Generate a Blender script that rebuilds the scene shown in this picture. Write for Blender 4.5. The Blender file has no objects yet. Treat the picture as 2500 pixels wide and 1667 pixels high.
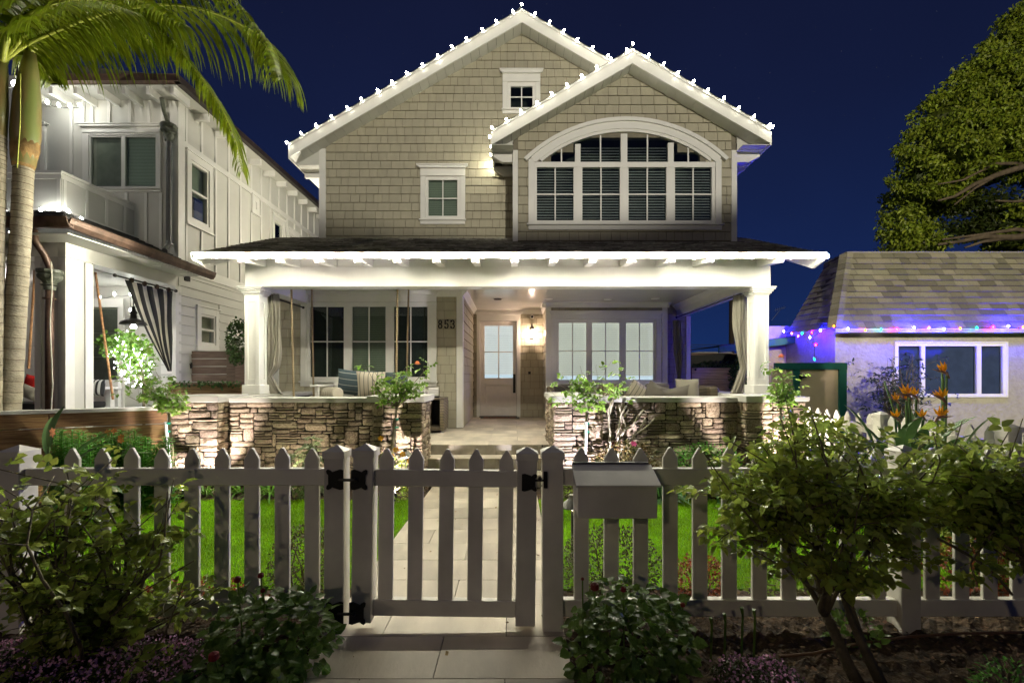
import bpy, math, random
import numpy as np
from mathutils import Vector, Matrix
R = random.Random(7)
NR = np.random.RandomState(7)
S = bpy.context.scene
COL = S.collection
# ------------------------------------------------------------------ camera (16 mm shift view, horizon a little under the centre)
F, CX, CY, CZ = 1111.0, 1253.0, 920.0, 1.5
cam_d = bpy.data.cameras.new('camera'); cam = bpy.data.objects.new('camera', cam_d); COL.objects.link(cam)
cam.location = (0, 0, CZ); cam.rotation_euler = (math.radians(90), 0, 0)
cam_d.sensor_width = 36; cam_d.lens = 36*F/2500
cam_d.shift_x = -(CX-1250)/2500; cam_d.shift_y = (CY-833.5)/2500
cam_d.clip_start = 0.05; cam_d.clip_end = 800
S.camera = cam
# ------------------------------------------------------------------ night sky
w = bpy.data.worlds.new('World'); S.world = w; w.use_nodes = True
nt = w.node_tree; nt.nodes.clear()
tc = nt.nodes.new('ShaderNodeTexCoord'); sp = nt.nodes.new('ShaderNodeSeparateXYZ'); cr = nt.nodes.new('ShaderNodeValToRGB')
bg = nt.nodes.new('ShaderNodeBackground'); wo = nt.nodes.new('ShaderNodeOutputWorld')
nt.links.new(tc.outputs['Generated'], sp.inputs[0]); nt.links.new(sp.outputs['Z'], cr.inputs[0])
e = cr.color_ramp.elements
e[0].position = 0.0; e[0].color = (0.007, 0.024, 0.105, 1)
e[1].position = 0.75; e[1].color = (0.0050, 0.0066, 0.023, 1)
m = cr.color_ramp.elements.new(0.18); m.color = (0.0060, 0.015, 0.066, 1)
m = cr.color_ramp.elements.new(0.45); m.color = (0.0055, 0.0095, 0.037, 1)
stn = nt.nodes.new('ShaderNodeTexVoronoi'); stn.inputs['Scale'].default_value = 90
cmp_ = nt.nodes.new('ShaderNodeMath'); cmp_.operation = 'LESS_THAN'; cmp_.inputs[1].default_value = 0.022
mul = nt.nodes.new('ShaderNodeMath'); mul.operation = 'MULTIPLY'; mul.inputs[1].default_value = 0.16
add = nt.nodes.new('ShaderNodeMix'); add.data_type = 'RGBA'; add.blend_type = 'ADD'; add.inputs[0].default_value = 1
hz = nt.nodes.new('ShaderNodeTexNoise'); hz.inputs['Scale'].default_value = 2.2; hz.inputs['Detail'].default_value = 3; nt.links.new(tc.outputs['Generated'], hz.inputs['Vector'])
hm = nt.nodes.new('ShaderNodeMapRange'); nt.links.new(hz.outputs['Fac'], hm.inputs['Value']); hm.inputs['To Min'].default_value = .72; hm.inputs['To Max'].default_value = 1.28
hx = nt.nodes.new('ShaderNodeMix'); hx.data_type = 'RGBA'; hx.blend_type = 'MULTIPLY'; hx.inputs[0].default_value = 1; nt.links.new(cr.outputs[0], hx.inputs[6]); nt.links.new(hm.outputs[0], hx.inputs[7])
nt.links.new(tc.outputs['Generated'], stn.inputs['Vector']); nt.links.new(stn.outputs['Distance'], cmp_.inputs[0])
nt.links.new(cmp_.outputs[0], mul.inputs[0]); nt.links.new(hx.outputs[2], add.inputs[6]); nt.links.new(mul.outputs[0], add.inputs[7])
nt.links.new(add.outputs[2], bg.inputs[0]); nt.links.new(bg.outputs[0], wo.inputs[0]); bg.inputs[1].default_value = 0.54
# ------------------------------------------------------------------ street lighting across the road (behind the camera)
def spot(name, loc, aim, power, size, col, rad=.1, blend=.15):
    d = bpy.data.lights.new(name, 'SPOT'); d.energy = power; d.spot_size = math.radians(size); d.spot_blend = blend
    d.color = col; d.shadow_soft_size = rad
    o = bpy.data.objects.new(name, d); COL.objects.link(o); o.location = loc
    o.rotation_euler = (Vector(aim)-Vector(loc)).to_track_quat('-Z', 'Y').to_euler()
    return o
STREET = 4700
spot('street_lamp_light', (4.5, -14, 6.9), (0.6, 9, 19.0), STREET, 70, (1.0, .93, .78), .06, .10)
spot('corner_street_light', (5.0, -11, 8.0), (15.8, 14, 7.4), 9500, 52, (1.0, .90, .62), .15, .2)
d = bpy.data.lights.new('sodium_street_light', 'POINT'); d.energy = 345; d.color = (1, .80, .56); d.shadow_soft_size = .3
o = bpy.data.objects.new('sodium_street_light', d); COL.objects.link(o); o.location = (-8, -12, 7)
BULB = 1150.0
S.view_settings.view_transform = 'Standard'; S.view_settings.look = 'None'; S.view_settings.gamma = 1
S.view_settings.exposure = 1.15; S.view_settings.use_curve_mapping = False
S.cycles.use_denoising = True; S.cycles.max_bounces = 6; S.cycles.diffuse_bounces = 3; S.cycles.glossy_bounces = 3
S.cycles.transparent_max_bounces = 12; S.cycles.transmission_bounces = 4; S.cycles.sample_clamp_indirect = 4
S.cycles.caustics_reflective = False; S.cycles.caustics_refractive = False
# ------------------------------------------------------------------ helpers
def X(px, D): return (px-CX)*D/F
def Z(py, D): return CZ+(CY-py)*D/F
def V(px, py, D): return Vector((X(px, D), D, Z(py, D)))
def sane(m_):
    m_.validate(clean_customdata=False); m_.update(); return m_
class MB:
    def __init__(s): s.v = []; s.f = []
    def add(s, vs, fs):
        b = len(s.v); s.v += [tuple(p) for p in vs]; s.f += [tuple(i+b for i in q) for q in fs]; return s
    def box(s, x0, x1, y0, y1, z0, z1):
        if x0 > x1: x0, x1 = x1, x0
        if y0 > y1: y0, y1 = y1, y0
        if z0 > z1: z0, z1 = z1, z0
        vs = [(x0,y0,z0),(x1,y0,z0),(x1,y1,z0),(x0,y1,z0),(x0,y0,z1),(x1,y0,z1),(x1,y1,z1),(x0,y1,z1)]
        return s.add(vs, [(0,3,2,1),(4,5,6,7),(0,1,5,4),(1,2,6,5),(2,3,7,6),(3,0,4,7)])
    def prism(s, pts, off):
        off = Vector(off); n = len(pts); a = [Vector(p) for p in pts]; b = [p+off for p in a]
        nn = Vector((0,0,0))
        for i in range(n): nn += a[i].cross(a[(i+1) % n])
        fl = nn.dot(off) > 0
        fs = [tuple(range(n)), tuple(range(2*n-1, n-1, -1))]+[(i, i+n, (i+1) % n+n, (i+1) % n) for i in range(n)]
        if fl: fs = [tuple(reversed(q)) for q in fs]
        return s.add(a+b, fs)
    def tube(s, pts, r, n=6, cap=True):
        pts = [Vector(p) for p in pts]; k = len(pts)
        rr = r if isinstance(r, (list, tuple)) else [r]*k
        t0 = (pts[1]-pts[0]).normalized(); u = t0.orthogonal().normalized(); b = len(s.v)
        for i in range(k):
            t = (pts[min(i+1, k-1)]-pts[max(i-1, 0)])
            if t.length < 1e-9: t = t0
            t = t.normalized(); u = (u-t*u.dot(t))
            if u.length < 1e-6: u = t.orthogonal()
            u = u.normalized(); w_ = t.cross(u)
            for j in range(n):
                a = 2*math.pi*j/n
                p = pts[i]+(u*math.cos(a)+w_*math.sin(a))*rr[i]; s.v.append(tuple(p))
        for i in range(k-1):
            for j in range(n):
                s.f.append((b+i*n+j, b+i*n+(j+1) % n, b+(i+1)*n+(j+1) % n, b+(i+1)*n+j))
        if cap: s.f.append(tuple(b+j for j in reversed(range(n)))); s.f.append(tuple(b+(k-1)*n+j for j in range(n)))
        return s
    def lathe(s, prof, c=(0,0,0), n=16, ax='z'):
        b = len(s.v); c = Vector(c)
        for r, z in prof:
            for j in range(n):
                a = 2*math.pi*j/n; p = (max(r, 1e-4)*math.cos(a), max(r, 1e-4)*math.sin(a), z)
                if ax == 'y': p = (p[0], p[2], p[1])
                if ax == 'x': p = (p[2], p[0], p[1])
                s.v.append(tuple(c+Vector(p)))
        for i in range(len(prof)-1):
            for j in range(n):
                s.f.append((b+i*n+j, b+i*n+(j+1) % n, b+(i+1)*n+(j+1) % n, b+(i+1)*n+j))
        s.f.append(tuple(b+j for j in reversed(range(n)))); s.f.append(tuple(b+(len(prof)-1)*n+j for j in range(n)))
        return s
    def ball(s, c, r, n=8, k=5):
        r = r if isinstance(r, (list, tuple)) else (r, r, r)
        pr = [(math.sin(math.pi*i/k), -math.cos(math.pi*i/k)) for i in range(k+1)]
        b = len(s.v); s.lathe(pr, (0,0,0), n)
        for i in range(b, len(s.v)):
            v = s.v[i]; s.v[i] = (c[0]+v[0]*r[0], c[1]+v[1]*r[1], c[2]+v[2]*r[2])
        return s
    def grid(s, fn, nu, nv):
        b = len(s.v)
        for j in range(nv+1):
            for i in range(nu+1): s.v.append(tuple(fn(i/nu, j/nv)))
        for j in range(nv):
            for i in range(nu):
                q = b+j*(nu+1)+i; s.f.append((q, q+1, q+nu+2, q+nu+1))
        return s
LOC = {}
def _link(o, parent, c):
    COL.objects.link(o)
    if parent is not None:
        o.parent = parent; o.location = Vector(c)-LOC[parent.name]
    else: o.location = c
    LOC[o.name] = Vector(c); return o
def mesh_obj(name, mb, mat, parent=None, base=False, smooth=False, bevel=0):
    v = np.array(mb.v, dtype=np.float64)
    lo, hi = v.min(0), v.max(0); c = (lo+hi)/2
    if base: c[2] = lo[2]
    me = bpy.data.meshes.new(name); me.from_pydata((v-c).tolist(), [], mb.f); me.materials.append(mat); sane(me)
    if smooth: me.polygons.foreach_set('use_smooth', [True]*len(me.polygons))
    o = bpy.data.objects.new(name, me); _link(o, parent, Vector(c))
    if bevel:
        b = o.modifiers.new('edge', 'BEVEL'); b.width = bevel; b.segments = 1; b.limit_method = 'ANGLE'
    return o
def part(name, mb, mat, parent, **k): return mesh_obj(name, mb, mat, parent, **k)
def tag(o, label, cat, group=None):
    o['label'] = label; o['category'] = cat
    if group: o['group'] = group
    return o
def thing(name, label, cat, loc, group=None):
    o = bpy.data.objects.new(name, None); o.empty_display_size = .1; COL.objects.link(o); o.location = loc; LOC[o.name] = Vector(loc)
    return tag(o, label, cat, group)
def solo(name, mb, mat, label, cat, group=None, **k):
    return tag(mesh_obj(name, mb, mat, None, base=True, **k), label, cat, group)
def struct(name, mb, mat, **k):
    o = mesh_obj(name, mb, mat, None, **k); o['kind'] = 'structure'; return o
def npmesh(name, verts, faces, mat, parent=None, stuff=False, smooth=False, twod=None):
    """verts (n,3); faces list of equal-length index arrays (list of (m,k) arrays)"""
    c = (verts.min(0)+verts.max(0))/2
    me = bpy.data.meshes.new(name)
    me.vertices.add(len(verts)); me.vertices.foreach_set('co', (verts-c).astype(np.float32).ravel())
    tot = sum(f.size for f in faces); npoly = sum(len(f) for f in faces)
    me.loops.add(tot); me.polygons.add(npoly)
    me.loops.foreach_set('vertex_index', np.concatenate([f.ravel() for f in faces]).astype(np.int32))
    ls = []; k = 0; lt = []
    for f in faces:
        n = f.shape[1]; ls.append(k+np.arange(len(f))*n); k += f.size; lt.append(np.full(len(f), n))
    me.polygons.foreach_set('loop_start', np.concatenate(ls).astype(np.int32))
    me.polygons.foreach_set('loop_total', np.concatenate(lt).astype(np.int32))
    me.materials.append(mat); me.update(calc_edges=True)
    if smooth: me.polygons.foreach_set('use_smooth', [True]*npoly)
    o = bpy.data.objects.new(name, me); _link(o, parent, Vector(c))
    if stuff: o['kind'] = 'stuff'
    return o
# ------------------------------------------------------------------ materials
def M(name, col, rough=.6, var=.12, scale=6, bump=.0, bscale=40, metal=0, rnd=0, island=0, col2=None, stretch=None, trans=0, spec=.5, sheen=0):
    m = bpy.data.materials.new(name); m.use_nodes = True; t = m.node_tree; t.nodes.clear()
    N = t.nodes.new; L = t.links.new
    out = N('ShaderNodeOutputMaterial'); p = N('ShaderNodeBsdfPrincipled')
    tc = N('ShaderNodeTexCoord'); mp = N('ShaderNodeMapping'); L(tc.outputs['Object'], mp.inputs[0])
    if stretch: mp.inputs['Scale'].default_value = stretch
    oi = N('ShaderNodeObjectInfo')
    va = N('ShaderNodeVectorMath'); va.operation = 'ADD'; L(mp.outputs[0], va.inputs[0])
    vm = N('ShaderNodeVectorMath'); vm.operation = 'SCALE'; vm.inputs[0].default_value = (37, 51, 23); L(oi.outputs['Random'], vm.inputs['Scale']); L(vm.outputs[0], va.inputs[1])
    no = N('ShaderNodeTexNoise'); no.inputs['Scale'].default_value = scale; no.inputs['Detail'].default_value = 5; L(va.outputs[0], no.inputs['Vector'])
    cr = N('ShaderNodeValToRGB'); L(no.outputs['Fac'], cr.inputs[0])
    c2 = col2 if col2 else tuple(min(1, c*(1+var)) for c in col)
    c1 = col if col2 else tuple(c*(1-var) for c in col)
    cr.color_ramp.elements[0].position = .35; cr.color_ramp.elements[0].color = (*c1, 1)
    cr.color_ramp.elements[1].position = .65; cr.color_ramp.elements[1].color = (*c2, 1)
    last = cr.outputs[0]
    if rnd or island:
        src = oi.outputs['Random']
        if island:
            ge = N('ShaderNodeNewGeometry'); ad = N('ShaderNodeMath'); ad.operation = 'ADD'; L(ge.outputs['Random Per Island'], ad.inputs[0]); L(oi.outputs['Random'], ad.inputs[1])
            fr = N('ShaderNodeMath'); fr.operation = 'FRACT'; L(ad.outputs[0], fr.inputs[0]); src = fr.outputs[0]
        a = rnd or island
        mr = N('ShaderNodeMapRange'); L(src, mr.inputs['Value']); mr.inputs['To Min'].default_value = 1-a; mr.inputs['To Max'].default_value = 1+a
        hs = N('ShaderNodeHueSaturation'); L(mr.outputs[0], hs.inputs['Value']); L(last, hs.inputs['Color'])
        f2 = N('ShaderNodeMath'); f2.operation = 'MULTIPLY'; f2.inputs[1].default_value = 7.31; L(src, f2.inputs[0]); f3 = N('ShaderNodeMath'); f3.operation = 'FRACT'; L(f2.outputs[0], f3.inputs[0])
        m2 = N('ShaderNodeMapRange'); L(f3.outputs[0], m2.inputs['Value']); m2.inputs['To Min'].default_value = .5-a*.045; m2.inputs['To Max'].default_value = .5+a*.03
        L(m2.outputs[0], hs.inputs['Hue']); last = hs.outputs[0]
    L(last, p.inputs['Base Color'])
    p.inputs['Roughness'].default_value = rough; p.inputs['Metallic'].default_value = metal; p.inputs['Specular IOR Level'].default_value = spec
    if bump:
        nb = N('ShaderNodeTexNoise'); nb.inputs['Scale'].default_value = bscale; nb.inputs['Detail'].default_value = 6; L(va.outputs[0], nb.inputs['Vector'])
        bp = N('ShaderNodeBump'); bp.inputs['Strength'].default_value = bump; bp.inputs['Distance'].default_value = .02; L(nb.outputs['Fac'], bp.inputs['Height']); L(bp.outputs[0], p.inputs['Normal'])
    if trans:
        tr = N('ShaderNodeBsdfTranslucent'); L(last, tr.inputs['Color']); mx = N('ShaderNodeMixShader'); mx.inputs[0].default_value = trans
        L(p.outputs[0], mx.inputs[1]); L(tr.outputs[0], mx.inputs[2]); L(mx.outputs[0], out.inputs[0])
    else: L(p.outputs[0], out.inputs[0])
    return m
def EM(name, col, s):
    m = bpy.data.materials.new(name); m.use_nodes = True; t = m.node_tree; t.nodes.clear()
    out = t.nodes.new('ShaderNodeOutputMaterial'); e = t.nodes.new('ShaderNodeEmission'); e.inputs[0].default_value = (*col, 1); e.inputs[1].default_value = s
    t.links.new(e.outputs[0], out.inputs[0]); return m
def GLASS(name, refl=.12, tint=(.85, .9, .88), gtint=(1, 1, 1)):
    m = bpy.data.materials.new(name); m.use_nodes = True; t = m.node_tree; t.nodes.clear(); N = t.nodes.new; L = t.links.new
    out = N('ShaderNodeOutputMaterial'); tr = N('ShaderNodeBsdfTransparent'); tr.inputs[0].default_value = (*tint, 1)
    gl = N('ShaderNodeBsdfGlossy'); gl.inputs['Roughness'].default_value = .015; gl.inputs['Color'].default_value = (*gtint, 1)
    lw = N('ShaderNodeLayerWeight'); lw.inputs[0].default_value = refl; ad = N('ShaderNodeMath'); ad.operation = 'ADD'; ad.inputs[1].default_value = .04; ad.use_clamp = True
    L(lw.outputs['Fresnel'], ad.inputs[0]); mx = N('ShaderNodeMixShader'); L(ad.outputs[0], mx.inputs[0]); L(tr.outputs[0], mx.inputs[1]); L(gl.outputs[0], mx.inputs[2]); L(mx.outputs[0], out.inputs[0])
    return m
def STRIPE(name, ca, cb, axis, period, duty, rough=.85, bump=.15, bscale=120, emis=0, soft=.02):
    m = bpy.data.materials.new(name); m.use_nodes = True; t = m.node_tree; t.nodes.clear(); N = t.nodes.new; L = t.links.new
    out = N('ShaderNodeOutputMaterial'); p = N('ShaderNodeBsdfPrincipled'); tc = N('ShaderNodeTexCoord'); sx = N('ShaderNodeSeparateXYZ')
    L(tc.outputs['Object'], sx.inputs[0]); a = N('ShaderNodeMath'); a.operation = 'MULTIPLY_ADD'; a.inputs[1].default_value = 1/period; a.inputs[2].default_value = 50.3; L(sx.outputs[axis], a.inputs[0])
    f = N('ShaderNodeMath'); f.operation = 'FRACT'; L(a.outputs[0], f.inputs[0])
    r = N('ShaderNodeValToRGB'); L(f.outputs[0], r.inputs[0]); r.color_ramp.elements[0].position = max(0, duty-soft); r.color_ramp.elements[0].color = (*ca, 1); r.color_ramp.elements[1].position = duty+soft; r.color_ramp.elements[1].color = (*cb, 1)
    L(r.outputs[0], p.inputs['Base Color']); p.inputs['Roughness'].default_value = rough
    if emis: L(r.outputs[0], p.inputs['Emission Color']); p.inputs['Emission Strength'].default_value = emis
    nb = N('ShaderNodeTexNoise'); nb.inputs['Scale'].default_value = bscale; L(tc.outputs['Object'], nb.inputs['Vector']); bp = N('ShaderNodeBump'); bp.inputs['Strength'].default_value = bump; bp.inputs['Distance'].default_value = .01
    L(nb.outputs['Fac'], bp.inputs['Height']); L(bp.outputs[0], p.inputs['Normal']); L(p.outputs[0], out.inputs[0]); return m
WHITE = M('white_trim_paint', (.78, .77, .72), .45, .03, 3, .04, 60)
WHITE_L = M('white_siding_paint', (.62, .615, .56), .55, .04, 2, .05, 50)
VINYL = M('white_vinyl', (.70, .67, .60), .38, .16, 2.6, .04, 30)
SIDING = M('sage_cedar_shingle', (.41, .38, .28), .75, .05, 9, .3, 60, rnd=.045, stretch=(1, 1, .4))
SIDING_J = M('sage_cedar_shingle_joined', (.41, .38, .28), .75, .05, 9, .3, 60, island=.045, stretch=(1, 1, .4))
SHEATH = M('shadow_gap_sheathing', (.21, .19, .14), .9)
STONE = M('ledge_stone', (.17, .125, .08), .85, .0, 8, .55, 34, rnd=.42, col2=(.40, .33, .24))
STONE_J = M('ledge_stone_joined', (.17, .125, .08), .85, .0, 8, .55, 34, island=.42, col2=(.40, .33, .24))
MORTAR = M('dark_mortar', (.035, .03, .025), .95)
CAP = M('concrete_cap', (.42, .41, .37), .7, .08, 5, .15, 50, rnd=.05)
TILE = M('porcelain_paver', (.54, .48, .385), .5, .24, 2.6, .08, 60, rnd=.05, stretch=(1, .4, 1))
TILE_R = M('riser_paver', (.34, .31, .25), .6, .22, 5, .1, 60, rnd=.08)
ROOFD = M('dark_asphalt_shingle', (.055, .052, .048), .9, .3, 12, .5, 90, island=.40)
ROOFG = M('grey_composition_shingle', (.175, .165, .125), .9, .15, 60, .4, 160, rnd=.34)
ROOFP = M('porch_asphalt_shingle', (.34, .33, .28), .9, .3, 12, .5, 90, island=.5)
ROOFG_J = M('grey_composition_shingle_joined', (.175, .165, .125), .9, .15, 60, .4, 160, island=.34)
STUCCO = M('rough_stucco', (.36, .335, .31), .85, .08, 8, 1.0, 16)
STUCCO_T = M('tan_stucco', (.46, .37, .20), .85, .10, 5, .6, 24)
GREEN = M('green_trim_paint', (.03, .17, .06), .5, .1)
TEAL = M('teal_gate_paint', (.008, .09, .07), .5, .1)
PLY = M('tan_plywood', (.47, .38, .24), .6, .08, 3)
BLACK = M('black_iron', (.004, .004, .004), .45, .2)
COPPER = M('aged_copper_gutter', (.115, .07, .05), .45, .3, 8, .1, metal=.45)
COPPER_G = M('patina_metal', (.10, .11, .08), .5, .25, 20, .3)
DARKM = M('dark_metal', (.03, .028, .025), .4, .2, metal=.5)
WOOD = M('weathered_timber', (.38, .24, .10), .75, 0, 5, .5, 40, rnd=.25, col2=(.17, .085, .03), stretch=(1.0, 1.0, 16))
WOOD_G = M('greyed_timber', (.23, .16, .12), .75, 0, 6, .3, 40, rnd=.18, col2=(.13, .085, .06), stretch=(.6, 6, 8))
WOOD_P = M('pale_pine_boards', (.62, .47, .27), .6, 0, 5, .1, 40, rnd=.10, col2=(.40, .28, .15), stretch=(.6, 6, 8))
GLASSM = GLASS('window_glass', .10)
GLASSD = GLASS('dark_window_glass', .30, (.30, .34, .32))
ROOM = M('dim_room', (.035, .04, .036), .9)
BLIND_D = STRIPE('unlit_cellular_blind', (.25, .27, .21), (.34, .36, .29), 2, .045, .5, soft=.3)
BLIND_L = STRIPE('backlit_cellular_blind', (.60, .58, .52), (.78, .76, .69), 2, .048, .4, emis=.36, soft=.3)
BLIND_DR = STRIPE('backlit_door_blind', (.72, .72, .75), (.85, .85, .88), 2, .045, .4, emis=.42, soft=.3)
LOUVER = M('shutter_louver', (.62, .60, .60), .5)
INTERIOR_L = EM('lit_interior', (.75, .85, 1.0), .5)
SOIL = M('bark_mulch_soil', (.055, .034, .018), .95, .6, 14, 1.0, 30)
TURFB = M('turf_base', (.10, .24, .006), .9, .2)
GRASS = M('synthetic_grass', (.34, .62, .008), .6, .28, 1.6, island=.38, trans=.25)
FAB_G = M('grey_outdoor_fabric', (.27, .25, .20), .9, .06, 4, .2, 150)
FAB_S = M('taupe_cushion_fabric', (.17, .155, .13), .9, .06, 4, .2, 150)
FAB_T = M('slate_blue_fabric', (.075, .105, .11), .9, .06, 4, .2, 150)
ROPE = STRIPE('twisted_rope', (.30, .23, .13), (.16, .12, .06), 2, .035, .5, soft=.2)
WICKER = STRIPE('brown_wicker', (.075, .06, .04), (.16, .13, .085), 2, .03, .5, soft=.15, bump=.5)
WICKER_B = STRIPE('round_wicker', (.06, .05, .03), (.22, .18, .11), 2, .028, .5, soft=.15, bump=.5)
BARK = M('rose_bark', (.12, .10, .055), .8, .3, 12, .5, 60)
BARKR = M('bare_stem_bark', (.30, .27, .20), .8, .2, 12, .5, 60)
TREEB = M('tree_bark', (.13, .10, .07), .85, .3, 6, .5, 20)
PALMT = None
LIGHTCORD = M('light_cord', (.08, .09, .07), .6)
def LEAF(name, c, a=.35, rough=.45, trans=.3, c2=None): return M(name, c, rough, .25, 9, .0, island=a, trans=trans, col2=c2)
L_ROSE = LEAF('rose_leaf', (.34, .43, .075), .42, .28, .5)
L_ROSEL = LEAF('bright_rose_leaf', (.17, .30, .045), .30, .32, .45)
L_DARK = LEAF('dark_clump_leaf', (.13, .23, .045), .35, .28, .4)
L_TREE = LEAF('tree_leaf', (.25, .33, .03), .40, .45, .4)
L_PALM = LEAF('palm_leaflet', (.16, .215, .010), .35, .3, .4)
L_STRAP = LEAF('strap_leaf', (.17, .38, .05), .3, .35, .4)
L_BOP = M('paddle_leaf', (.10, .19, .06), .4, .2, 6, .05, 30, rnd=.25, trans=.15)
L_SNAP = LEAF('bed_leaf', (.12, .34, .05), .3, .4, .4)
L_YEL = LEAF('yellow_green_leaf', (.24, .36, .04), .3)
L_RED = LEAF('red_shrub_leaf', (.30, .09, .03), .4)
L_AZ = LEAF('grey_green_leaf', (.22, .28, .13), .3)
L_IVY = LEAF('ivy_leaf', (.05, .11, .022), .35)
L_NAN = LEAF('nandina_leaf', (.045, .07, .045), .35)
PETAL_P = M('peach_petal', (.80, .34, .17), .6, .2, 20, island=.15, trans=.3)
PETAL_O = M('orange_petal', (.95, .42, .01), .5, .15, 20, island=.15, trans=.2)
PETAL_M = M('magenta_petal', (.55, .02, .18), .6)
PETAL_R = M('dark_red_petal', (.16, .008, .008), .6, .2, 20, island=.2)
PETAL_V = M('mauve_petal', (.68, .36, .56), .7, .2, 20, island=.35)
PETAL_W = M('white_petal', (.75, .72, .66), .6)
BRACT = M('bird_bract', (.30, .16, .12), .5, .3, 12)
# ------------------------------------------------------------------ bulbs and light strings
EW = EM('lit_white_bulb', (1.0, .955, .76), BULB)
EMATS = {'white': EW, 'gable': EM('lit_gable_bulb', (1.0, .955, .76), 80), 'dim': EM('lit_end_bulb', (1.0, .93, .70), 110), 'cool': EM('lit_cool_bulb', (.97, .97, .90), 46), 'blue': EM('lit_blue_bulb', (.012, .010, 1.0), 1500), 'azure': EM('lit_azure_bulb', (.006, .005, 1.0), 6500), 'red': EM('lit_red_bulb', (1.0, .004, .003), 90),
         'orange': EM('lit_orange_bulb', (1.0, .12, .002), 26), 'green': EM('lit_green_bulb', (.001, 1.0, .25), 28)}
BM = {}
def bulb_mesh(kind, r):
    k = (kind, round(r, 4))
    if k not in BM:
        b = MB(); b.lathe([(.25*r, -1.3*r), (.8*r, -.75*r), (1.0*r, 0), (.7*r, .9*r), (.15*r, 1.6*r)], n=6)
        me = bpy.data.meshes.new('bulb'); me.from_pydata(b.v, [], b.f); me.materials.append(EMATS[kind]); sane(me)
        me.polygons.foreach_set('use_smooth', [True]*len(me.polygons)); BM[k] = me
    return BM[k]
def light_string(pts, label, group, kinds=None, r=.019, cordr=.005, cord=None, tilt=0):
    """pts: bulb positions in order; the cord sags through them"""
    t = thing('string_light', label, 'string lights', pts[0], group)
    path = []
    cpts = cord or pts
    for i, p in enumerate(cpts):
        path.append(Vector(p)+Vector((0, .012, -r*1.2)))
        if i < len(cpts)-1:
            q = (Vector(p)+Vector(cpts[i+1]))/2; path.append(q+Vector((0, .01, -r*1.2-.012)))
    part('cord', MB().tube(path, cordr, 4), LIGHTCORD, t)
    for i, p in enumerate(pts):
        kd = kinds[i] if kinds else 'white'
        o = bpy.data.objects.new('bulb', bulb_mesh(kd, r*(1.25 if kd in ('blue',) and kinds else 1))); _link(o, t, Vector(p)+Vector((R.uniform(-.018, .018), 0, R.uniform(-.008, .008)))); o.rotation_euler = (R.uniform(-.4, .4), R.uniform(-.4, .4)+tilt, 0)
        if kinds and 'red' in kinds: o['label'] = kd.replace('azure', 'bright blue')+' glowing bulb'
    return t
# ------------------------------------------------------------------ 2D clipping and covering pieces
def clip_half(poly, a, b, c):      # keep a*u+b*v<=c
    out = []
    for i in range(len(poly)):
        p, q = poly[i], poly[(i+1) % len(poly)]; dp = a*p[0]+b*p[1]-c; dq = a*q[0]+b*q[1]-c
        if dp <= 0: out.append(p)
        if (dp < 0 < dq) or (dq < 0 < dp):
            t = dp/(dp-dq); out.append((p[0]+(q[0]-p[0])*t, p[1]+(q[1]-p[1])*t))
    return out
def clip_poly(poly, region):
    for i in range(len(region)):
        a, b = region[i], region[(i+1) % len(region)]
        nx, ny = (b[1]-a[1]), -(b[0]-a[0])
        poly = clip_half(poly, nx, ny, nx*a[0]+ny*a[1])
        if len(poly) < 3: return []
    return poly
def area2(p): return abs(sum(p[i][0]*p[(i+1) % len(p)][1]-p[(i+1) % len(p)][0]*p[i][1] for i in range(len(p))))/2
def courses(region, h, wmin, wmax, holes=(), gap=.007, stagger=0, v0=None, vg=-.004):
    """region: convex CCW polygon in (u, v)"""
    us = [p[0] for p in region]; vs = [p[1] for p in region]; out = []
    v = min(vs) if v0 is None else v0; row = 0
    while v < max(vs):
        u = min(us)-R.uniform(0, wmax)
        while u < max(us):
            wd = R.uniform(wmin, wmax); dv = R.uniform(-stagger, stagger)
            rect = [(u+gap/2, v+dv), (u+wd-gap/2, v+dv), (u+wd-gap/2, v+h-vg), (u+gap/2, v+h-vg)]
            pieces = [rect]
            for (a0, a1, b0, b1) in holes:
                nxt = []
                for q in pieces:
                    if q[0][0] < a1 and q[1][0] > a0 and q[0][1] < b1 and q[2][1] > b0:
                        for reg in ((-1e3, a0, -1e3, 1e3), (a1, 1e3, -1e3, 1e3), (a0, a1, -1e3, b0), (a0, a1, b1, 1e3)):
                            c = clip_poly(q, [(reg[0], reg[2]), (reg[1], reg[2]), (reg[1], reg[3]), (reg[0], reg[3])])
                            if len(c) > 2 and area2(c) > 2e-4: nxt.append(c)
                    else: nxt.append(q)
                pieces = nxt
            for q in pieces:
                c = clip_poly(q, region)
                if len(c) > 2 and area2(c) > 2e-4: out.append((c, v))
            u += wd
        v += h; row += 1
    return out
PIECES = {}
def cover(key, region, h, wmin, wmax, fn, holes=(), tb=.02, tt=.006, gap=.009, stagger=0, v0=None, vg=.008):
    """fn(u, v, t) -> world; pieces wait in PIECES[key] until emit()"""
    for c, v in courses(region, h, wmin, wmax, holes, gap, stagger, v0, vg):
        jt = R.uniform(-.002, .003)
        front = [fn(u, vv, tb+jt+(tt-tb)*min(1, max(0, (vv-v)/h))) for u, vv in c]; back = [fn(u, vv, -.004) for u, vv in c]
        ctr = sum((Vector(p) for p in front), Vector())/len(front)
        PIECES.setdefault(key, []).append((area2(c)/max(.5, (ctr-Vector((0, 0, CZ))).length_squared), front, back, area2(c)))
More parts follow.
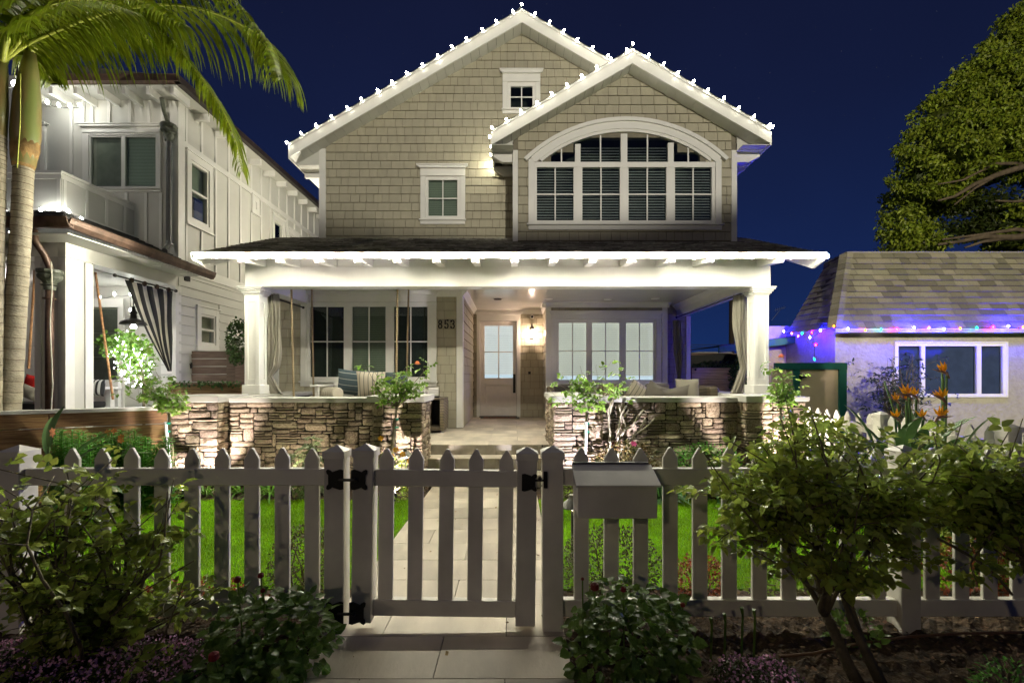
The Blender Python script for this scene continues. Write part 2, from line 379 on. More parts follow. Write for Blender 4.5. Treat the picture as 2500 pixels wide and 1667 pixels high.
def emit(key, name, parent, mat, matj, limit=300):
    L = sorted(PIECES.get(key, []), key=lambda q: -q[0]); rest = MB()
    for i, (a, fr, bk, ar) in enumerate(L):
        n = len(fr); fs = [tuple(range(n)), tuple(range(2*n-1, n-1, -1))]+[(j+n, (j+1) % n+n, (j+1) % n, j) for j in range(n)]
        if i < limit:
            mesh_obj(name, MB().add(list(fr)+list(bk), fs), mat, parent)
        else: rest.add(list(fr)+list(bk), fs)
    if rest.v:
        o = mesh_obj(name+'_field' if limit else name, rest, matj, parent); o['kind'] = 'stuff'
def F_front(D): return lambda u, v, t: (u, D-t, v)
def F_right(x): return lambda u, v, t: (x+t, u, v)     # wall facing +x, u = y
def F_left(x): return lambda u, v, t: (x-t, u, v)
# ------------------------------------------------------------------ wall boards with window openings
def wall_board(name, region, holes, fn, mat, parent, th=.10):
    b = MB(); cuts = sorted({min(p[0] for p in region), max(p[0] for p in region)} | {h[0] for h in holes} | {h[1] for h in holes})
    for i in range(len(cuts)-1):
        u0, u1 = cuts[i], cuts[i+1]
        if u1-u0 < 1e-4: continue
        hs = sorted([(h[2], h[3]) for h in holes if h[0] <= u0+1e-5 and h[1] >= u1-1e-5]); v = -50
        for (b0, b1) in hs+[(50, 51)]:
            if b0 > v:
                c = clip_poly([(u0, v), (u1, v), (u1, b0), (u0, b0)], region)
                if len(c) > 2: b.add([fn(p[0], p[1], -.004) for p in c]+[fn(p[0], p[1], -.004-th) for p in c], [tuple(range(len(c))), tuple(range(2*len(c)-1, len(c)-1, -1))]+[(j+len(c), (j+1) % len(c)+len(c), (j+1) % len(c), j) for j in range(len(c))])
            v = max(v, b1)
    return part(name, b, mat, parent)
def window(parent, D, frame, panes, py, mid=None, casing=None, header=None, sill=None, kind='dark', vm=True, blindgap=0, blind=None, glass=None, room=True, dy=.5, name='window', trim=None, fdepth=.03):
    """pixel boxes on the wall plane D: frame (l,r,t,b), panes [(l,r)], py (t,b)"""
    l, r, t, b = frame; wt = trim or WHITE; x0, x1, z0, z1 = X(l, D), X(r, D), Z(b, D), Z(t, D)
    mb = MB()
    if casing:
        cl, cr_ = X(casing[0], D), X(casing[1], D); top = Z(header[3], D) if header else z1+.08
        bot = Z(sill[2], D) if sill else z0-.08
        mb.box(cl, x0, D-.035, D+.05, bot, top).box(x1, cr_, D-.035, D+.05, bot, top)
        if z1 < top: mb.box(x0, x1, D-.034, D+.05, z1, top)
        if bot < z0: mb.box(x0, x1, D-.034, D+.05, bot, z0)
    if header:
        hl, hr, ht, hb = X(header[0], D), X(header[1], D), Z(header[2], D), Z(header[3], D); cl, cr_ = X(casing[0], D), X(casing[1], D); g = (ht-hb)
        mb.box(cl, cr_, D-.05, D+.05, hb+.001, ht-g*.22)
        pr = [(cl, D-.05, ht-g*.30), (hl, D-.085, ht-g*.08), (hl, D-.085, ht), (hr, D-.085, ht), (hr, D-.085, ht-g*.08), (cr_, D-.05, ht-g*.30)]
        mb.prism([(cl-.0, D-.052, ht-g*.30), (hl, D-.052, ht-g*.1), (hl, D-.052, ht), (hr, D-.052, ht), (hr, D-.052, ht-g*.1), (cr_, D-.052, ht-g*.30)], (0, -.045, 0))
        mb.box(hl-.01, hr+.01, D-.115, D+.02, ht-g*.05, ht+.012)
    if sill:
        sl, sr, st, sb = X(sill[0], D), X(sill[1], D), Z(sill[2], D), Z(sill[3], D); g = st-sb
        mb.box(sl-.02, sr+.02, D-.085, D+.02, st-g*.28, st-.001).box(sl, sr, D-.045, D+.02, sb, st-g*.281)
    if not mb.v: mb.box(x0-.03, x1+.03, D-.03, D-.001, z1, z1+.03).box(x0-.03, x1+.03, D-.03, D-.001, z0-.03, z0).box(x0-.03, x0, D-.03, D-.001, z0, z1).box(x1, x1+.03, D-.03, D-.001, z0, z1)
    wdo = part(name, mb, wt, parent, bevel=.003)
    pt, pb = Z(py[0], D), Z(py[1], D)
    fr = MB(); xs = [x0+.002]+[v for p in panes for v in (X(p[0], D), X(p[1], D))]+[x1-.002]
    for i in range(0, len(xs), 2): fr.box(xs[i], xs[i+1], D-.018, D+.035, z0+.002, z1-.002)
    for p in panes:
        a, c = X(p[0], D), X(p[1], D); fr.box(a, c, D-.0175, D+.035, pt, z1-.002).box(a, c, D-.0175, D+.035, z0+.002, pb)
    part('sash_frame', fr, wt, wdo)
    mz = Z(mid, D) if mid else None
    for p in panes:
        a, c = X(p[0], D), X(p[1], D)
        part('pane', MB().box(a-.004, c+.004, D+.008, D+.014, pb-.004, pt+.004), glass or GLASSM, wdo)
        if vm: part('muntin', MB().box((a+c)/2-.011, (a+c)/2+.011, D-.006, D+.007, pb, pt), wt, wdo)
        if mz: part('muntin', MB().box(a, c, D-.0065, D+.0065, mz-.011, mz+.011), wt, wdo)
        if blind:
            bb = pb+blindgap
            part('blind', MB().box(a-.03, c+.03, D+.06, D+.07, bb, pt+.03), blind if not isinstance(blind, dict) else blind[p], wdo)
    if room:
        xa, xb, za, zb = x0-.05, x1+.05, z0-.05, z1+.05
        rm = MB().add([(xa, D+.1, za), (xb, D+.1, za), (xb, D+.1, zb), (xa, D+.1, zb), (xa, D+dy, za), (xb, D+dy, za), (xb, D+dy, zb), (xa, D+dy, zb)], [(4,5,6,7), (0,1,5,4), (2,3,7,6), (1,2,6,5), (3,0,4,7)])
        part('room_lining', rm, INTERIOR_L if kind == 'lit' else ROOM, wdo)
    return wdo
def hole(D, l, r, t, b, m=.0): return (X(l, D)-m, X(r, D)+m, Z(b, D)-m, Z(t, D)+m)
# ================================================================== GROUND
struct('ground', MB().box(-60, 60, -30, 140, -.4, -.012), SOIL)
sr = M('street_asphalt', (.05, .05, .05), .9, .2, 20, .2)
struct('street', MB().box(-60, 60, -28, -1.2, -.1, -.006), sr)
bedf = bpy.data.objects
def bumpy(name, x0, x1, y0, y1, z, amp, nx, ny, mat):
    b = MB(); b.grid(lambda u, v: (x0+(x1-x0)*u, y0+(y1-y0)*v, z+amp*(NR.rand()-.3)), nx, ny); o = struct(name, b, mat); return o
bumpy('flower_bed', -4.6, -1.13, .6, 3.2, .0, .04, 70, 50, SOIL)
bumpy('flower_bed', .33, 4.1, .6, 3.2, .0, .04, 80, 50, SOIL)
bumpy('flower_bed', -4.6, -1.11, 5.45, 6.3, .01, .05, 60, 16, SOIL)
bumpy('flower_bed', .5, 4.1, 5.45, 6.3, .01, .05, 60, 16, SOIL)
# the far side of the street: dark row of trees that windows mirror
tb = MB()
for i in range(34): tb.ball((-62+3.8*i, -34+R.uniform(-2, 2), R.uniform(3, 6)), (R.uniform(2.5, 4), 3, R.uniform(5, 9)), 9, 6)
tw = mesh_obj('treeline', tb, M('dark_street_tree', (.03, .035, .015), .9, .3, 2), None); tw['kind'] = 'stuff'; tag(tw, 'dark row of street trees on the far side of the road', 'treeline')
# mulch chips and fallen leaves
def chips(name, n, x0, x1, y0, y1, z, s, mat, keep=None):
    P = np.stack([NR.uniform(x0, x1, n), NR.uniform(y0, y1, n), NR.uniform(z, z+.02, n)], 1); a = NR.rand(n)*6.28; w_ = s*NR.uniform(.4, 1, n); h = w_*NR.uniform(.3, .8, n)
    d1 = np.stack([np.cos(a)*w_, np.sin(a)*w_, NR.uniform(-.4, .4, n)*w_], 1); d2 = np.stack([-np.sin(a)*h, np.cos(a)*h, NR.uniform(-.4, .4, n)*h], 1)
    v = np.stack([P-d1-d2*.6, P+d1*.7-d2, P+d1+d2*.5, P-d1*.5+d2], 1).reshape(-1, 3); f = np.arange(n*4).reshape(-1, 4)
    o = npmesh(name, v, [f], mat, None, True); return o
CH = M('mulch_chip', (.10, .062, .032), .9, .4, 20, island=.6)
for a in ((3500, .33, 3.9, 2.0, 3.15), (2200, -3.6, -1.12, 2.0, 3.15), (1000, -4.4, -1.2, 5.5, 6.2), (1000, .6, 3.9, 5.5, 6.2)):
    o = chips('mulch', a[0], a[1], a[2], a[3], a[4], .012, .016, CH); tag(o, {0.33: 'bark mulch strewn on the dark soil beside the white drip hose bed', -3.6: 'bark mulch under the mauve flower mat before the fence', -4.4: 'bark mulch along the foot of the porch-swing stone wall', .6: 'bark mulch along the foot of the stone wall near the sofa'}[a[1]], 'mulch')
# lawns
def lawn(x0, x1, y0, y1, n, label):
    struct('lawn', MB().box(x0, x1, y0, y1, -.008, .012), TURFB)
    P = np.stack([NR.uniform(x0, x1, n), NR.uniform(y0, y1, n), np.full(n, .008)], 1); a = NR.rand(n)*6.28; h = NR.uniform(.018, .036, n); wd = .0028
    ln = NR.normal(0, .012, (n, 2)); sd = np.stack([np.cos(a)*wd, np.sin(a)*wd, 0*a], 1); tip = P+np.concatenate([ln, h[:, None]], 1)
    v = np.stack([P-sd, P+sd, tip], 1).reshape(-1, 3); o = npmesh('grass', v, [np.arange(n*3).reshape(-1, 3)], GRASS, None, True); tag(o, label, 'grass')
lawn(-4.45, -1.105, 3.2, 5.5, 110000, 'bright green lawn on the porch swing side of the path')
lawn(.305, 4.0, 3.2, 5.5, 120000, 'bright green lawn on the mailbox side of the path')
struct('lawn', MB().box(4.3, 16, 2.4, 9.3, -.011, .008), TURFB)
# path of large pavers
pb = struct('path', MB().box(-1.10, .30, .4, 6.2, -.03, -.003), M('paver_bed', (.12, .11, .09), .9))
k = -5
while True:
    y0 = 2.246+.365*k; y1 = y0+.365
    if y0 > 6.15: break
    ph = -.397 if k % 2 == 0 else -.041
    xs = sorted({-1.10, .30} | {ph+.716*j for j in range(-3, 3) if -1.10 < ph+.716*j < .30})
    for i in range(len(xs)-1):
        dz = R.uniform(0, .0015); part('tile', MB().box(xs[i]+.0025, xs[i+1]-.0025, y0+.0025, min(y1, 6.198)-.0025, -.002, .012+dz), TILE, pb)
    k += 1
# porch floor and steps
pf = struct('porch_floor', MB().box(-4.0, 3.95, 6.82, 11.47, 0, .477), M('floor_bed', (.12, .11, .09), .9))
y = 6.80
r_ = 0
while y < 11.4:
    x = -3.98-(.45 if r_ % 2 else 0)
    while x < 3.95:
        a, b_ = max(x, -3.98), min(x+.9, 3.94)
        if b_-a > .03 and not (y > 10.2 and a > .8) and not (y > 8.9 and b_ < -1.1): part('tile', MB().box(a+.002, b_-.002, y+.002, min(y+.45, 11.46)-.002, .478, .49), TILE, pf)
        x += .9
    y += .45; r_ += 1
stp = struct('porch_steps', MB().box(-1.30, .62, 6.5, 6.815, -.01, .328).box(-1.36, .70, 6.2, 6.499, -.01, .158), M('step_bed', (.12, .11, .09), .9))
for (yy, z0, z1, xa, xb) in ((6.788, .342, .477, -1.30, .62), (6.488, .172, .328, -1.30, .62), (6.188, .0, .158, -1.36, .70)):
    x = xa-.2
    while x < xb:
        a, b_ = max(x, xa), min(x+.62, xb)
        if b_-a > .02: part('riser_tile', MB().box(a+.002, b_-.002, yy, yy+.012, z0, z1), TILE_R, stp)
        x += .62
for (ya, yb, z, xa, xb) in ((6.47, 6.786, .329, -1.30, .62), (6.17, 6.486, .159, -1.36, .70)):
    x = xa-.4
    while x < xb:
        a, b_ = max(x, xa), min(x+.9, xb)
        if b_-a > .02: part('tile', MB().box(a+.002, b_-.002, ya, yb, z, z+.012), TILE, stp)
        x += .9
# ================================================================== THE HOUSE
H = thing('house', 'two-storey sage shingled house with white trim, gables and full-width front porch', 'house', (0, 9, 0))
DM, DG, DD, DB, DR = 9.0, 8.3, 11.47, 10.4, 10.8
# --- main upper wall
slope = .578; PKX, PKZ = .164, 8.50
regM = [(-3.81, 4.0), (4.10, 4.0), (4.10, PKZ-.215-slope*(4.10-PKX)), (PKX, PKZ-.215), (-3.81, PKZ-.215-slope*(3.81+PKX))]
W1 = (1039, 1125.5, 432, 537); W2 = (1239, 1308, 203, 270)
hM = [hole(DM, *W1), hole(DM, *W2)]
wall_board('wall', regM, hM, F_front(DM), SHEATH, H)
regMv = [(-3.70, 4.12)] + [(.6, 4.12), (.6, 5.6), (4.1, 5.6), regM[2], regM[3], (-3.70, PKZ-.215-slope*(3.70+PKX))]
cover('shingle', [(-3.70, 4.12), (.10, 4.12), (.10, 8.3), (-3.70, PKZ-.215-slope*(3.70+PKX))], .165, .13, .26, F_front(DM), hM)
cover('shingle', [(.10, 5.3), (4.10, 5.3), (4.10, PKZ-.215-slope*(4.10-PKX)), (PKX, PKZ-.215), (.10, 8.22)], .165, .13, .26, F_front(DM), hM, v0=4.12+.165*7)
part('corner_board', MB().box(-3.83, -3.70, DM-.03, DM+.11, 4.1, 6.0).box(-3.83, -3.80, DM+.11, DM+.22, 4.1, 6.0), WHITE, H, bevel=.003)
part('wall', MB().box(-3.81, -3.79, DM+.1, 14, .4, 5.95), SIDING, H)
def gable_roof(pkx, pkz, xl, xr, yf, yb, ywall, th, bl=.24, side=True):
    f = lambda x: pkz-slope*abs(x-pkx)
    # roof slabs
    for xa, xb in ((xl, pkx), (pkx, xr)):
        b = MB(); b.prism([(xa, yf+.03, f(xa)-.0), (xb, yf+.03, f(xb)-.0), (xb, yf+.03, f(xb)-.055), (xa, yf+.03, f(xa)-.055)], (0, yb-yf, 0))
        part('roof', b, ROOFD, H)
    # drip edge (thin roof edge seen from below)
    for xa, xb, nm in ((xl, pkx, 0), (pkx, xr, 1)):
        o = .002
        b = MB(); b.prism([(xa, yf, f(xa)-.012), (xb, yf, f(xb)-.012), (xb, yf, f(xb)-bl), (xa, yf, f(xa)-bl)], (0, .028, 0))
        part('bargeboard', b, WHITE, H)
        b = MB(); b.prism([(xa, yf-.015, f(xa)+.012), (xb, yf-.015, f(xb)+.012), (xb, yf-.015, f(xb)-.03), (xa, yf-.015, f(xa)-.03)], (0, .05, 0))
        part('drip_edge', b, WHITE, H)
    # soffit boards across the overhang, laid front to back
    for xa, xb, sg in ((xl, pkx, 1), (pkx, xr, -1)):
        n = int(abs(xb-xa)/.16)
        for i in range(n):
            u0 = xa+(xb-xa)*i/n; u1 = xa+(xb-xa)*(i+1)/n; g = .006
            z0, z1 = f(u0)-bl+.006, f(u1)-bl+.006
            b = MB(); b.prism([(u0+g/2, yf+.03, z0), (u1-g/2, yf+.03, z1), (u1-g/2, yf+.03, z1+.015), (u0+g/2, yf+.03, z0+.015)], (0, ywall-yf+.02, 0))
            part('soffit_board', b, WHITE_L, H)
gable_roof(PKX, PKZ, -4.27, 4.60, 8.68, 14.0, DM, .05)
GX, GZ = 2.095, 7.25
gable_roof(GX, GZ, X(1202.7, 8.0), X(1880, 8.0), 8.0, 12.5, DG, .05)
# side eaves seen from below (left of main gable, both sides of the front gable)
def eave_side(xe, xw, y0, y1, z, n=6):
    n = max(3, int((y1-y0)/.16))
    for i in range(n):
        ya, yb = y0+(y1-y0)*i/n, y0+(y1-y0)*(i+1)/n
        part('soffit_board', MB().box(xe, xw, ya+.003, yb-.003, z, z+.014), WHITE_L, H)
    part('rafter_tail', MB().box(min(xe, xw)+.0, max(xe, xw), y0+.32, y0+.39, z-.10, z-.001), WHITE, H)
zeL = PKZ-slope*(4.27+PKX)-.24
eave_side(-4.27, -3.81, 9.0, 13.0, zeL-.02)
part('gutter_board', MB().box(-4.30, -4.27, 8.70, 13.9, zeL-.03, zeL+.22), WHITE, H)
zeG = GZ-slope*(GX-X(1202.7, 8.0))-.24
xgl, xgr = X(1202.7, 8.0), X(1880, 8.0)
def bracket(x0, x1, y, z):
    return MB().prism([(x0, y, z), (x1, y, z), (x1, y, z-.16), (x0+(x1-x0)*.45, y, z-.16), (x0, y, z-.06)], (0, .085, 0))
for (xa, xb) in ((xgl, 0.0), (xgr, 4.06)):
    for i in range(4):
        part('soffit_board', MB().box(xa, xb, 8.03+.17*i, 8.19+.17*i, zeG-.0, zeG+.012), WHITE_L, H)
    part('rafter_tail', bracket(xa, xb, 8.33, zeG-.002), WHITE, H); part('rafter_tail', bracket(xa, xb, 8.85, zeG-.002), WHITE, H)
    part('gutter_board', MB().box(xa-.028 if xa < xb else xa+.001, xa-.001 if xa < xb else xa+.028, 8.0, 9.0 if xa < xb else 12.4, zeG-.02, zeG+.22), WHITE, H)
for i in range(20):
    part('soffit_board', MB().box(4.06, xgr, 8.71+.17*i, 8.87+.17*i, zeG, zeG+.012), WHITE_L, H)
window(H, DM, W1, [(1046, 1116.6)], (440.5, 528), mid=485, casing=(1027, 1136), header=(1020, 1142, 407, 432), sill=(1027, 1136, 537, 549), glass=GLASSM, blind=BLIND_D)
window(H, DM, W2, [(1247, 1300)], (212.5, 263.7), mid=238, casing=(1227, 1319), header=(1221, 1324.5, 177, 203), sill=(1227, 1319, 270, 280), glass=GLASSM)
def eave_return(xe, xw, y, zs, pkx, pkz):
    f = lambda x: pkz-slope*abs(x-pkx)-.235
    part('eave_return', MB().prism([(xe, y, zs), (xw, y, zs), (xw, y, f(xw)), (xe, y, f(xe))], (0, .02, 0)), WHITE_L, H)
eave_return(-4.27, -3.82, 8.985, zeL-.02, PKX, PKZ)
eave_return(xgl, -.01, 8.28, zeG, GX, GZ); eave_return(xgr, 4.07, 8.28, zeG, GX, GZ)
# --- front gable wall with the arched window
ACX, ACZ = X(1527, DG), Z(650, DG)
AR = lambda px: px*DG/F
g0, g1, gt, gb = X(1304, DG), X(1745, DG), Z(397, DG), Z(550, DG)
hG = [(g0, g1, gb, gt), (X(1345, DG), X(1709, DG), gt, Z(372, DG)), (X(1400, DG), X(1654, DG), Z(372, DG), Z(336, DG))]
regG = [(0.0, 3.9), (4.06, 3.9), (4.06, GZ-.215-slope*(4.06-GX)), (GX, GZ-.215), (0.0, GZ-.215-slope*GX)]
wall_board('wall', regG, hG, F_front(DG), SHEATH, H)
hGs = [hG[0]]
for i in range(7):   # staircase of openings that stays under the arched trim
    zz0 = Z(397-i*13, DG); zz1 = Z(397-(i+1)*13, DG)
    rr = AR(345); dz = zz1-ACZ
    if dz < rr:
        hw = math.sqrt(rr*rr-dz*dz); hGs.append((ACX-hw, ACX+hw, zz0, zz1))
cover('shingle', [(.09, 3.98), (3.97, 3.98), (3.97, GZ-.215-slope*(3.97-GX)), (GX, GZ-.215), (.09, GZ-.215-slope*(GX-.09))], .165, .13, .26, F_front(DG), hGs)
part('corner_board', MB().box(-.01, .085, DG-.03, DG+.1, 3.95, 5.62), WHITE, H, bevel=.003)
part('corner_board', MB().box(3.97, 4.07, DG-.03, DG+.1, 3.95, 5.62).box(4.04, 4.07, DG+.1, DG+.24, 3.95, 5.62), WHITE, H, bevel=.003)
part('wall', MB().box(4.04, 4.06, DG+.1, 12, 3.9, 5.6), SIDING, H); part('wall', MB().box(0.0, .02, DG+.1, DM+.05, 3.9, 5.6), SIDING, H)
# arched casing
def arch(r0, r1, a0, a1, y0, y1, n=28, cx=None, cz=None):
    cx = ACX if cx is None else cx; cz = ACZ if cz is None else cz
    b = MB(); k = []
    for i in range(n+1):
        a = a0+(a1-a0)*i/n
        k.append([(cx+math.sin(a)*r, y, cz+math.cos(a)*r) for (r, y) in ((r0, y0), (r1, y0), (r1, y1), (r0, y1))])
    for q in k: b.v += q
    for i in range(n):
        for j in range(4):
            b.f.append((i*4+j, i*4+(j+1) % 4, (i+1)*4+(j+1) % 4, (i+1)*4+j))
    b.f.append((3, 2, 1, 0)); b.f.append((n*4, n*4+1, n*4+2, n*4+3)); return b
win = part('window', arch(AR(333), AR(354), -.72, .72, DG-.05, DG+.02), WHITE, H, smooth=False)
A2 = math.asin(247/358)
part('window_trim', arch(AR(350), AR(359), -A2, A2, DG-.085, DG-.02), WHITE, win)
part('window_trim', arch(AR(326), AR(334), -.68, .68, DG-.035, DG+.04), WHITE, win)
lg = MB().box(X(1290, DG), X(1304, DG), DG-.045, DG+.05, gb, Z(398, DG)); lg2 = MB().box(X(1745, DG), X(1759, DG), DG-.045, DG+.05, gb, Z(398, DG))
lg.prism([(X(1290, DG), DG-.045, Z(398.5, DG)), (X(1304, DG), DG-.045, Z(398.5, DG)), (X(1316, DG), DG-.045, Z(385, DG)), (X(1290, DG), DG-.045, Z(392, DG))], (0, .06, 0))
lg2.prism([(X(1759, DG), DG-.045, Z(398.5, DG)), (X(1745, DG), DG-.045, Z(398.5, DG)), (X(1733, DG), DG-.045, Z(385, DG)), (X(1759, DG), DG-.045, Z(392, DG))], (0, .06, 0))
part('window_casing', lg, WHITE, win); part('window_casing', lg2, WHITE, win)
part('window_sill', MB().box(X(1286, DG), X(1763, DG), DG-.10, DG+.02, Z(552.5, DG), Z(549, DG)).box(X(1290, DG), X(1759, DG), DG-.055, DG+.02, Z(563, DG), Z(552.6, DG)), WHITE, win)
fm = MB(); fr_ = [(1304.5, 1310.7), (1400, 1421.5), (1512.8, 1534), (1626, 1647), (1736.7, 1744.5)]
for a, c in fr_: fm.box(X(a, DG), X(c, DG), DG-.02, DG+.04, gb, Z(397, DG))
fm.box(X(1304.5, DG), X(1744.5, DG), DG-.028, DG+.04, Z(410, DG), Z(397.2, DG)).box(X(1305, DG), X(1744, DG), DG-.0195, DG+.04, gb, Z(539, DG))
for a, c, top in ((1403.5, 1417, 353), (1515, 1531, 328), (1630, 1644, 350)): fm.box(X(a, DG), X(c, DG), DG-.02, DG+.04, Z(397, DG), Z(top, DG))
part('sash_frame', fm, WHITE, win)
for a, c in ((1310.7, 1400), (1421.5, 1512.8), (1534, 1626), (1647, 1736.7)):
    xa, xb = X(a, DG), X(c, DG)
    part('pane', MB().box(xa, xb, DG+.01, DG+.015, Z(539, DG), Z(410, DG)), GLASSM, win)
    part('muntin', MB().box((xa+xb)/2-.012, (xa+xb)/2+.012, DG-.008, DG+.009, Z(539, DG), Z(410, DG)), WHITE, win)
    part('muntin', MB().box(xa, xb, DG-.0085, DG+.0085, Z(475, DG)-.012, Z(475, DG)+.012), WHITE, win)
    for i in range(19):
        zz = Z(536-6.7*i, DG); til = .35
        b = MB().prism([(xa, DG+.05, zz-.016), (xa, DG+.09, zz+.012), (xa, DG+.092, zz+.018), (xa, DG+.052, zz-.010)], (xb-xa, 0, 0)); part('slat', b, LOUVER, win)
def arch_pane(xa, xb, R0):
    n = 8; pts = [(xb, Z(397, DG)), (xa, Z(397, DG))]
    for i in range(n+1):
        x = xa+(xb-xa)*i/n; d2 = R0*R0-(x-ACX)**2
        z = ACZ+math.sqrt(max(0, d2)); pts.append((x, max(z, Z(396.5, DG))))
    return pts
for a, c in ((1322, 1403.5), (1417, 1515), (1531, 1630), (1644, 1732)):
    xa, xb = X(a, DG), X(c, DG); pts = arch_pane(xa, xb, AR(329))
    part('pane', MB().prism([(p[0], DG+.012, p[1]) for p in pts], (0, .005, 0)), GLASSM, win)
    xm = (xa+xb)/2+(AR(8) if a < 1350 else -AR(8) if a > 1640 else 0); zt = ACZ+math.sqrt(AR(329)**2-(xm-ACX)**2)
    part('muntin', MB().box(xm-.012, xm+.012, DG-.008, DG+.011, Z(397, DG), zt), WHITE, win)
    if a in (1417, 1531):
        for i in range(6):
            zz = Z(392-7*i, DG); part('slat', MB().prism([(xa, DG+.06, zz-.014), (xa, DG+.10, zz+.01), (xa, DG+.102, zz+.015), (xa, DG+.062, zz-.009)], (xb-xa, 0, 0)), LOUVER, win)
part('room_lining', MB().add([(g0, DG+.11, gb), (g1, DG+.11, gb), (g1, DG+.11, Z(320, DG)), (g0, DG+.11, Z(320, DG)), (g0, DG+.6, gb), (g1, DG+.6, gb), (g1, DG+.6, Z(320, DG)), (g0, DG+.6, Z(320, DG))], [(4,5,6,7), (0,1,5,4), (2,3,7,6), (1,2,6,5), (3,0,4,7)]), ROOM, win)
# --- porch roof
xe0, xe1, ye, ze = -4.72, 4.58, 6.70, 3.31; sl = .40
nrm = Vector((0, -sl, 1)).normalized()
def F_roof(u, v, t):   # v = distance up the slope
    L = math.sqrt(1+sl*sl); return (u, ye+v/L-nrm.y*-t*1.0*-1*-1*0 + nrm.y*t, ze+sl*v/L+nrm.z*t)
L_ = math.sqrt(1+sl*sl)*(DM-ye+.05)
part('porch_roof', MB().prism([(xe0, ye, ze-.05), (xe0, ye, ze), (xe0, DM+.05, ze+sl*(DM+.05-ye)), (xe0, DM+.05, ze+sl*(DM+.05-ye)-.05)], (xe1-xe0, 0, 0)), MORTAR, H)
cover('porchroof', [(xe0, 0), (xe1, 0), (xe1, L_), (xe0, L_)], .14, .12, .34, F_roof, tb=.022, tt=.006, gap=.006, stagger=.006)
emit('porchroof', 'roof_shingle', H, ROOFP, ROOFP, 0)
part('fascia', MB().box(xe0, xe1, ye-.03, ye-.002, ze-.07, ze-.003).box(xe0-.01, xe1+.01, ye-.045, ye+.01, ze-.0, ze+.014), WHITE, H, bevel=.003)
part('bargeboard', MB().prism([(xe0, ye-.03, ze-.07), (xe0, ye-.03, ze), (xe0, DM, ze+sl*(DM-ye)), (xe0, DM, ze+sl*(DM-ye)-.16), (xe0, ye+.22, ze-.16), (xe0, ye+.0, ze-.10)], (.04, 0, 0)), WHITE, H)
part('bargeboard', MB().prism([(xe1, ye-.03, ze-.07), (xe1, ye-.03, ze), (xe1, DM, ze+sl*(DM-ye)), (xe1, DM, ze+sl*(DM-ye)-.16), (xe1, ye+.22, ze-.16), (xe1, ye+.0, ze-.10)], (-.04, 0, 0)), WHITE, H)
for i in range(58):
    x0 = xe0+.045+i*(xe1-xe0-.09)/58; x1 = x0+(xe1-xe0-.09)/58-.004
    if x0 > -3 and x1 < -2.99: pass
    part('soffit_board', MB().prism([(x0, ye, ze-.052), (x0, ye, ze-.064), (x0, DB-3.0, ze-.064+sl*(DB-3.0-ye)), (x0, DB-3.0, ze-.052+sl*(DB-3.0-ye))], (x1-x0, 0, 0)), WHITE_L, H)
for i in range(14):
    xc = X(577+95.7*i, 6.70)+.055 if i else X(590, 6.7)
    if i == 13: xc = X(1905, 6.7)
    part('rafter_tail', MB().prism([(xc-.052, ye+.0, ze-.072), (xc-.052, ye+.0, ze-.123), (xc-.052, 7.3, ze-.055), (xc-.052, 7.3, ze+.1)], (.105, 0, 0)), WHITE, H, bevel=.002)
xb0, xb1 = X(597.6, 7.25), 4.10
part('porch_beam', MB().box(xb0, xb1, 7.25, 7.49, 2.94, 3.255), WHITE, H, bevel=.004)
part('porch_beam', MB().box(3.87, 4.098, 7.492, 11.0, 2.94, 3.255), WHITE, H, bevel=.004)
part('porch_beam', MB().box(xb0+.002, xb0+.23, 7.492, 9.0, 2.94, 3.255), WHITE, H, bevel=.004)
cz = 3.19
nb_ = 0
yy = 7.49
while yy < 11.45:
    part('ceiling_board', MB().box(xb0+.23, 3.87, yy+.002, yy+.128, cz, cz+.012), M_CEIL if 'M_CEIL' in globals() else globals().setdefault('M_CEIL', M('glossy_ceiling_paint', (.74, .72, .68), .16, .03, 3)), H); yy += .13
part('ceiling_deck', MB().box(xb0+.1, 4.0, 7.45, 11.6, cz+.013, cz+.03), WHITE_L, H)
# crown mouldings
def crown(pts, nrm2, name='crown_moulding'):
    (xa, ya), (xb, yb) = pts; nx, ny = nrm2; b = MB()
    prof = [(0, -.11), (.02, -.11), (.03, -.08), (.09, -.02), (.10, 0), (0, 0)]
    b.prism([(xa+nx*q, ya+ny*q, cz+r) for q, r in prof], (xb-xa, yb-ya, 0)); part(name, b, WHITE, H)
crown(((-4.1, 8.99), (-.99, 8.99)), (0, -1)); crown(((-1.0, 8.9), (-1.0, 11.45)), (1, 0)); crown(((-1.0, 11.45), (.75, 11.45)), (0, -1)); crown(((.76, 11.4), (.76, 10.3)), (-1, 0)); crown(((.66, 10.38), (3.56, 10.38)), (0, -1)); crown(((3.5, 10.3), (3.5, 10.8)), (1, 0)); crown(((3.87, 7.5), (3.87, 10.9)), (-1, 0))
# --- lower walls
WL = (748.6, 1052, 738, 930); hL = [hole(DM, *WL)]
wall_board('wall', [(-4.73, .45), (-1.0, .45), (-1.0, 3.3), (-4.73, 3.3)], hL, F_front(DM), SHEATH, H)
part('corner_board', MB().box(-4.74, -4.63, DM-.03, DM+.1, .5, 3.18), WHITE, H, bevel=.003)
cover('shingle', [(-4.62, .50), (-1.13, .50), (-1.13, 3.18), (-4.62, 3.18)], .178, .13, .26, F_front(DM), hL)
part('corner_board', MB().box(-1.12, -.995, DM-.03, DM+.02, .5, 3.18).box(-1.02, -.99, DM+.02, DM+.10, .5, 3.18), WHITE, H, bevel=.003)
wall_board('wall', [(9.02, .45), (11.5, .45), (11.5, 3.3), (9.02, 3.3)], [], F_right(-1.015), SHEATH, H)
cover('shingle', [(9.10, .50), (11.46, .50), (11.46, 3.18), (9.10, 3.18)], .178, .5, .9, F_right(-1.015))
DOORH = [hole(DD, 1170.5, 1264.5, 783, 1020)]
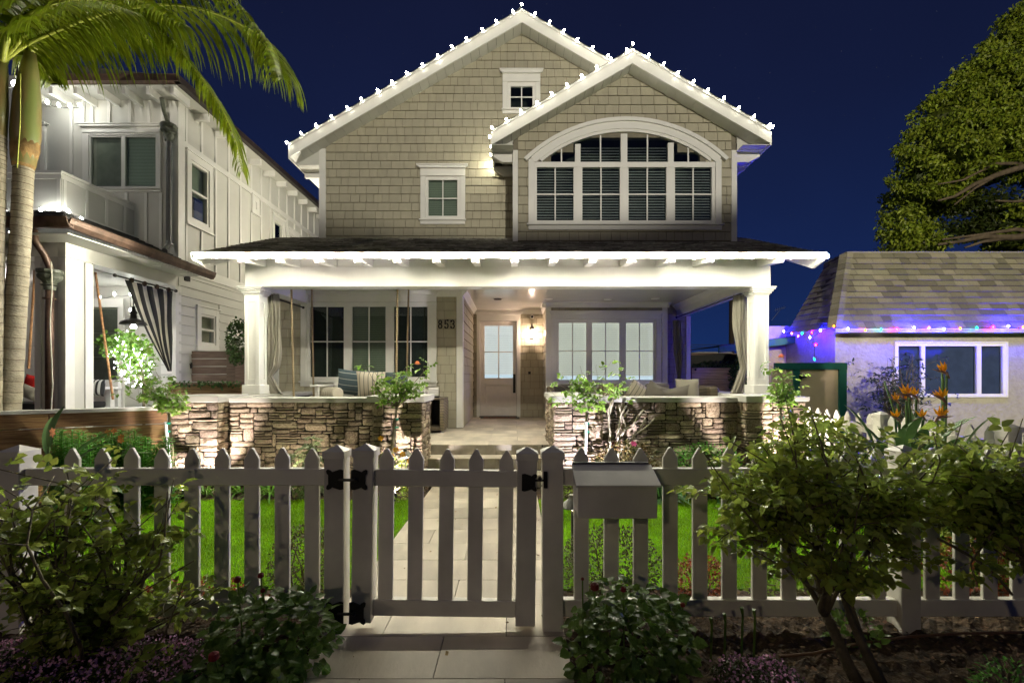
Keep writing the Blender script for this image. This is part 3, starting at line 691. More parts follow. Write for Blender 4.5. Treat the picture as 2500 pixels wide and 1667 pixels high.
wall_board('wall', [(-1.02, .45), (.76, .45), (.76, 3.3), (-1.02, 3.3)], DOORH, F_front(DD), SHEATH, H)
cover('shingle', [(-.99, .50), (.75, .50), (.75, 3.18), (-.99, 3.18)], .178, .13, .26, F_front(DD), DOORH, tb=.024)
wall_board('wall', [(10.4, .45), (11.5, .45), (11.5, 3.3), (10.4, 3.3)], [], F_left(.765), SHEATH, H)
cover('shingle', [(10.5, .50), (11.44, .50), (11.44, 3.18), (10.5, 3.18)], .178, .13, .26, F_left(.765))
WB = (1356, 1602, 779, 931); hB = [hole(DB, *WB)]
wall_board('wall', [(.76, .45), (3.5, .45), (3.5, 3.3), (.76, 3.3)], hB, F_front(DB), SHEATH, H)
cover('shingle', [(.86, .50), (3.40, .50), (3.40, 3.18), (.86, 3.18)], .178, .13, .26, F_front(DB), hB)
part('corner_board', MB().box(.745, .86, DB-.03, DB+.0, .5, 3.18).box(.745, .77, DB+.001, DB+.10, .5, 3.18), WHITE, H, bevel=.003)
part('corner_board', MB().box(3.40, 3.52, DB-.03, DB+.0, .5, 3.18), WHITE, H, bevel=.003)
part('wall', MB().box(3.49, 3.51, DB+.001, DR, .45, 3.3), SIDING, H)
wall_board('wall', [(3.5, .45), (4.19, .45), (4.19, 3.3), (3.5, 3.3)], [], F_front(DR), SHEATH, H)
cover('shingle', [(3.51, .50), (4.10, .50), (4.10, 3.18), (3.51, 3.18)], .178, .12, .2, F_front(DR))
part('corner_board', MB().box(4.10, 4.20, DR-.03, DR+.1, .5, 2.94), WHITE, H, bevel=.003)
emit('shingle', 'shingle', H, SIDING, SIDING_J, 300)
window(H, DM, WL, [(757.7, 840), (860, 942), (961.8, 1044)], (749, 920), mid=834, casing=(735.6, 1066), header=(732, 1072, 714, 738), sill=(735.6, 1066, 930, 942.5), blind={(757.7, 840): ROOM, (860, 942): BLIND_D, (961.8, 1044): ROOM})
GREYW = M('shaded_sash_paint', (.40, .38, .38), .5)
window(H, DB, WB, [(1364, 1431), (1445, 1512), (1527.6, 1594.5)], (788, 927), mid=857, casing=(1345, 1614), header=(1341, 1617, 761, 779), sill=(1345, 1614, 934, 945), blind=BLIND_L, blindgap=.09, kind='lit')
# --- front door
dx0, dx1, dz0, dz1 = X(1172.3, DD), X(1260.8, DD), .495, Z(784.6, DD)
dr = MB(); gx0, gx1, gz0, gz1 = X(1183, DD), X(1252, DD), Z(922.6, DD), Z(795, DD); yd = DD+.03
dr.box(dx0, gx0, yd, yd+.045, dz0, dz1).box(gx1, dx1, yd, yd+.045, dz0, dz1).box(gx0, gx1, yd+.0005, yd+.045, gz1, dz1).box(gx0, gx1, yd+.0005, yd+.045, Z(939, DD), gz0)
dr.box(gx0, gx1, yd+.0005, yd+.045, dz0, Z(996, DD)).box(gx0, gx1, yd+.018, yd+.04, Z(996, DD), Z(939, DD))
DOORP = M('door_paint', (.80, .76, .71), .4, .03)
door = part('door', dr, DOORP, H, bevel=.004)
part('door_panel', MB().box(gx0+.04, gx1-.04, yd+.008, yd+.017, Z(993, DD), Z(942, DD)), DOORP, door, bevel=.01)
part('pane', MB().box(gx0-.004, gx1+.004, yd+.015, yd+.021, gz0-.004, gz1+.004), GLASSM, door)
part('blind', MB().box(gx0-.01, gx1+.01, yd+.055, yd+.062, gz0+.085, gz1+.02), BLIND_DR, door)
part('room_lining', MB().box(gx0-.03, gx1+.03, yd+.3, yd+.31, gz0-.05, gz1+.05), INTERIOR_L, door)
part('muntin', MB().box((gx0+gx1)/2-.014, (gx0+gx1)/2+.014, yd+.002, yd+.014, gz0, gz1), DOORP, door)
part('muntin', MB().box(gx0, gx1, yd+.0025, yd+.0135, Z(859, DD)-.012, Z(859, DD)+.012), DOORP, door)
part('handle', MB().box(X(1252.5, DD), X(1258.5, DD), yd-.03, yd-.001, Z(959, DD), Z(913, DD)), BLACK, door, bevel=.004)
dc = MB().box(X(1164, DD), dx0-.004, DD-.04, DD+.06, .492, dz1+.004).box(dx1+.004, X(1270.6, DD), DD-.04, DD+.06, .492, dz1+.004).box(X(1164, DD), X(1270.6, DD), DD-.05, DD+.06, dz1+.005, Z(766, DD))
dc.prism([(X(1164, DD), DD-.052, Z(769, DD)), (X(1158, DD), DD-.052, Z(764, DD)), (X(1158, DD), DD-.052, Z(762.5, DD)), (X(1276, DD), DD-.052, Z(762.5, DD)), (X(1276, DD), DD-.052, Z(764, DD)), (X(1270.6, DD), DD-.052, Z(769, DD))], (0, -.05, 0))
part('door_casing', dc, WHITE, H, bevel=.003)
part('door_sill', MB().box(dx0-.02, dx1+.02, DD-.05, DD+.08, .491, .515), BLACK, H)
# --- porch columns
def column(cx, yf, z0, z1):
    h = .117; y1 = yf+2*h; b = MB()
    b.box(cx-h+.018, cx+h-.018, yf+.018, y1-.018, z0, z1)
    c = part('porch_column', b, WHITE, H)
    b = MB(); w_ = .055
    for (a0, a1) in ((cx-h, cx-h+w_), (cx+h-w_, cx+h)):
        b.box(a0, a1, yf, yf+.0185, z0+.15, z1-.12); b.box(a0, a1, y1-.0185, y1, z0+.15, z1-.12)
    b.box(cx-h+w_, cx+h-w_, yf+.0005, yf+.018, z0+.15, z0+.24).box(cx-h+w_, cx+h-w_, yf+.0005, yf+.018, z1-.24, z1-.12)
    for xs in (-1, 1):
        xa = cx+xs*h; xi = cx+xs*(h-.0185)
        for (q0, q1) in ((yf+.0185, yf+.0185+w_-.01), (y1-.0185-w_+.01, y1-.0185)): b.box(xa, xi, q0, q1, z0+.15, z1-.12)
        b.box(xa-xs*.0005, xi, yf+.0185+w_-.01, y1-.0185-w_+.01, z0+.15, z0+.24).box(xa-xs*.0005, xi, yf+.0185+w_-.01, y1-.0185-w_+.01, z1-.24, z1-.12)
    part('stile', b, WHITE, c, bevel=.003)
    part('column_base', MB().box(cx-h-.028, cx+h+.028, yf-.028, y1+.028, z0, z0+.151), WHITE, c, bevel=.006)
    b = MB()
    for k_, (e0, za, zb) in enumerate(((.012, -.125, -.105), (.03, -.105, -.075), (.05, -.075, -.045), (.072, -.045, -.02), (.085, -.02, -.0005))): b.box(cx-h-e0, cx+h+e0, yf-e0, y1+e0, z1+za, z1+zb)
    part('capital', b, WHITE, c, bevel=.006)
column(-4.195, 7.30, 1.222, 2.94); column(3.985, 7.30, 1.222, 2.94)
# --- small fixtures
lt = part('wall_lantern', MB().lathe([(.03, 0), (.06, .012), (.058, .03), (.05, .032)], V(1298.8, 829, 11.30), 14).lathe([(.065, 0), (.07, .015), (.045, .045), (.02, .07), (.012, .095), (.02, .105), (.006, .13)], V(1298.8, 803, 11.30), 14).box(X(1298.8, 11.3)-.012, X(1298.8, 11.3)+.012, 11.36, DD-.02, Z(806, 11.3), Z(804, 11.3)).tube([V(1298.8, 829, 11.3), V(1298.8, 842, 11.32)], .004, 5), DARKM, H)
part('lantern_glass', MB().lathe([(.045, -.0), (.05, .08), (.05, .16), (.045, .22)], V(1298.8, 828, 11.30), 12), GLASS('lantern_glass', .05, (1, 1, 1)), lt, smooth=True)
part('bulb', MB().ball(V(1298.8, 815, 11.30), (.024, .024, .04), 8, 5), EM('warm_lantern_bulb', (1, .70, .52), 520), lt)
part('camera_dome', MB().lathe([(.0, -.03), (.03, -.03), (.055, -.01), (.055, .0)], (X(1299, DD), DD-.03, Z(774, DD)), 16, 'y'), WHITE, H, smooth=True)
part('camera_lens', MB().lathe([(.0, -.035), (.028, -.03), (.03, .0)], (X(1299, DD), DD-.032, Z(774, DD)), 12, 'y'), BLACK, H)
part('doorbell', MB().box(X(1289.5, DD), X(1295.5, DD), DD-.05, DD-.02, Z(913, DD), Z(907, DD)), BLACK, H)
for px, py, D in ((1215, 730, 9.3), (1340, 729, 9.3), (1484, 730, 9.3), (1600, 728, 9.0)):
    zz = cz-.003; D = (cz-CZ)*F/(CY-py)
    part('ceiling_light', MB().lathe([(.0, -.004), (.06, -.006), (.085, -.012), (.09, .0)], (X(px, D), D, zz), 20), WHITE if px != 1215 else COPPER, H)
sc = part('wall_lantern', MB().box(-3.84, -3.82, 10.4, 10.52, 4.7, 4.95).box(-3.98, -3.84, 10.44, 10.48, 4.93, 4.95), DARKM, H); part('bulb', MB().ball((-3.97, 10.46, 4.86), .05, 8, 6), EM('added_side_fill_bulb', (1, .93, .76), 720), sc)  # added lantern, hidden from view, that brightens the neighbour's upper side wall
sc = part('wall_lantern', MB().box(-3.84, -3.82, 12.4, 12.52, 2.2, 2.45).box(-3.98, -3.84, 12.44, 12.48, 2.43, 2.45), DARKM, H); part('bulb', MB().ball((-3.97, 12.46, 2.36), .05, 8, 6), EM('added_gate_fill_bulb', (1, .93, .76), 420), sc)  # second added unseen lantern, fill light for the gap between the houses
# house number from bent strips
def digit(ch, x, z, y, w_, h, th=.023):
    def arc(cx, cz_, rx, rz, a0, a1, n=18): return [(cx+rx*math.cos(a0+(a1-a0)*i/n), y, cz_+rz*math.sin(a0+(a1-a0)*i/n)) for i in range(n+1)]
    P = math.pi; ps = []
    if ch == '8': ps = [arc(x, z+h*.26, w_*.5, h*.25, 0, 2*P), arc(x, z+h*.75, w_*.42, h*.22, 0, 2*P)]
    if ch == '5': ps = [[(x+w_*.42, y, z+h*.97), (x-w_*.33, y, z+h*.97), (x-w_*.4, y, z+h*.52)]+arc(x-.0, z+h*.31, w_*.5, h*.30, P*.72, -P*.80)]
    if ch == '3': ps = [arc(x, z+h*.75, w_*.45, h*.22, P*.85, -P*.5)+arc(x, z+h*.27, w_*.5, h*.27, P*.5, -P*.85)]
    b = MB()
    for p in ps:
        n = len(p)
        for i in range(n-1):
            a, c = Vector(p[i]), Vector(p[i+1]); dv = (c-a).normalized(); q = Vector((-dv.z, 0, dv.x)); t0 = th*(.55+.45*abs(dv.z))
            b.prism([a-q*t0/2-dv*.003, a+q*t0/2-dv*.003, c+q*t0/2+dv*.003, c-q*t0/2+dv*.003], (0, .012+.0001*i, 0))
        for e_ in ((0, -1) if ch != '8' else ()):
            b.lathe([(0, 0), (th*.8, 0), (th*.8, .013), (0, .013)], p[e_], 8, 'y')
    return b
for ch, px in (('8', 1075.5), ('5', 1090.5), ('3', 1105.5)):
    part('number_plate' if 0 else 'house_number', digit(ch, X(px, DM), Z(802, DM), DM-.045, .066, .162), BLACK, H)
# curtain rods
def rod(a, b_, r=.014):
    o = part('curtain_rod', MB().tube([a, b_], r, 8).ball(a, .026).ball(b_, .026), DARKM, H)
rod((-4.12, 7.60, 2.86), (-4.12, 8.93, 2.86)); rod((3.84, 7.52, 2.90), (3.84, 10.7, 2.90))
# ================================================================== light strings on the house
f1 = lambda x: PKZ-slope*abs(x-PKX)
pts = [(-4.30+.285*i, 8.645, f1(-4.30+.285*i)+.035) for i in range(17)]
light_string(pts[:15]+[(PKX-.17, 8.645, f1(PKX-.17)+.035), (PKX, 8.645, PKZ+.07)], 'white bulbs climbing the long slope of the tall gable', 'white string lights on the shingled house', kinds=['gable']*17, tilt=-.5)
n = 8
pts = [(PKX+.24+.275*i, 8.645, f1(PKX+.24+.275*i)+.035) for i in range(9)]
light_string(pts, 'white bulbs descending from the tall gable peak to the arched-window gable', 'white string lights on the shingled house', kinds=['gable']*17, tilt=.5)
f2 = lambda x: GZ-slope*abs(x-GX)
pts = [(xgl-.02+.262*i, 7.965, f2(xgl-.02+.262*i)+.035) for i in range(10)]+[(GX, 7.965, GZ+.08)]
light_string(pts, 'white bulbs on the left slope of the arched-window gable', 'white string lights on the shingled house', kinds=['gable']*17, tilt=-.5)
pts = [(GX+.26+.265*i, 7.965, f2(GX+.26+.265*i)+.035) for i in range(9)]+[(xgr+.03, 7.965, f2(xgr)+.03)]
light_string(pts, 'white bulbs on the right slope of the arched-window gable', 'white string lights on the shingled house', kinds=['gable']*17, tilt=.5)
light_string([(xgl-.06, 8.05+.28*i, zeG+.15-.02*i) for i in range(4)]+[(xgl-.07, 8.84, zeG+.02)], 'short run of white bulbs beside the corner bracket, touching the shingled wall', 'white string lights on the shingled house', kinds=['gable']*4+['dim'])
light_string([(xgr+.06, 8.15+.29*i, zeG+.15-.02*i) for i in range(5)], 'white bulbs under the dark sky along the far eave of the arched-window gable', 'white string lights on the shingled house', kinds=['gable']*5)
pts = [(xe0+.12+i*(xe1-xe0-.1)/33.0, ye-.058, ze-.050+R.uniform(-.008, .008)) for i in range(34)]
light_string(pts, 'long row of white bulbs along the porch eave', 'white string lights on the shingled house')
# ================================================================== STONE WALLS
def stone_proto(k):
    rr = random.Random(100+k); nu, nv = 4, 3; b = MB(); g = []
    for j in range(nv+1):
        for i in range(nu+1):
            u, v = i/nu, j/nv; ed = min(i, nu-i) == 0 or min(j, nv-j) == 0
            d = rr.uniform(.5, .72) if ed else rr.uniform(.8, 1.08)
            cu = .5+(u-.5)*(1-(.06 if j in (0, nv) else 0)); cv = .5+(v-.5)*(1-(.10 if i in (0, nu) else 0))
            g.append((cu-.5+rr.uniform(-.025, .025), -d, cv-.5+rr.uniform(-.035, .035)))
    b.v = g
    for j in range(nv):
        for i in range(nu):
            q = j*(nu+1)+i; b.f.append((q, q+1, q+nu+2, q+nu+1))
    rim = [i for i in range(nu+1)]+[(nu+1)*(j+1)-1 for j in range(1, nv+1)]+[nv*(nu+1)+i for i in range(nu-1, -1, -1)]+[(nu+1)*j for j in range(nv-1, 0, -1)]
    n0 = len(b.v); b.v += [(b.v[i][0]*1.0, 0.0, b.v[i][2]) for i in rim]; n = len(rim)
    for i in range(n): b.f.append((rim[i], n0+i, n0+(i+1) % n, rim[(i+1) % n]))
    return b
SPB = [stone_proto(k) for k in range(12)]; SPM = []
for k in range(12):
    me = bpy.data.meshes.new('stone'); me.from_pydata(SPB[k].v, [], SPB[k].f); me.materials.append(STONE); sane(me); SPM.append(me)
def pack(u0, u1, v0, v1, cw=.05, chh=.036):
    nx = max(2, round((u1-u0)/cw)); ny = max(2, round((v1-v0)/chh)); cw = (u1-u0)/nx; chh = (v1-v0)/ny; occ = np.zeros((ny, nx), bool); out = []
    for j in range(ny):
        for i in range(nx):
            if occ[j, i]: continue
            q = R.random(); h = 1 if q < .36 else 2 if q < .86 else 3 if q < .95 else 5
            w_ = R.choice((2, 3, 3, 4, 5, 6, 7)) if h < 3 else R.choice((4, 5, 6, 7))
            if h == 5: w_ = R.choice((4, 5, 6))
            ww = 0
            while ww < w_ and i+ww < nx and not occ[j, i+ww]: ww += 1
            if i+ww < nx and nx-(i+ww) == 1 and not occ[j, nx-1]: ww += 1
            hh = 1
            while hh < h and j+hh < ny and not occ[j+hh, i:i+ww].any(): hh += 1
            if ny-(j+hh) == 1 and not occ[ny-1, i:i+ww].any(): hh += 1
            occ[j:j+hh, i:i+ww] = True; out.append((u0+i*cw, u0+(i+ww)*cw, v0+j*chh, v0+(j+hh)*chh))
    return out
def stone_faces(parent, faces, limit=300):
    """faces: list of (u0,u1,v0,v1, kind, plane, depth) kind F front(-y) R(+x) L(-x)"""
    st = []
    for (u0, u1, v0, v1, kd, pl) in faces:
        for s in pack(u0, u1, v0, v1):
            D = pl if kd == 'F' else (s[0]+s[1])/2; fx = abs(pl) if kd != 'F' else 1
            ap = (s[1]-s[0])*(s[3]-s[2])/D/D*(1 if kd == 'F' else .25)
            st.append((ap, s, kd, pl))
    st.sort(key=lambda q: -q[0]); rest = MB()
    for i, (ap, s, kd, pl) in enumerate(st):
        du, dv = s[1]-s[0]-.013, s[3]-s[2]-.012; cu, cv = (s[0]+s[1])/2, (s[2]+s[3])/2; k = R.randrange(12); dp = R.uniform(.022, .048)
        if kd == 'F': mtx = Matrix.Translation((cu, pl, cv)) @ Matrix.Diagonal((du, dp, dv, 1))
        elif kd == 'R': mtx = Matrix.Translation((pl, cu, cv)) @ Matrix.Rotation(math.pi/2, 4, 'Z') @ Matrix.Diagonal((du, dp, dv, 1))
        else: mtx = Matrix.Translation((pl, cu, cv)) @ Matrix.Rotation(-math.pi/2, 4, 'Z') @ Matrix.Diagonal((du, dp, dv, 1))
        if i < limit:
            o = bpy.data.objects.new('stone', SPM[k]); COL.objects.link(o); o.parent = parent; o.matrix_local = Matrix.Translation(-LOC[parent.name]) @ mtx
        else: rest.add([tuple(mtx @ Vector(p)) for p in SPB[k].v], SPB[k].f)
    if rest.v: o = part('stone_field', rest, STONE_J, parent); o['kind'] = 'stuff'
def cap(parent, x0, x1, y0, y1, z0, z1): part('cap', MB().box(x0, x1, y0, y1, z0, z1), CAP, parent, bevel=.006)
SWL = thing('stone_wall', 'ledgestone porch wall with two piers below the porch swing', 'wall', (-2.9, 6.3, 0))
core = MB().box(-4.52, -3.96, 6.07, 6.66, 0, 1.16).box(-3.959, -1.86, 6.29, 6.55, 0, 1.15).box(-1.86, -1.24, 6.07, 6.66, 0, 1.16).box(-4.40, -3.98, 6.661, 8.9, 0, 1.15)
part('mortar_core', core, MORTAR, SWL)
stone_faces(SWL, [(-4.56, -3.92, .0, 1.16, 'F', 6.065), (-3.92, -1.88, .0, 1.15, 'F', 6.285), (-1.88, -1.205, .0, 1.16, 'F', 6.065), (6.05, 6.67, .0, 1.16, 'R', -1.235), (6.05, 6.30, 0, 1.16, 'R', -3.955)])
cap(SWL, -4.60, -3.88, 5.98, 6.70, 1.165, 1.25); cap(SWL, -1.93, -1.165, 5.98, 6.72, 1.165, 1.25); cap(SWL, -3.879, -1.931, 6.20, 6.62, 1.152, 1.215); cap(SWL, -4.46, -3.90, 6.701, 8.95, 1.152, 1.218)
SWR = thing('stone_wall', 'ledgestone porch wall with pier beside the steps, in front of the sofa', 'wall', (2.3, 6.3, 0))
core = MB().box(.57, 1.16, 6.07, 7.6, 0, 1.16).box(1.161, 3.12, 6.29, 6.55, 0, 1.15).box(3.12, 3.68, 6.07, 6.66, 0, 1.16).box(3.681, 4.14, 6.5, 10.6, 0, 1.15)
part('mortar_core', core, MORTAR, SWR)
stone_faces(SWR, [(.53, 1.20, .0, 1.16, 'F', 6.065), (1.20, 3.10, .0, 1.15, 'F', 6.285), (3.10, 3.70, .0, 1.16, 'F', 6.065), (6.05, 7.62, .0, 1.16, 'L', .565), (6.05, 6.3, 0, 1.16, 'L', 3.115), (3.7, 4.16, 0, 1.15, 'F', 6.495)])
cap(SWR, .49, 1.24, 5.98, 6.72, 1.165, 1.25); cap(SWR, .52, 1.20, 6.721, 7.66, 1.165, 1.245); cap(SWR, 1.241, 3.06, 6.20, 6.62, 1.157, 1.222); cap(SWR, 3.061, 3.73, 5.98, 6.72, 1.165, 1.25); cap(SWR, 3.731, 4.2, 6.44, 10.7, 1.152, 1.218)
# ================================================================== PICKET FENCES, GATE, MAILBOX
FD = 2.66
def post(parent, x0, x1, y0, y1, z0, z1, nm='post'):
    b = MB().box(x0, x1, y0, y1, z0, z1-.055)
    p = part(nm, b, VINYL, parent, bevel=.004)
    cx, cy = (x0+x1)/2, (y0+y1)/2; e_ = .007; b = MB().box(x0-e_, x1+e_, y0-e_, y1+e_, z1-.075, z1-.035)
    b.add([(x0-e_, y0-e_, z1-.0349), (x1+e_, y0-e_, z1-.0349), (x1+e_, y1+e_, z1-.0349), (x0-e_, y1+e_, z1-.0349), (cx, cy, z1)], [(0, 1, 4), (1, 2, 4), (2, 3, 4), (3, 0, 4), (3, 2, 1, 0)])
    part('post_cap', b, VINYL, p); return p
def picket_mesh(w_, zb, zt, th=.021, along='x'):
    h = w_/2; pts = [(-h, 0, zb), (h, 0, zb), (h, 0, zt-.062), (.008, 0, zt), (-.008, 0, zt), (-h, 0, zt-.062)]
    if along == 'y': pts = [(0, p[0], p[2]) for p in pts]; b = MB().prism(pts, (th, 0, 0))
    else: b = MB().prism(pts, (0, th, 0))
    return b
def picket_obj(me, parent, x, y):
    o = bpy.data.objects.new('picket', me); _link(o, parent, (x+R.uniform(-.003, .003), y, R.uniform(-.004, .004))); o.rotation_euler = (0, R.uniform(-.004, .004), 0)
    b = o.modifiers.new('edge', 'BEVEL'); b.width = .003; b.segments = 1; b.limit_method = 'ANGLE'; return o
pm = bpy.data.meshes.new('picket'); b = picket_mesh(.088, .10, 1.078); pm.from_pydata(b.v, [], b.f); pm.materials.append(VINYL); sane(pm)
def rails(parent, x0, x1, y=FD+.028):
    part('rail', MB().box(x0, x1, y, y+.05, .858, .958), VINYL, parent, bevel=.004); part('rail', MB().box(x0, x1, y, y+.05, .084, .183), VINYL, parent, bevel=.004)
FL = thing('picket_fence', 'white vinyl picket fence half hidden by the leggy rose bush', 'fence', (-1.9, FD, 0))
xp = X(790.5, FD); post(FL, xp, xp+.113, FD, FD+.113, -.02, 1.097)
post(FL, -3.005, -2.89, FD, FD+.113, -.02, 1.097)
rails(FL, -2.89, xp); rails(FL, -4.3, -3.005)
for i in range(9): picket_obj(pm, FL, X(761-73.5*i, FD+.04), FD+.022+.018)
for i in range(6): picket_obj(pm, FL, -3.10-.176*i, FD+.04)
for i in range(len([1])): pass
FR = thing('picket_fence', 'white vinyl picket fence carrying the mailbox', 'fence', (2.0, FD, 0))
xq = X(1324.6, FD); post(FR, xq, xq+.122, FD, FD+.113, -.02, 1.093); xr_ = X(2202, FD); post(FR, xr_, xr_+.115, FD, FD+.113, -.02, 1.097)
rails(FR, xq+.122, xr_); rails(FR, xr_+.115, 4.05)
for i in range(11): picket_obj(pm, FR, X(1421+72.3*i, FD+.04), FD+.04)
for i in range(9): picket_obj(pm, FR, xr_+.22+.172*i, FD+.04)
post(FR, 4.05, 4.165, FD, FD+.113, -.02, 1.097)
FS = thing('picket_fence', 'white side picket fence running back past the bird of paradise', 'fence', (4.1, 4, 0))
pm2 = bpy.data.meshes.new('picket'); b = picket_mesh(.088, .10, 1.078, along='y'); pm2.from_pydata(b.v, [], b.f); pm2.materials.append(VINYL); sane(pm2)
post(FS, 4.05, 4.163, 3.72, 3.833, -.02, 1.12); post(FS, 4.05, 4.163, 5.02, 5.133, -.02, 1.12)
for (ya, yb) in ((2.78, 3.72), (3.833, 5.02), (5.133, 6.4)):
    part('rail', MB().box(4.08, 4.13, ya, yb, .858, .958), VINYL, FS); part('rail', MB().box(4.08, 4.13, ya, yb, .084, .183), VINYL, FS)
    n = round((yb-ya)/.175)
    for i in range(n): picket_obj(pm2, FS, 4.094, ya+(i+.5)*(yb-ya)/n)
# gate (hangs slightly low on the latch side)
G = thing('garden_gate', 'white vinyl picket gate with black hinges across the paved path', 'gate', (X(880, FD), FD, 0))
gl0, gl1, gr0, gr1 = X(856, FD), X(905, FD), X(1257.6, FD), X(1306, FD)
post(G, gl0, gl1, FD-.002, FD+.108, .062, 1.105); pr_ = post(G, gr0, gr1, FD-.002, FD+.108, .055, 1.10)
part('rail', MB().box(gl1, gr0, FD+.028, FD+.078, .858, .955), VINYL, G, bevel=.004); part('rail', MB().box(gl1, gr0, FD+.028, FD+.078, .090, .186), VINYL, G, bevel=.004)
for px in (939.7, 1011, 1084.5, 1157.7, 1230): picket_obj(pm, G, X(px, FD+.04), FD+.04)
G.rotation_euler = (0, math.radians(.75), 0)
def hinge(parent, x0, x1, z0, z1, y, flip):
    b = MB(); w_, h = x1-x0, z1-z0
    prof = [(0, .06), (.10, 0), (.25, .05), (.35, .13), (.5, .08), (.8, .0), (1, .03), (1, .97), (.8, 1), (.5, .92), (.35, .87), (.25, .95), (.10, 1), (0, .94), (.03, .80), (.12, .72), (.12, .28), (.03, .20)]
    pts = [((x1-u*w_ if flip else x0+u*w_), y, z0+v*h) for u, v in prof]
    if flip: pts = pts[::-1]
    b.prism(pts, (0, -.006, 0)); 
    return part('hinge_plate', b, BLACK, parent)
for (pa, pbm) in ((1145, 1195), (1467, 1522)):
    za, zb = Z(pbm, FD), Z(pa, FD)
    hinge(FL, X(797, FD), X(839, FD), za, zb, FD-.001, False); hinge(G, X(853, FD), X(893, FD), za, zb, FD-.006, True)
    part('hinge_pin', MB().tube([(X(826, FD), FD-.02, (za+zb)/2), (X(862, FD), FD-.02, (za+zb)/2)], .009, 8).ball((X(866, FD), FD-.018, (za+zb)/2), .014), BLACK, G)
hinge(G, X(1269, FD), X(1306, FD), Z(1193, FD), Z(1150, FD), FD-.006, True)
part('latch', MB().tube([(X(1300, FD), FD-.015, Z(1171, FD)), (X(1331, FD), FD-.015, Z(1171, FD))], .007, 6).ball((X(1318, FD), FD-.02, Z(1166, FD)), .013).box(X(1327, FD), X(1336, FD), FD-.014, FD-.001, Z(1190, FD), Z(1150, FD)), BLACK, FR)
for zz in (1090, 1152, 1188, 1508): part('screw', MB().ball((X(1325, FD), FD+.03, Z(zz, FD)), .006, 6, 4), BLACK, FR)
# mailbox
mx0, mx1 = X(1411, 2.45), X(1605, 2.45); yf_, yb_ = 2.45, 2.655
zt_, ze_, zb_ = .985, .925, .737
MBX = MB().prism([(mx0, yf_, ze_), (mx0, yb_, ze_+.05), (mx0, yb_, zb_+.02), (mx0, yf_+.0, zb_)], (mx1-mx0, 0, 0))
mbo = thing('mailbox', 'wide white slant-lid mailbox mounted on the picket fence', 'mailbox', ((mx0+mx1)/2, 2.55, zb_))
part('box_body', MBX, VINYL, mbo, bevel=.004)
part('lid', MB().prism([(mx0-.012, yf_-.014, ze_-.006), (mx0-.012, yb_-.03, zt_+.012), (mx0-.012, yb_-.03, zt_+.0), (mx0-.012, yf_-.014, ze_-.018)], (mx1-mx0+.03, 0, 0)), VINYL, mbo, bevel=.002)
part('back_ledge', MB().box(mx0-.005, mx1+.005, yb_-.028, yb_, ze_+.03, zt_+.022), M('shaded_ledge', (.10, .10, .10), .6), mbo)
# ================================================================== GARDEN LIGHTS
def path_light(x, y, ztop, label):
    t = thing('path_light', label, 'path light', (x, y, 0), 'bronze path lights'); k = ztop
    part('stake', MB().tube([(x, y, -.02), (x, y, k-.04)], .011, 8), DARKM, t)
    part('lamp_shade', MB().lathe([(.105, k-.075), (.10, k-.068), (.03, k-.012), (.026, k+.0), (.028, k+.02), (.0, k+.026)], (x, y, 0), 20), M('bronze_shade', (.17, .17, .14), .5, metal=.3), t, smooth=False)
    b = MB().lathe([(.02, k-.10), (.024, k-.08), (.0, k-.07)], (x, y, 0), 8); part('bulb', b, EM('path_bulb', (1, .85, .6), 60), t)
path_light(-1.36, 5.75, .58, 'bronze hat path light by the flowering patch at the step'); path_light(.47, 3.62, .545, 'bronze hat path light on the lawn behind the mailbox')
def uplight(x, y, aim, power, size, label, col=(1, .86, .80)):
    t = thing('landscape_light', label, 'spotlight', (x, y, 0), 'spotlights at the foot of the stone piers'); dv = (Vector(aim)-Vector((x, y, .1))).normalized()
    c = Vector((x, y, .08)); part('lamp_housing', MB().tube([c-dv*.05, c+dv*.03], [.03, .036], 10), BLACK, t); part('stake', MB().tube([(x, y, -.05), (x, y, .06)], .01, 6), BLACK, t)
    part('lens', MB().tube([c+dv*.031, c+dv*.034], [.03, .03], 10), EM('spot_lens', col, 25), t)
    s = spot('landscape_spot_lamp', c+dv*.05, aim, power, size, col, .012, .35); s.parent = t; s.location = c+dv*.05-LOC[t.name]; LOC[s.name] = c
UP = 120
uplight(-4.02, 5.55, (-4.22, 6.06, .75), UP, 95, 'spotlight aimed at the pier beside the timber wall')
uplight(-1.42, 5.42, (-1.40, 6.06, .72), UP*.7, 80, 'spotlight aimed at the pier left of the steps')
uplight(1.10, 5.30, (.86, 6.06, .95), UP*1.1, 100, 'spotlight behind the staked rose, aimed at the pier right of the steps', (.95, .88, 1.0))
uplight(-2.75, 5.62, (-2.9, 6.28, .8), UP*.16, 140, 'added fill spotlight brightening the stone wall below the swing', (1, .88, .66))  # extra lamp added to lift the wall between the piers
uplight(2.25, 5.60, (2.2, 6.28, .8), UP*.20, 140, 'small spotlight washing the stone wall below the sofa', (.95, 1, .72))
uplight(-4.75, 5.2, (-5.1, 5.7, .8), UP*.30, 140, 'added fill spotlight brightening the timber plank wall', (1, .92, .7))  # made-up lamp that brightens the timber planks
uplight(3.35, 5.45, (3.45, 6.06, .75), UP*1.6, 95, 'spotlight aimed at the end pier behind the big rose')
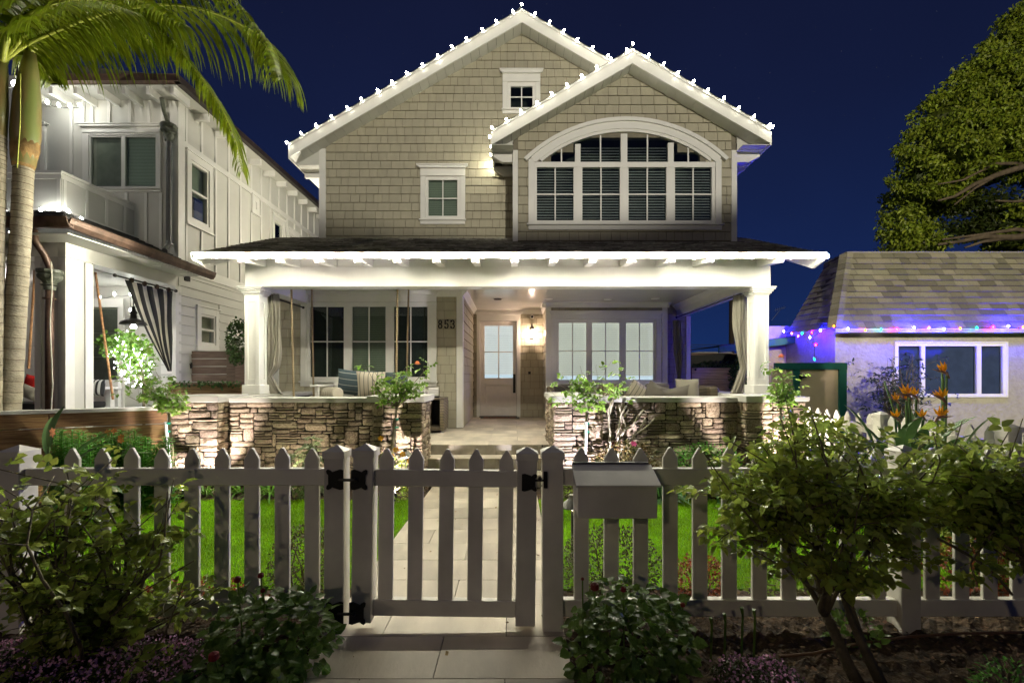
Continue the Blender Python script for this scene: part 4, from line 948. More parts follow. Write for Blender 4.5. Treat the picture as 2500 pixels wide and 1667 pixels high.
# ================================================================== PORCH THINGS
def cushion(name, c, w_, h, t, rot, mat, label, group='cushions on the porch swing', cat='cushion', n=12):
    b = MB()
    def f(sg):
        def g(u, v):
            a, q = 2*u-1, 2*v-1; pr = max(0, (1-abs(a)**2.6))**.5*max(0, (1-abs(q)**2.6))**.5; pin = 1-.07*(1-abs(a)**2)*abs(q)**3
            return (a*w_/2*(1-.06*(1-q*q)), sg*pr*t/2, q*h/2*(1-.06*(1-a*a)))
        return g
    b.grid(f(-1), n, n); b.grid(lambda u, v: f(1)(1-u, v), n, n)
    o = mesh_obj(name, b, mat, None, smooth=True); o.location = c; o.rotation_euler = rot; tag(o, label, cat, group); return o
BS = STRIPE('beige_striped_fabric', (.47, .42, .32), (.17, .17, .15), 0, .075, .80); NS = STRIPE('slate_striped_fabric', (.055, .085, .10), (.38, .40, .36), 2, .105, .91)
SW = thing('porch_swing', 'white rope-hung porch swing bed behind the stone wall', 'swing', (-2.6, 7.9, .8))
SWY0, SWY1 = 7.55, 8.25
part('seat', MB().box(-3.30, -1.62, SWY0, SWY1, .92, .98), WHITE, SW, bevel=.006); part('mattress', MB().box(-3.22, -1.70, SWY0+.02, SWY1-.05, .981, 1.10), FAB_G, SW, bevel=.03)
part('backrest', MB().box(-3.25, -1.67, SWY1-.02, SWY1+.03, .99, 1.42), WHITE, SW, bevel=.006)
for x in (-3.30, -1.64): part('armrest', MB().prism([(x-.06, SWY0-.03, 1.335), (x+.07, SWY0-.03, 1.335), (x+.07, SWY1+.02, 1.335), (x-.06, SWY1+.02, 1.335)], (0, 0, .03)).box(x, x+.05, SWY0+.02, SWY0+.09, .981, 1.334).box(x, x+.05, SWY1-.1, SWY1-.03, .981, 1.334), WHITE, SW, bevel=.004)
for (pt, pb_, D, zt) in ((711, 717.5, SWY0, 3.19), (761, 766, SWY1, 3.19), (971, 967, SWY0, 3.19), (998, 992, SWY1, 3.19)):
    b = MB(); a = Vector((X(pt, D), D, zt)); c = Vector((X(pb_, D), D, 1.0)); pth = [a+(c-a)*i/12 for i in range(13)]
    part('rope', b.tube(pth, .017, 8), ROPE, SW)
b = MB().lathe([(0, -.20), (.09, -.20), (.105, -.18), (.105, .18), (.09, .20), (0, .20)], n=20, ax='x'); o = mesh_obj('bolster', b, STRIPE('bolster_fabric', (.47, .43, .33), (.20, .19, .16), 0, .062, .72), None, smooth=False); o.location = (-3.03, 7.62, 1.225); o.rotation_euler = (0, 0, math.radians(-42)); tag(o, 'beige striped round bolster at the window end of the swing beside the slate cushion', 'bolster', 'cushions on the porch swing')
o = mesh_obj('bolster', b, bpy.data.materials['bolster_fabric'], None); o.location = (-1.98, 7.62, 1.215); o.rotation_euler = (0, 0, math.radians(38)); tag(o, 'beige striped round bolster behind the peach rose tree', 'bolster', 'cushions on the porch swing')
cushion('cushion', (-2.86, 8.02, 1.40), .46, .46, .16, (.2, .12, .12), NS, 'dark slate cushion with thin pale horizontal stripes')
cushion('cushion', (-2.60, 8.05, 1.39), .46, .46, .15, (.18, 0, 0), FAB_T, 'plain blue-grey cushion tucked behind the slate and beige cushions')
cushion('cushion', (-2.43, 7.80, 1.36), .50, .48, .17, (.2, .02, 0), BS, 'beige cushion with dark vertical stripes in the middle of the swing')
cushion('cushion', (-2.05, 8.0, 1.37), .44, .46, .15, (.2, -.05, -.1), FAB_T, 'plain blue-grey cushion on the step side of the striped beige one')
# curtains
def curtain(name, label, prof, y, mat, depth=.10, folds=5, group=None, along='x', n=60, rail=None):
    """prof: [(z, u0, u1)] from the top down"""
    b = MB(); P = sorted(prof, key=lambda q: -q[0])
    def at(z):
        for i in range(len(P)-1):
            if P[i][0] >= z >= P[i+1][0]:
                t = (P[i][0]-z)/(P[i][0]-P[i+1][0]); t = t*t*(3-2*t) if 0 else t; return P[i][1]+(P[i+1][1]-P[i][1])*t, P[i][2]+(P[i+1][2]-P[i][2])*t
        return P[-1][1], P[-1][2]
    zt, zb = P[0][0], P[-1][0]; w0 = max(abs(p[2]-p[1]) for p in P)
    def f(u, v):
        z = zt+(zb-zt)*v; a, c = at(z); wd = abs(c-a); am = depth*(.35+.65*(1-wd/w0)) if wd > .03 else depth*.5
        s = math.sin(u*folds*2*math.pi+1.3*math.sin(v*3))*.5+.3*math.sin(u*folds*4.3*math.pi+v*4)
        uu = a+(c-a)*u; yy = s*am*.5*min(1, wd/.1+.3)+.02*math.sin(v*9+u*7)
        if along == 'x': return (uu, y+yy, z)
        return (y+yy, uu, z)
    b.grid(f, n, 50); o = mesh_obj(name, b, mat, None, smooth=True)
    md = o.modifiers.new('thick', 'SOLIDIFY'); md.thickness = .004
    tag(o, label, 'curtain', group); return o
y = 7.62
curtain('curtain', 'grey outdoor curtain tied back beside the column near the swing', [(Z(718, y), X(652, y), X(681, y)), (Z(760, y), X(653, y), X(684, y)), (Z(860, y), X(649, y), X(688, y)), (Z(895, y), X(649, y), X(682, y)), (Z(917, y), X(650, y), X(662, y)), (Z(930, y), X(651, y), X(668, y)), (Z(963, y), X(660, y), X(690, y))], y, FAB_G, .16, 4, 'grey porch curtains')
curtain('curtain', 'grey outdoor curtain tied back beside the column near the bird of paradise', [(Z(720, y), X(1791, y), X(1822, y)), (Z(800, y), X(1790, y), X(1826, y)), (Z(860, y), X(1800, y), X(1826, y)), (Z(897, y), X(1810, y), X(1824, y)), (Z(925, y), X(1799, y), X(1822, y)), (Z(962, y), X(1782, y), X(1814, y))], y, FAB_G, .16, 4, 'grey porch curtains')
y = 10.35
curtain('curtain', 'narrow grey curtain gathered at the far corner of the porch behind the sofa', [(Z(782, y), X(1643, y), X(1664, y)), (Z(860, y), X(1645, y), X(1667, y)), (Z(905, y), X(1653, y), X(1664, y)), (Z(918, y), X(1656, y), X(1662, y)), (Z(955, y), X(1650, y), X(1664, y))], y, FAB_S, .16, 3, 'grey porch curtains')
# sofa, chairs
SF = thing('sofa', 'wicker corner sofa with taupe back cushions behind the stone wall', 'sofa', (2.6, 9.3, .49))
part('sofa_base', MB().box(1.9, 3.75, 8.4, 9.3, .50, .95), WICKER, SF, bevel=.03); part('backrest', MB().box(3.55, 3.78, 8.3, 9.4, .95, Z(942, 8.6)), WICKER_B, SF, bevel=.05)
part('back_cushion', MB().box(X(1575, 9.2), X(1637, 9.2), 9.15, 9.3, .9, Z(936, 9.2)), FAB_S, SF, bevel=.05)
part('seat_cushion', MB().box(1.95, 3.5, 8.42, 9.1, .951, 1.08), FAB_S, SF, bevel=.04)
g = 'loose cushions on the wicker sofa'
cushion('cushion', (X(1560, 8.7), 8.7, 1.16), .55, .42, .16, (.3, .5, .2), BS, 'striped cushion leaning at the window end of the sofa', g)
cushion('cushion', (X(1610, 8.6), 8.6, 1.13), .60, .42, .18, (.3, .45, -.1), FAB_S, 'flat taupe cushion slumped in the middle of the sofa', g)
cushion('cushion', (X(1655, 8.3), 8.3, 1.15), .50, .38, .18, (.5, -.2, -.5), FAB_S, 'taupe cushion lying tilted before the rounded one', g)
cushion('cushion', (X(1681, 8.2), 8.25, 1.25), .42, .44, .22, (.15, 0, -.6), FAB_G, 'plump rounded grey-green cushion next to the round wicker arm', g)
CH_ = thing('armchair', 'dark wicker armchair under the lit windows nearest the door', 'armchair', (1.3, 9.4, .49)); part('backrest', MB().box(X(1338, 9.2), X(1352, 9.2), 9.0, 9.6, .6, Z(943, 9.2)).box(X(1338, 9.2), X(1425, 9.2), 9.55, 9.65, .6, Z(945, 9.5)), WICKER, CH_, bevel=.03)
part('back_cushion', MB().box(X(1350, 9.1), X(1408, 9.1), 9.3, 9.5, .8, Z(938, 9.2)), M('dark_cushion', (.07, .06, .055), .9), CH_, bevel=.05); part('seat', MB().box(X(1338, 9.2), X(1425, 9.2), 8.95, 9.6, .5, .85), WICKER, CH_, bevel=.03)
PO = thing('wicker_chair', 'pale round-backed wicker chair behind the staked rose', 'chair', (X(1490, 8.6), 8.6, .49))
part('backrest', MB().lathe([(.20, .55), (.24, .9), (.25, 1.28), (.22, 1.34), (.12, 1.36), (.0, 1.36)], (X(1491, 8.6), 8.6, 0), 22), WICKER_B, PO, smooth=True); part('seat_cushion', MB().ball((X(1500, 8.4), 8.35, 1.02), (.24, .2, .08), 14, 8), FAB_S, PO)
TBL = solo('coffee_table', MB().box(X(1515, 8.4), X(1560, 8.2), 7.9, 8.5, 1.02, 1.06).box(X(1520, 8.4), X(1550, 8.2), 8.0, 8.4, .49, 1.019), DARKM, 'dark low table between the round wicker chair and the sofa', 'table')
# wicker side table + lantern box + board
WT = thing('side_table', 'brown wicker cube side table between the swing window and the steps', 'side table', (X(1065, 8.3), 8.4, .49))
wx0, wx1 = X(1035, 8.2), X(1084, 8.2)
part('table_top', MB().box(wx0, wx1, 8.2, 8.75, Z(976, 8.2)-.0, Z(976, 8.2)+.03), WICKER, WT, bevel=.01)
part('side_panel', MB().box(wx1-.08, wx1-.001, 8.2, 8.74, .53, Z(976, 8.2)-.001), WICKER_B, WT, bevel=.01); part('side_panel', MB().box(wx0, wx0+.08, 8.2, 8.74, .53, Z(976, 8.2)-.001), WICKER, WT)
part('shelf', MB().box(wx0+.081, wx1-.081, 8.2, 8.7, .53, .60), WICKER, WT); part('back_panel', MB().box(wx0+.081, wx1-.081, 8.70, 8.74, .601, Z(976, 8.2)-.001), BLACK, WT)
for x in (wx0+.03, wx1-.03): part('leg', MB().box(x-.02, x+.02, 8.22, 8.27, .491, .529), CAP, WT)
zb2 = Z(976, 8.2)+.031
SG = thing('sign', 'small whitewashed board in a black wire stand on the wicker side table', 'sign', (X(1062, 8.4), 8.4, zb2))
part('board', MB().box(X(1046, 8.4), X(1070, 8.4), 8.40, 8.42, zb2+.03, zb2+.19), M('whitewashed_slats', (.62, .60, .52), .8, .3, 4, stretch=(1, 1, 14)), SG)
part('plaque', MB().prism([(X(1022, 8.35), 8.37, zb2+.05), (X(1046, 8.35), 8.37, zb2+.05), (X(1046, 8.35), 8.37, zb2+.11), (X(1042, 8.35), 8.37, zb2+.16), (X(1027, 8.35), 8.37, zb2+.16), (X(1022, 8.35), 8.37, zb2+.11)], (0, .015, 0)), M('cream_plaque', (.66, .63, .52), .7), SG)
for px in (1036.5, 1040.5, 1031): part('letter_mark', MB().tube([(X(px, 8.35), 8.366, zb2+.07), (X(px+1.5, 8.35), 8.366, zb2+.10), (X(px+3.5, 8.35), 8.366, zb2+.085)], .004, 4), BLACK, SG)
fr = [(X(1020, 8.4), 8.43, zb2), (X(1020, 8.4), 8.43, zb2+.17), (X(1072, 8.4), 8.43, zb2+.215), (X(1072, 8.4), 8.43, zb2)]
part('wire_stand', MB().tube(fr, .005, 5).box(X(1055, 8.4), X(1073, 8.4), 8.32, 8.5, zb2, zb2+.03), BLACK, SG)
DMt = thing('door_mat', 'tan doormat with dark border before the front door', 'doormat', (-.37, 11.1, .495))
part('mat_border', MB().box(X(1173, 11.1), X(1268, 11.1), 10.97, 11.36, .4915, .502), BLACK, DMt); part('mat_center', MB().box(X(1180, 11.1), X(1259, 11.1), 11.01, 11.32, .5022, .506), M('coir', (.28, .15, .10), .95, .3, 30), DMt)
for i in range(7): part('letter_mark', MB().tube([(-.62+.08*i, 11.12, .508), (-.60+.08*i, 11.2, .508), (-.57+.08*i, 11.13, .508)], .006, 4), BLACK, DMt)
# ================================================================== LEFT NEIGHBOUR
NX = -6.1; ND = 8.28
N1 = thing('neighbor_house', 'white board-and-batten two-storey house with copper gutters and an open porch', 'house', (-7.5, 8.3, 0))
Wf = [hole(ND, 220, 383, 332, 459)]
wall_board('wall', [(-12, 3.5), (NX, 3.5), (NX, 6.6), (-12, 6.6)], Wf, F_front(ND), WHITE_L, N1)
hS = []
def yx(px, x): return x*F/(px-CX)   # depth of a pixel column on a plane of constant x
def zpx(py, D): return Z(py, D)
sw = [(462, 512, 366, 500), (667, 689, 516, 583)]
side_w = [(yx(463, NX), yx(508, NX), 4.48, 5.60), (yx(487, NX), yx(524, NX), 2.14, 2.73), (yx(668, NX), yx(690, NX), 4.5, 5.5), (yx(619, NX), yx(624, NX), 5.45, 5.62), (yx(560, NX), yx(590, NX), 1.95, 2.4), (yx(706, NX), yx(724, NX), 4.5, 5.4)]
wall_board('wall', [(ND+.001, 0), (26, 0), (26, 6.6), (ND+.001, 6.6)], [(a, b_, c, d_) for a, b_, c, d_ in side_w], F_right(NX), WHITE_L, N1)
NG = GLASS('neighbor_glass', .12, (.88, .92, .88))
def side_window(a, b_, z0, z1, lites=1, lite_t=None):
    m = MB(); e_ = .10
    m.box(NX-.01, NX+.035, a-e_, a, z0-e_, z1+e_*1.3).box(NX-.01, NX+.035, b_, b_+e_, z0-e_, z1+e_*1.3).box(NX-.01, NX+.034, a, b_, z1, z1+e_*1.3).box(NX-.01, NX+.034, a, b_, z0-e_, z0)
    m.box(NX-.01, NX+.06, a-e_-.03, b_+e_+.03, z0-e_-.03, z0-e_-.001).box(NX-.01, NX+.06, a-e_-.03, b_+e_+.03, z1+e_*1.3+.001, z1+e_*1.3+.03)
    wdo = part('window', m, WHITE, N1)
    fr = MB(); f_ = .045
    fr.box(NX-.06, NX+.012, a, a+f_, z0, z1).box(NX-.06, NX+.012, b_-f_, b_, z0, z1).box(NX-.06, NX+.0115, a+f_, b_-f_, z0, z0+f_).box(NX-.06, NX+.0115, a+f_, b_-f_, z1-f_, z1)
    if z1-z0 > .4: fr.box(NX-.05, NX+.008, a+f_, b_-f_, (z0+z1)/2-.02, (z0+z1)/2+.02)
    part('sash_frame', fr, WHITE, wdo)
    part('pane', MB().box(NX-.04, NX-.034, a+.02, b_-.02, z0+.02, z1-.02), NG, wdo)
    part('blind', MB().box(NX-.11, NX-.10, a, b_, z0+(z1-z0)*.45, z1), BLIND_D, wdo)
    part('room_lining', MB().box(NX-.5, NX-.49, a-.2, b_+.3, z0-.2, z1+.2), ROOM, wdo)
for s_ in side_w: side_window(*s_)
# horizontal siding boards low on the side wall, battens above
z = .5; i = 0
while z < 3.40:
    segs = [(ND, 14.0)]
    for (a, b_, z0, z1) in side_w:
        if z0-.13 < z+.2 and z1+.16 > z:
            ns = []
            for (p, q) in segs:
                if q > a-.13 and p < b_+.13: ns += [(p, a-.13), (b_+.13, q)]
                else: ns.append((p, q))
            segs = [s_ for s_ in ns if s_[1]-s_[0] > .05]
    for (p, q) in segs:
        b = MB(); b.prism([(NX+.022, p, z), (NX+.008, p, z+.172), (NX-.002, p, z+.172), (NX-.002, p, z)], (0, q-p, 0)); part('siding_board', b, WHITE_L, N1)
    z += .178
part('belly_band', MB().box(NX, NX+.035, ND, 14, 3.42, 3.60), WHITE, N1)
yb2 = 8.45
while yb2 < 20:
    segs = [(3.601, 5.75), (5.86, 6.50)]
    for (a, b_, z0, z1) in side_w:
        if a-.12 < yb2+.03 and b_+.12 > yb2:
            ns = []
            for (p, q) in segs:
                if q > z0-.14 and p < z1+.17: ns += [(p, z0-.14), (z1+.17, q)]
                else: ns.append((p, q))
            segs = [s_ for s_ in ns if s_[1]-s_[0] > .03]
    for (p, q) in segs: part('batten', MB().box(NX, NX+.022, yb2, yb2+.05, p, q), WHITE, N1)
    yb2 += .42
part('trim_band', MB().box(NX, NX+.026, ND, 22, 5.75, 5.86), WHITE, N1)
part('corner_board', MB().box(NX-.13, NX+.028, ND-.03, ND+.14, 3.5, 6.5), WHITE, N1, bevel=.003)
part('roof', MB().prism([(NX+.32, ND-.42, 6.62), (NX+.32, ND-.42, 6.68), (NX-2.5, ND-.42, 7.0), (NX-2.5, ND-.42, 6.62)], (0, 18, 0)), ROOFD, N1)
part('roof', MB().box(-12, NX+.3, ND-.42, ND+1, 6.62, 6.70), ROOFD, N1)
part('gutter', MB().box(NX+.28, NX+.38, ND-.5, 24, 6.55, 6.67), M('dark_gutter', (.035, .025, .02), .5), N1)
part('gutter', MB().box(-7.75, NX+.38, ND-.52, ND-.42, 6.55, 6.67).prism([(-7.75, ND-.52, 6.55), (-7.75, ND-.52, 6.67), (-8.0, 6.9, 6.67), (-8.0, 6.9, 6.55)], (-.1, 0, 0)), COPPER, N1)
part('eave_soffit', MB().box(-12, NX+.28, ND-.42, ND, 6.53, 6.545).box(NX, NX+.28, ND, 24, 6.53, 6.545), WHITE_L, N1)
for i in range(9): part('rafter_tail', MB().box(-9.3+.42*i, -9.24+.42*i, ND-.40, ND-.001, 6.40, 6.529), WHITE, N1)
for i in range(22): part('rafter_tail', MB().box(NX+.001, NX+.26, 8.7+.6*i, 8.76+.6*i, 6.40, 6.529), WHITE, N1)
# small square vents high on the side wall
for px, py in ((593, 440), (623, 463)):
    D = yx(px, NX)
wn = window(N1, ND, (220, 383, 332, 459), [(223.5, 298), (307.5, 381.5)], (335.5, 456), casing=(205, 395), header=(198, 400, 309, 327), sill=(205, 395, 463, 470), vm=False, glass=NG, blind={(223.5, 298): M('grey_blind_a', (.36, .36, .31), .8), (307.5, 381.5): STRIPE('green_blind', (.46, .52, .45), (.52, .58, .51), 2, .06, .5)})
for px in (160, 178, 205, 217): pass
xx = -8.2
for px in (176, 205, 226, 268, 318, 366, 398):
    x = X(px, ND); top = (6.52, Z(309, ND)) if px > 200 else (6.52, 4.0)
    part('batten', MB().box(x-.025, x+.025, ND-.024, ND-.001, top[1]+.0, top[0]), WHITE, N1)
for px in (232, 262, 310, 358, 394):
    x = X(px, ND); part('batten', MB().box(x-.025, x+.025, ND-.024, ND-.001, 3.5, Z(472, ND)), WHITE, N1)
part('trim_band', MB().box(X(205, ND), X(400, ND), ND-.026, ND-.001, Z(330, ND)-.0, Z(309, ND)), WHITE, N1) if 0 else None
# balcony
BX, BY = -6.9, 6.95
b = MB().box(-12, BX, BY, BY+.08, 3.95, 4.60).box(BX-.08, BX, BY+.081, ND, 3.95, 4.60); bal = part('balcony', b, WHITE_L, N1)
part('balcony_rail', MB().box(-12, BX+.03, BY-.03, BY+.11, 4.60, 4.64).box(BX-.11, BX+.03, BY+.111, ND, 4.60, 4.64), WHITE, bal)
part('balcony_trim', MB().box(-12, BX+.012, BY-.014, BY-.001, 3.95, 4.07).box(-12, BX+.012, BY-.014, BY-.001, 4.52, 4.599).box(BX+.001, BX+.014, BY, ND, 3.95, 4.07).box(BX+.001, BX+.014, BY, ND, 4.52, 4.599), WHITE, bal)
for i in range(4): part('balcony_batten', MB().box(BX+.001, BX+.013, BY+.02+.36*i, BY+.07+.36*i, 4.071, 4.519), WHITE, bal)
for i in range(6): part('balcony_batten', MB().box(BX-.06-.55*i, BX-.01-.55*i, BY-.013, BY-.001, 4.071, 4.519), WHITE, bal)
part('wall', MB().box(-12, -7.9, 6.2, 6.3, 3.5, 6.5).box(-7.9, -7.8, 6.2, ND, 4.6, 6.5), WHITE_L, N1) if 0 else None
part('upper_post', MB().box(X(30, 7.6)-.1, X(30, 7.6)+.1, 7.55, 7.75, 4.6, 6.5), WHITE, N1)
window(N1, ND, (60, 104, 330, 430), [(64, 100)], (335, 426), casing=(50, 114), header=(45, 120, 305, 325), vm=False, glass=NG)
# porch roof of the neighbour
PR = MB().add([(-5.68, 5.80, 3.46), (-5.68, ND+.0, 3.40), (BX, ND, 4.02), (BX, BY, 4.02), (-12, 5.80, 3.46), (-12, BY, 4.02)], [(0, 1, 2, 3), (4, 0, 3, 5)])
prf = part('porch_roof', PR, ROOFD, N1)
def F_nr(u, v, t): return (-5.66+(BX+5.68)*v+t*.45, u, 3.45+.57*v+t)
cover('nr', [(5.80, 0), (ND, 0), (ND, 1), (6.95, 1)], .105, .12, .3, F_nr, tb=.02, tt=.005, gap=.005)
def F_nf(u, v, t): return (u, 5.78+1.15*v-t*.45, 3.45+.57*v+t)
cover('nr', [(-9, 0), (-5.68, 0), (-6.85, 1), (-9, 1)], .12, .12, .3, F_nf, tb=.02, tt=.005, gap=.005)
emit('nr', 'roof_shingle', N1, ROOFD, ROOFD, 0)
def gutt(a, b_, n_):
    a, b_ = Vector(a), Vector(b_); d_ = Vector(n_)
    pr = [(0, .07), (.0, -.05), (.05, -.05), (.085, .0), (.10, .05), (.11, .07), (.095, .07), (.07, .0), (.02, -.03)]
    return MB().prism([tuple(a+d_*q+Vector((0, 0, r))) for q, r in pr], b_-a)
part('gutter', gutt((-5.68, 5.74, 3.44), (-5.68, 8.55, 3.38), (1, 0, 0)), COPPER, N1, smooth=False); part('gutter', gutt((-10, 5.80, 3.44), (-5.60, 5.80, 3.44), (0, -1, 0)), COPPER, N1)
part('soffit', MB().box(-10, -5.70, 5.82, 6.2, 3.33, 3.345).box(-6.1, -5.70, 6.2, ND, 3.33, 3.345), WHITE_L, N1)
for yy in (6.9, 7.5, 8.1): part('soffit_light', MB().lathe([(0, -.004), (.05, -.006), (.06, 0)], (-5.88, yy, 3.33), 14), WHITE, N1)
part('porch_post', MB().box(-6.50, NX, 6.20, 6.59, .4, 3.14), WHITE_L, N1, bevel=.004)
part('post_trim', MB().box(NX+.001, NX+.02, 6.20, 6.31, .4, 3.12).box(NX+.001, NX+.02, 6.47, 6.592, .4, 3.12).box(-6.50, -6.42, 6.18, 6.199, .4, 3.12).box(-6.18, NX+.02, 6.18, 6.199, .4, 3.12), WHITE, N1)
part('porch_beam', MB().box(-6.4, NX+.001, 6.201, ND+.05, 3.141, 3.33).box(-10, NX, 6.20, 6.5, 3.1405, 3.33), WHITE, N1)
part('porch_post', MB().box(NX-.25, NX+.018, 8.20, 8.34, .4, 3.14), WHITE, N1)
part('porch_floor', MB().box(-12, NX, 6.2, ND, .2, .44), CAP, N1)
part('porch_ceiling', MB().box(-12, NX-.3, 6.5, ND, 3.13, 3.14), WHITE_L, N1)
PW = 8.22
wp = (150, 262, 748, 950)
part('porch_wall', MB().box(-12, NX-.05, PW, PW+.05, .44, 3.13), WHITE_L, N1)
for i in range(15): part('siding_board', MB().prism([(-12, PW-.022, .46+.178*i), (-12, PW-.008, .63+.178*i), (-12, PW+.0, .63+.178*i), (-12, PW+.0, .46+.178*i)], (5.85, 0, 0)), WHITE_L, N1)
wx = (X(228, PW), X(294, PW))
ww_ = part('window', MB().box(wx[0]-.1, wx[0], PW-.06, PW-.023, .95, 2.75).box(wx[1], wx[1]+.1, PW-.06, PW-.023, .95, 2.75).box(wx[0]-.1, wx[1]+.1, PW-.061, PW-.023, 2.751, 2.9).box(wx[0]-.14, wx[1]+.14, PW-.08, PW-.023, .90, .949), WHITE, N1)
part('pane', MB().box(*wx, PW-.035, PW-.03, .95, 2.75), NG, ww_)
for i in range(4): part('roman_blind_fold', MB().box(wx[0]+.01, wx[1]-.01, PW-.0295+.001*i, PW-.0235, 1.0+.43*i, 1.425+.43*i), M('grey_roman_blind', (.20, .20, .19), .9), ww_)
# downspouts
ds = MB().tube([V(395, 240, 7.85), V(400, 270, 8.0), V(409, 296, 8.18)], .035, 8); part('downspout', ds, COPPER_G, N1)
part('downspout_head', MB().lathe([(.06, -.20), (.07, -.14), (.085, -.10), (.07, -.08), (.09, -.05), (.125, -.03), (.125, 0), (.10, .015), (.12, .03), (.135, .07), (.12, .10), (.04, .11)], V(412, 318, 8.16), 16), COPPER_G, N1)
part('downspout', MB().tube([V(412, 330, 8.16), V(412, 588, 8.16), V(410, 600, 8.10), V(402, 612, 7.9)], .042, 10).box(X(405, 8.1)-.02, X(421, 8.16), 8.13, 8.19, Z(598, 8.16), Z(594, 8.16)), M('grey_downspout', (.13, .13, .125), .4), N1)
dd = 6.06
part('downspout', MB().tube([V(83, 560, 5.9), V(86, 590, 5.9), V(108, 622, 5.98), V(121, 652, dd), V(121, 660, dd)], .038, 10), COPPER, N1, smooth=True)
part('downspout_head', MB().lathe([(.06, -.22), (.065, -.17), (.10, -.155), (.06, -.14), (.08, -.11), (.12, -.07), (.13, -.03), (.115, -.01), (.135, .01), (.135, .045), (.05, .05)], V(122, 668, dd), 16), COPPER_G, N1)
part('downspout', MB().tube([V(121, 690, dd), V(121, 1000, dd)], .045, 12).lathe([(.07, -.01), (.07, .01)], V(121, 729, dd), 8), COPPER, N1, smooth=True)
pth = [V(125+2.5*math.sin(i*.9)+(3 if i > 9 else 0), 640+30*i, 5.98) for i in range(13)]
solo('extension_lead', MB().tube(pth, .009, 5), M('pale_cord', (.55, .52, .42), .6), 'pale extension lead hanging beside the copper downspout', 'cable')
part('vent_cover', MB().box(NX, NX+.03, yx(455, NX), yx(461, NX), Z(687, yx(458, NX)), Z(675, yx(458, NX))), DARKM, N1)
part('vent_cover', MB().box(NX, NX+.03, yx(450, NX)-.02, yx(450, NX)+.06, Z(686, 8.45), Z(673, 8.45)), DARKM, N1)
# lights on the neighbour
light_string([V(px, py, 7.9) for px, py in ((118, 250), (142.5, 257), (170.6, 258), (196, 256))], 'four white bulbs under the upper eave of the board-and-batten house', 'white bulbs on the board-and-batten house', kinds=['cool']*4, r=.026)
light_string([V(px, py, 6.6) for px, py in ((13, 207), (35, 204))], 'pair of white bulbs shining behind the palm trunks', 'white bulbs on the board-and-batten house', kinds=['cool']*2, r=.03)
light_string([V(10.5, 515.6, 6.85), V(97.5, 512, 6.85), V(117.5, 510, 6.85), V(140, 513, 6.85), V(-6.82*F/7.15*0+168, 515, 6.95), V(200.6, 535, 7.0)], 'white bulbs lying along the foot of the balcony above the copper gutter', 'white bulbs on the board-and-batten house', kinds=['cool']*6, r=.022)
light_string([V(28, 573, 7.0), V(80, 606, 7.0), V(95, 627, 7.0)], 'white bulbs inside the neighbouring porch next to the copper downspout', 'white bulbs on the board-and-batten house', kinds=['cool']*3, r=.03)
light_string([V(243, 725, 7.9), V(277, 719, 7.9), V(316.7, 717.6, 7.9), V(317.4, 757, 7.9)], 'white bulbs strung above the grey roman blind', 'white bulbs on the board-and-batten house', kinds=['cool']*4, r=.02)
# pendant lamp
lc = V(326, 793, 7.5); LP = thing('pendant_lamp', 'dark bell-shaped pendant lamp glowing over the fairy-lit tree', 'lamp', lc)
part('lamp_shade', MB().lathe([(.19, 0), (.17, .05), (.10, .09), (.045, .11), (.04, .18), (.055, .20), (.03, .24), (.02, .30)], lc, 20), DARKM, LP, smooth=True)
part('cord', MB().tube([lc+Vector((0, 0, .29)), (lc[0], lc[1], 3.13)], .008, 5), BLACK, LP); part('bulb', MB().ball(lc-Vector((0, 0, .03)), .04, 8, 6), EM('pendant_bulb', (1, .93, .88), 70), LP)
part('bulb', MB().ball((-8.2, 7.4, 3.05), .03, 8, 6), EM('porch_ceiling_bulb', (1, .86, .80), 150), N1)
# striped curtain of the neighbour (plane of constant x)
cx_ = NX+.02
SC = STRIPE('black_white_striped_fabric', (.62, .58, .48), (.035, .035, .03), 1, .17, .52)
def striped_curtain():
    rodz = lambda yy: 3.07
    T = thing('striped_curtain', 'black and cream striped curtain swept back on the neighbouring porch', 'curtain', (cx_, 7.6, 2))
    nst = 9; wd_ = [0]+list(np.cumsum([1.25 if k % 2 == 0 else .85 for k in range(9)])); ztop, zbot = 3.02, 1.60
    ya, yb = 7.12, 8.12; yc = 8.10
    for i in range(nst):
        b = MB()
        def f(u, v, i=i):
            s = (wd_[i]+u*(wd_[i+1]-wd_[i]))/wd_[-1]; e_ = v**1.15; y0_ = ya+(yb-ya)*s; y1_ = yc+(.0-.10*(1-s))
            yy = y0_+(y1_-y0_)*(e_*(1-.25*math.sin(math.pi*v)*(s)))
            return (cx_+.018*math.sin(s*2*math.pi*4.5)*(1-.3*v)+.01*math.sin(v*8+s*9), yy, ztop+(zbot-ztop)*v+.0)
        b.grid(f, 6, 18); o = part('curtain_stripe', b, M('cream_canvas', (.62, .58, .48), .85) if i % 2 else M('black_canvas', (.03, .03, .03), .85), T, smooth=True)
    part('curtain_rod', MB().tube([(cx_, 6.95, 3.05), (cx_, 8.2, 3.05)], .014, 8).ball((cx_, 6.95, 3.05), .03).ball((cx_, 8.2, 3.05), .03), DARKM, T)
    for i in range(4): part('grommet', MB().lathe([(.03, -.006), (.045, 0), (.03, .006)], (cx_+.02, 7.22+.26*i, 3.03), 10, 'y'), COPPER, T)
striped_curtain()
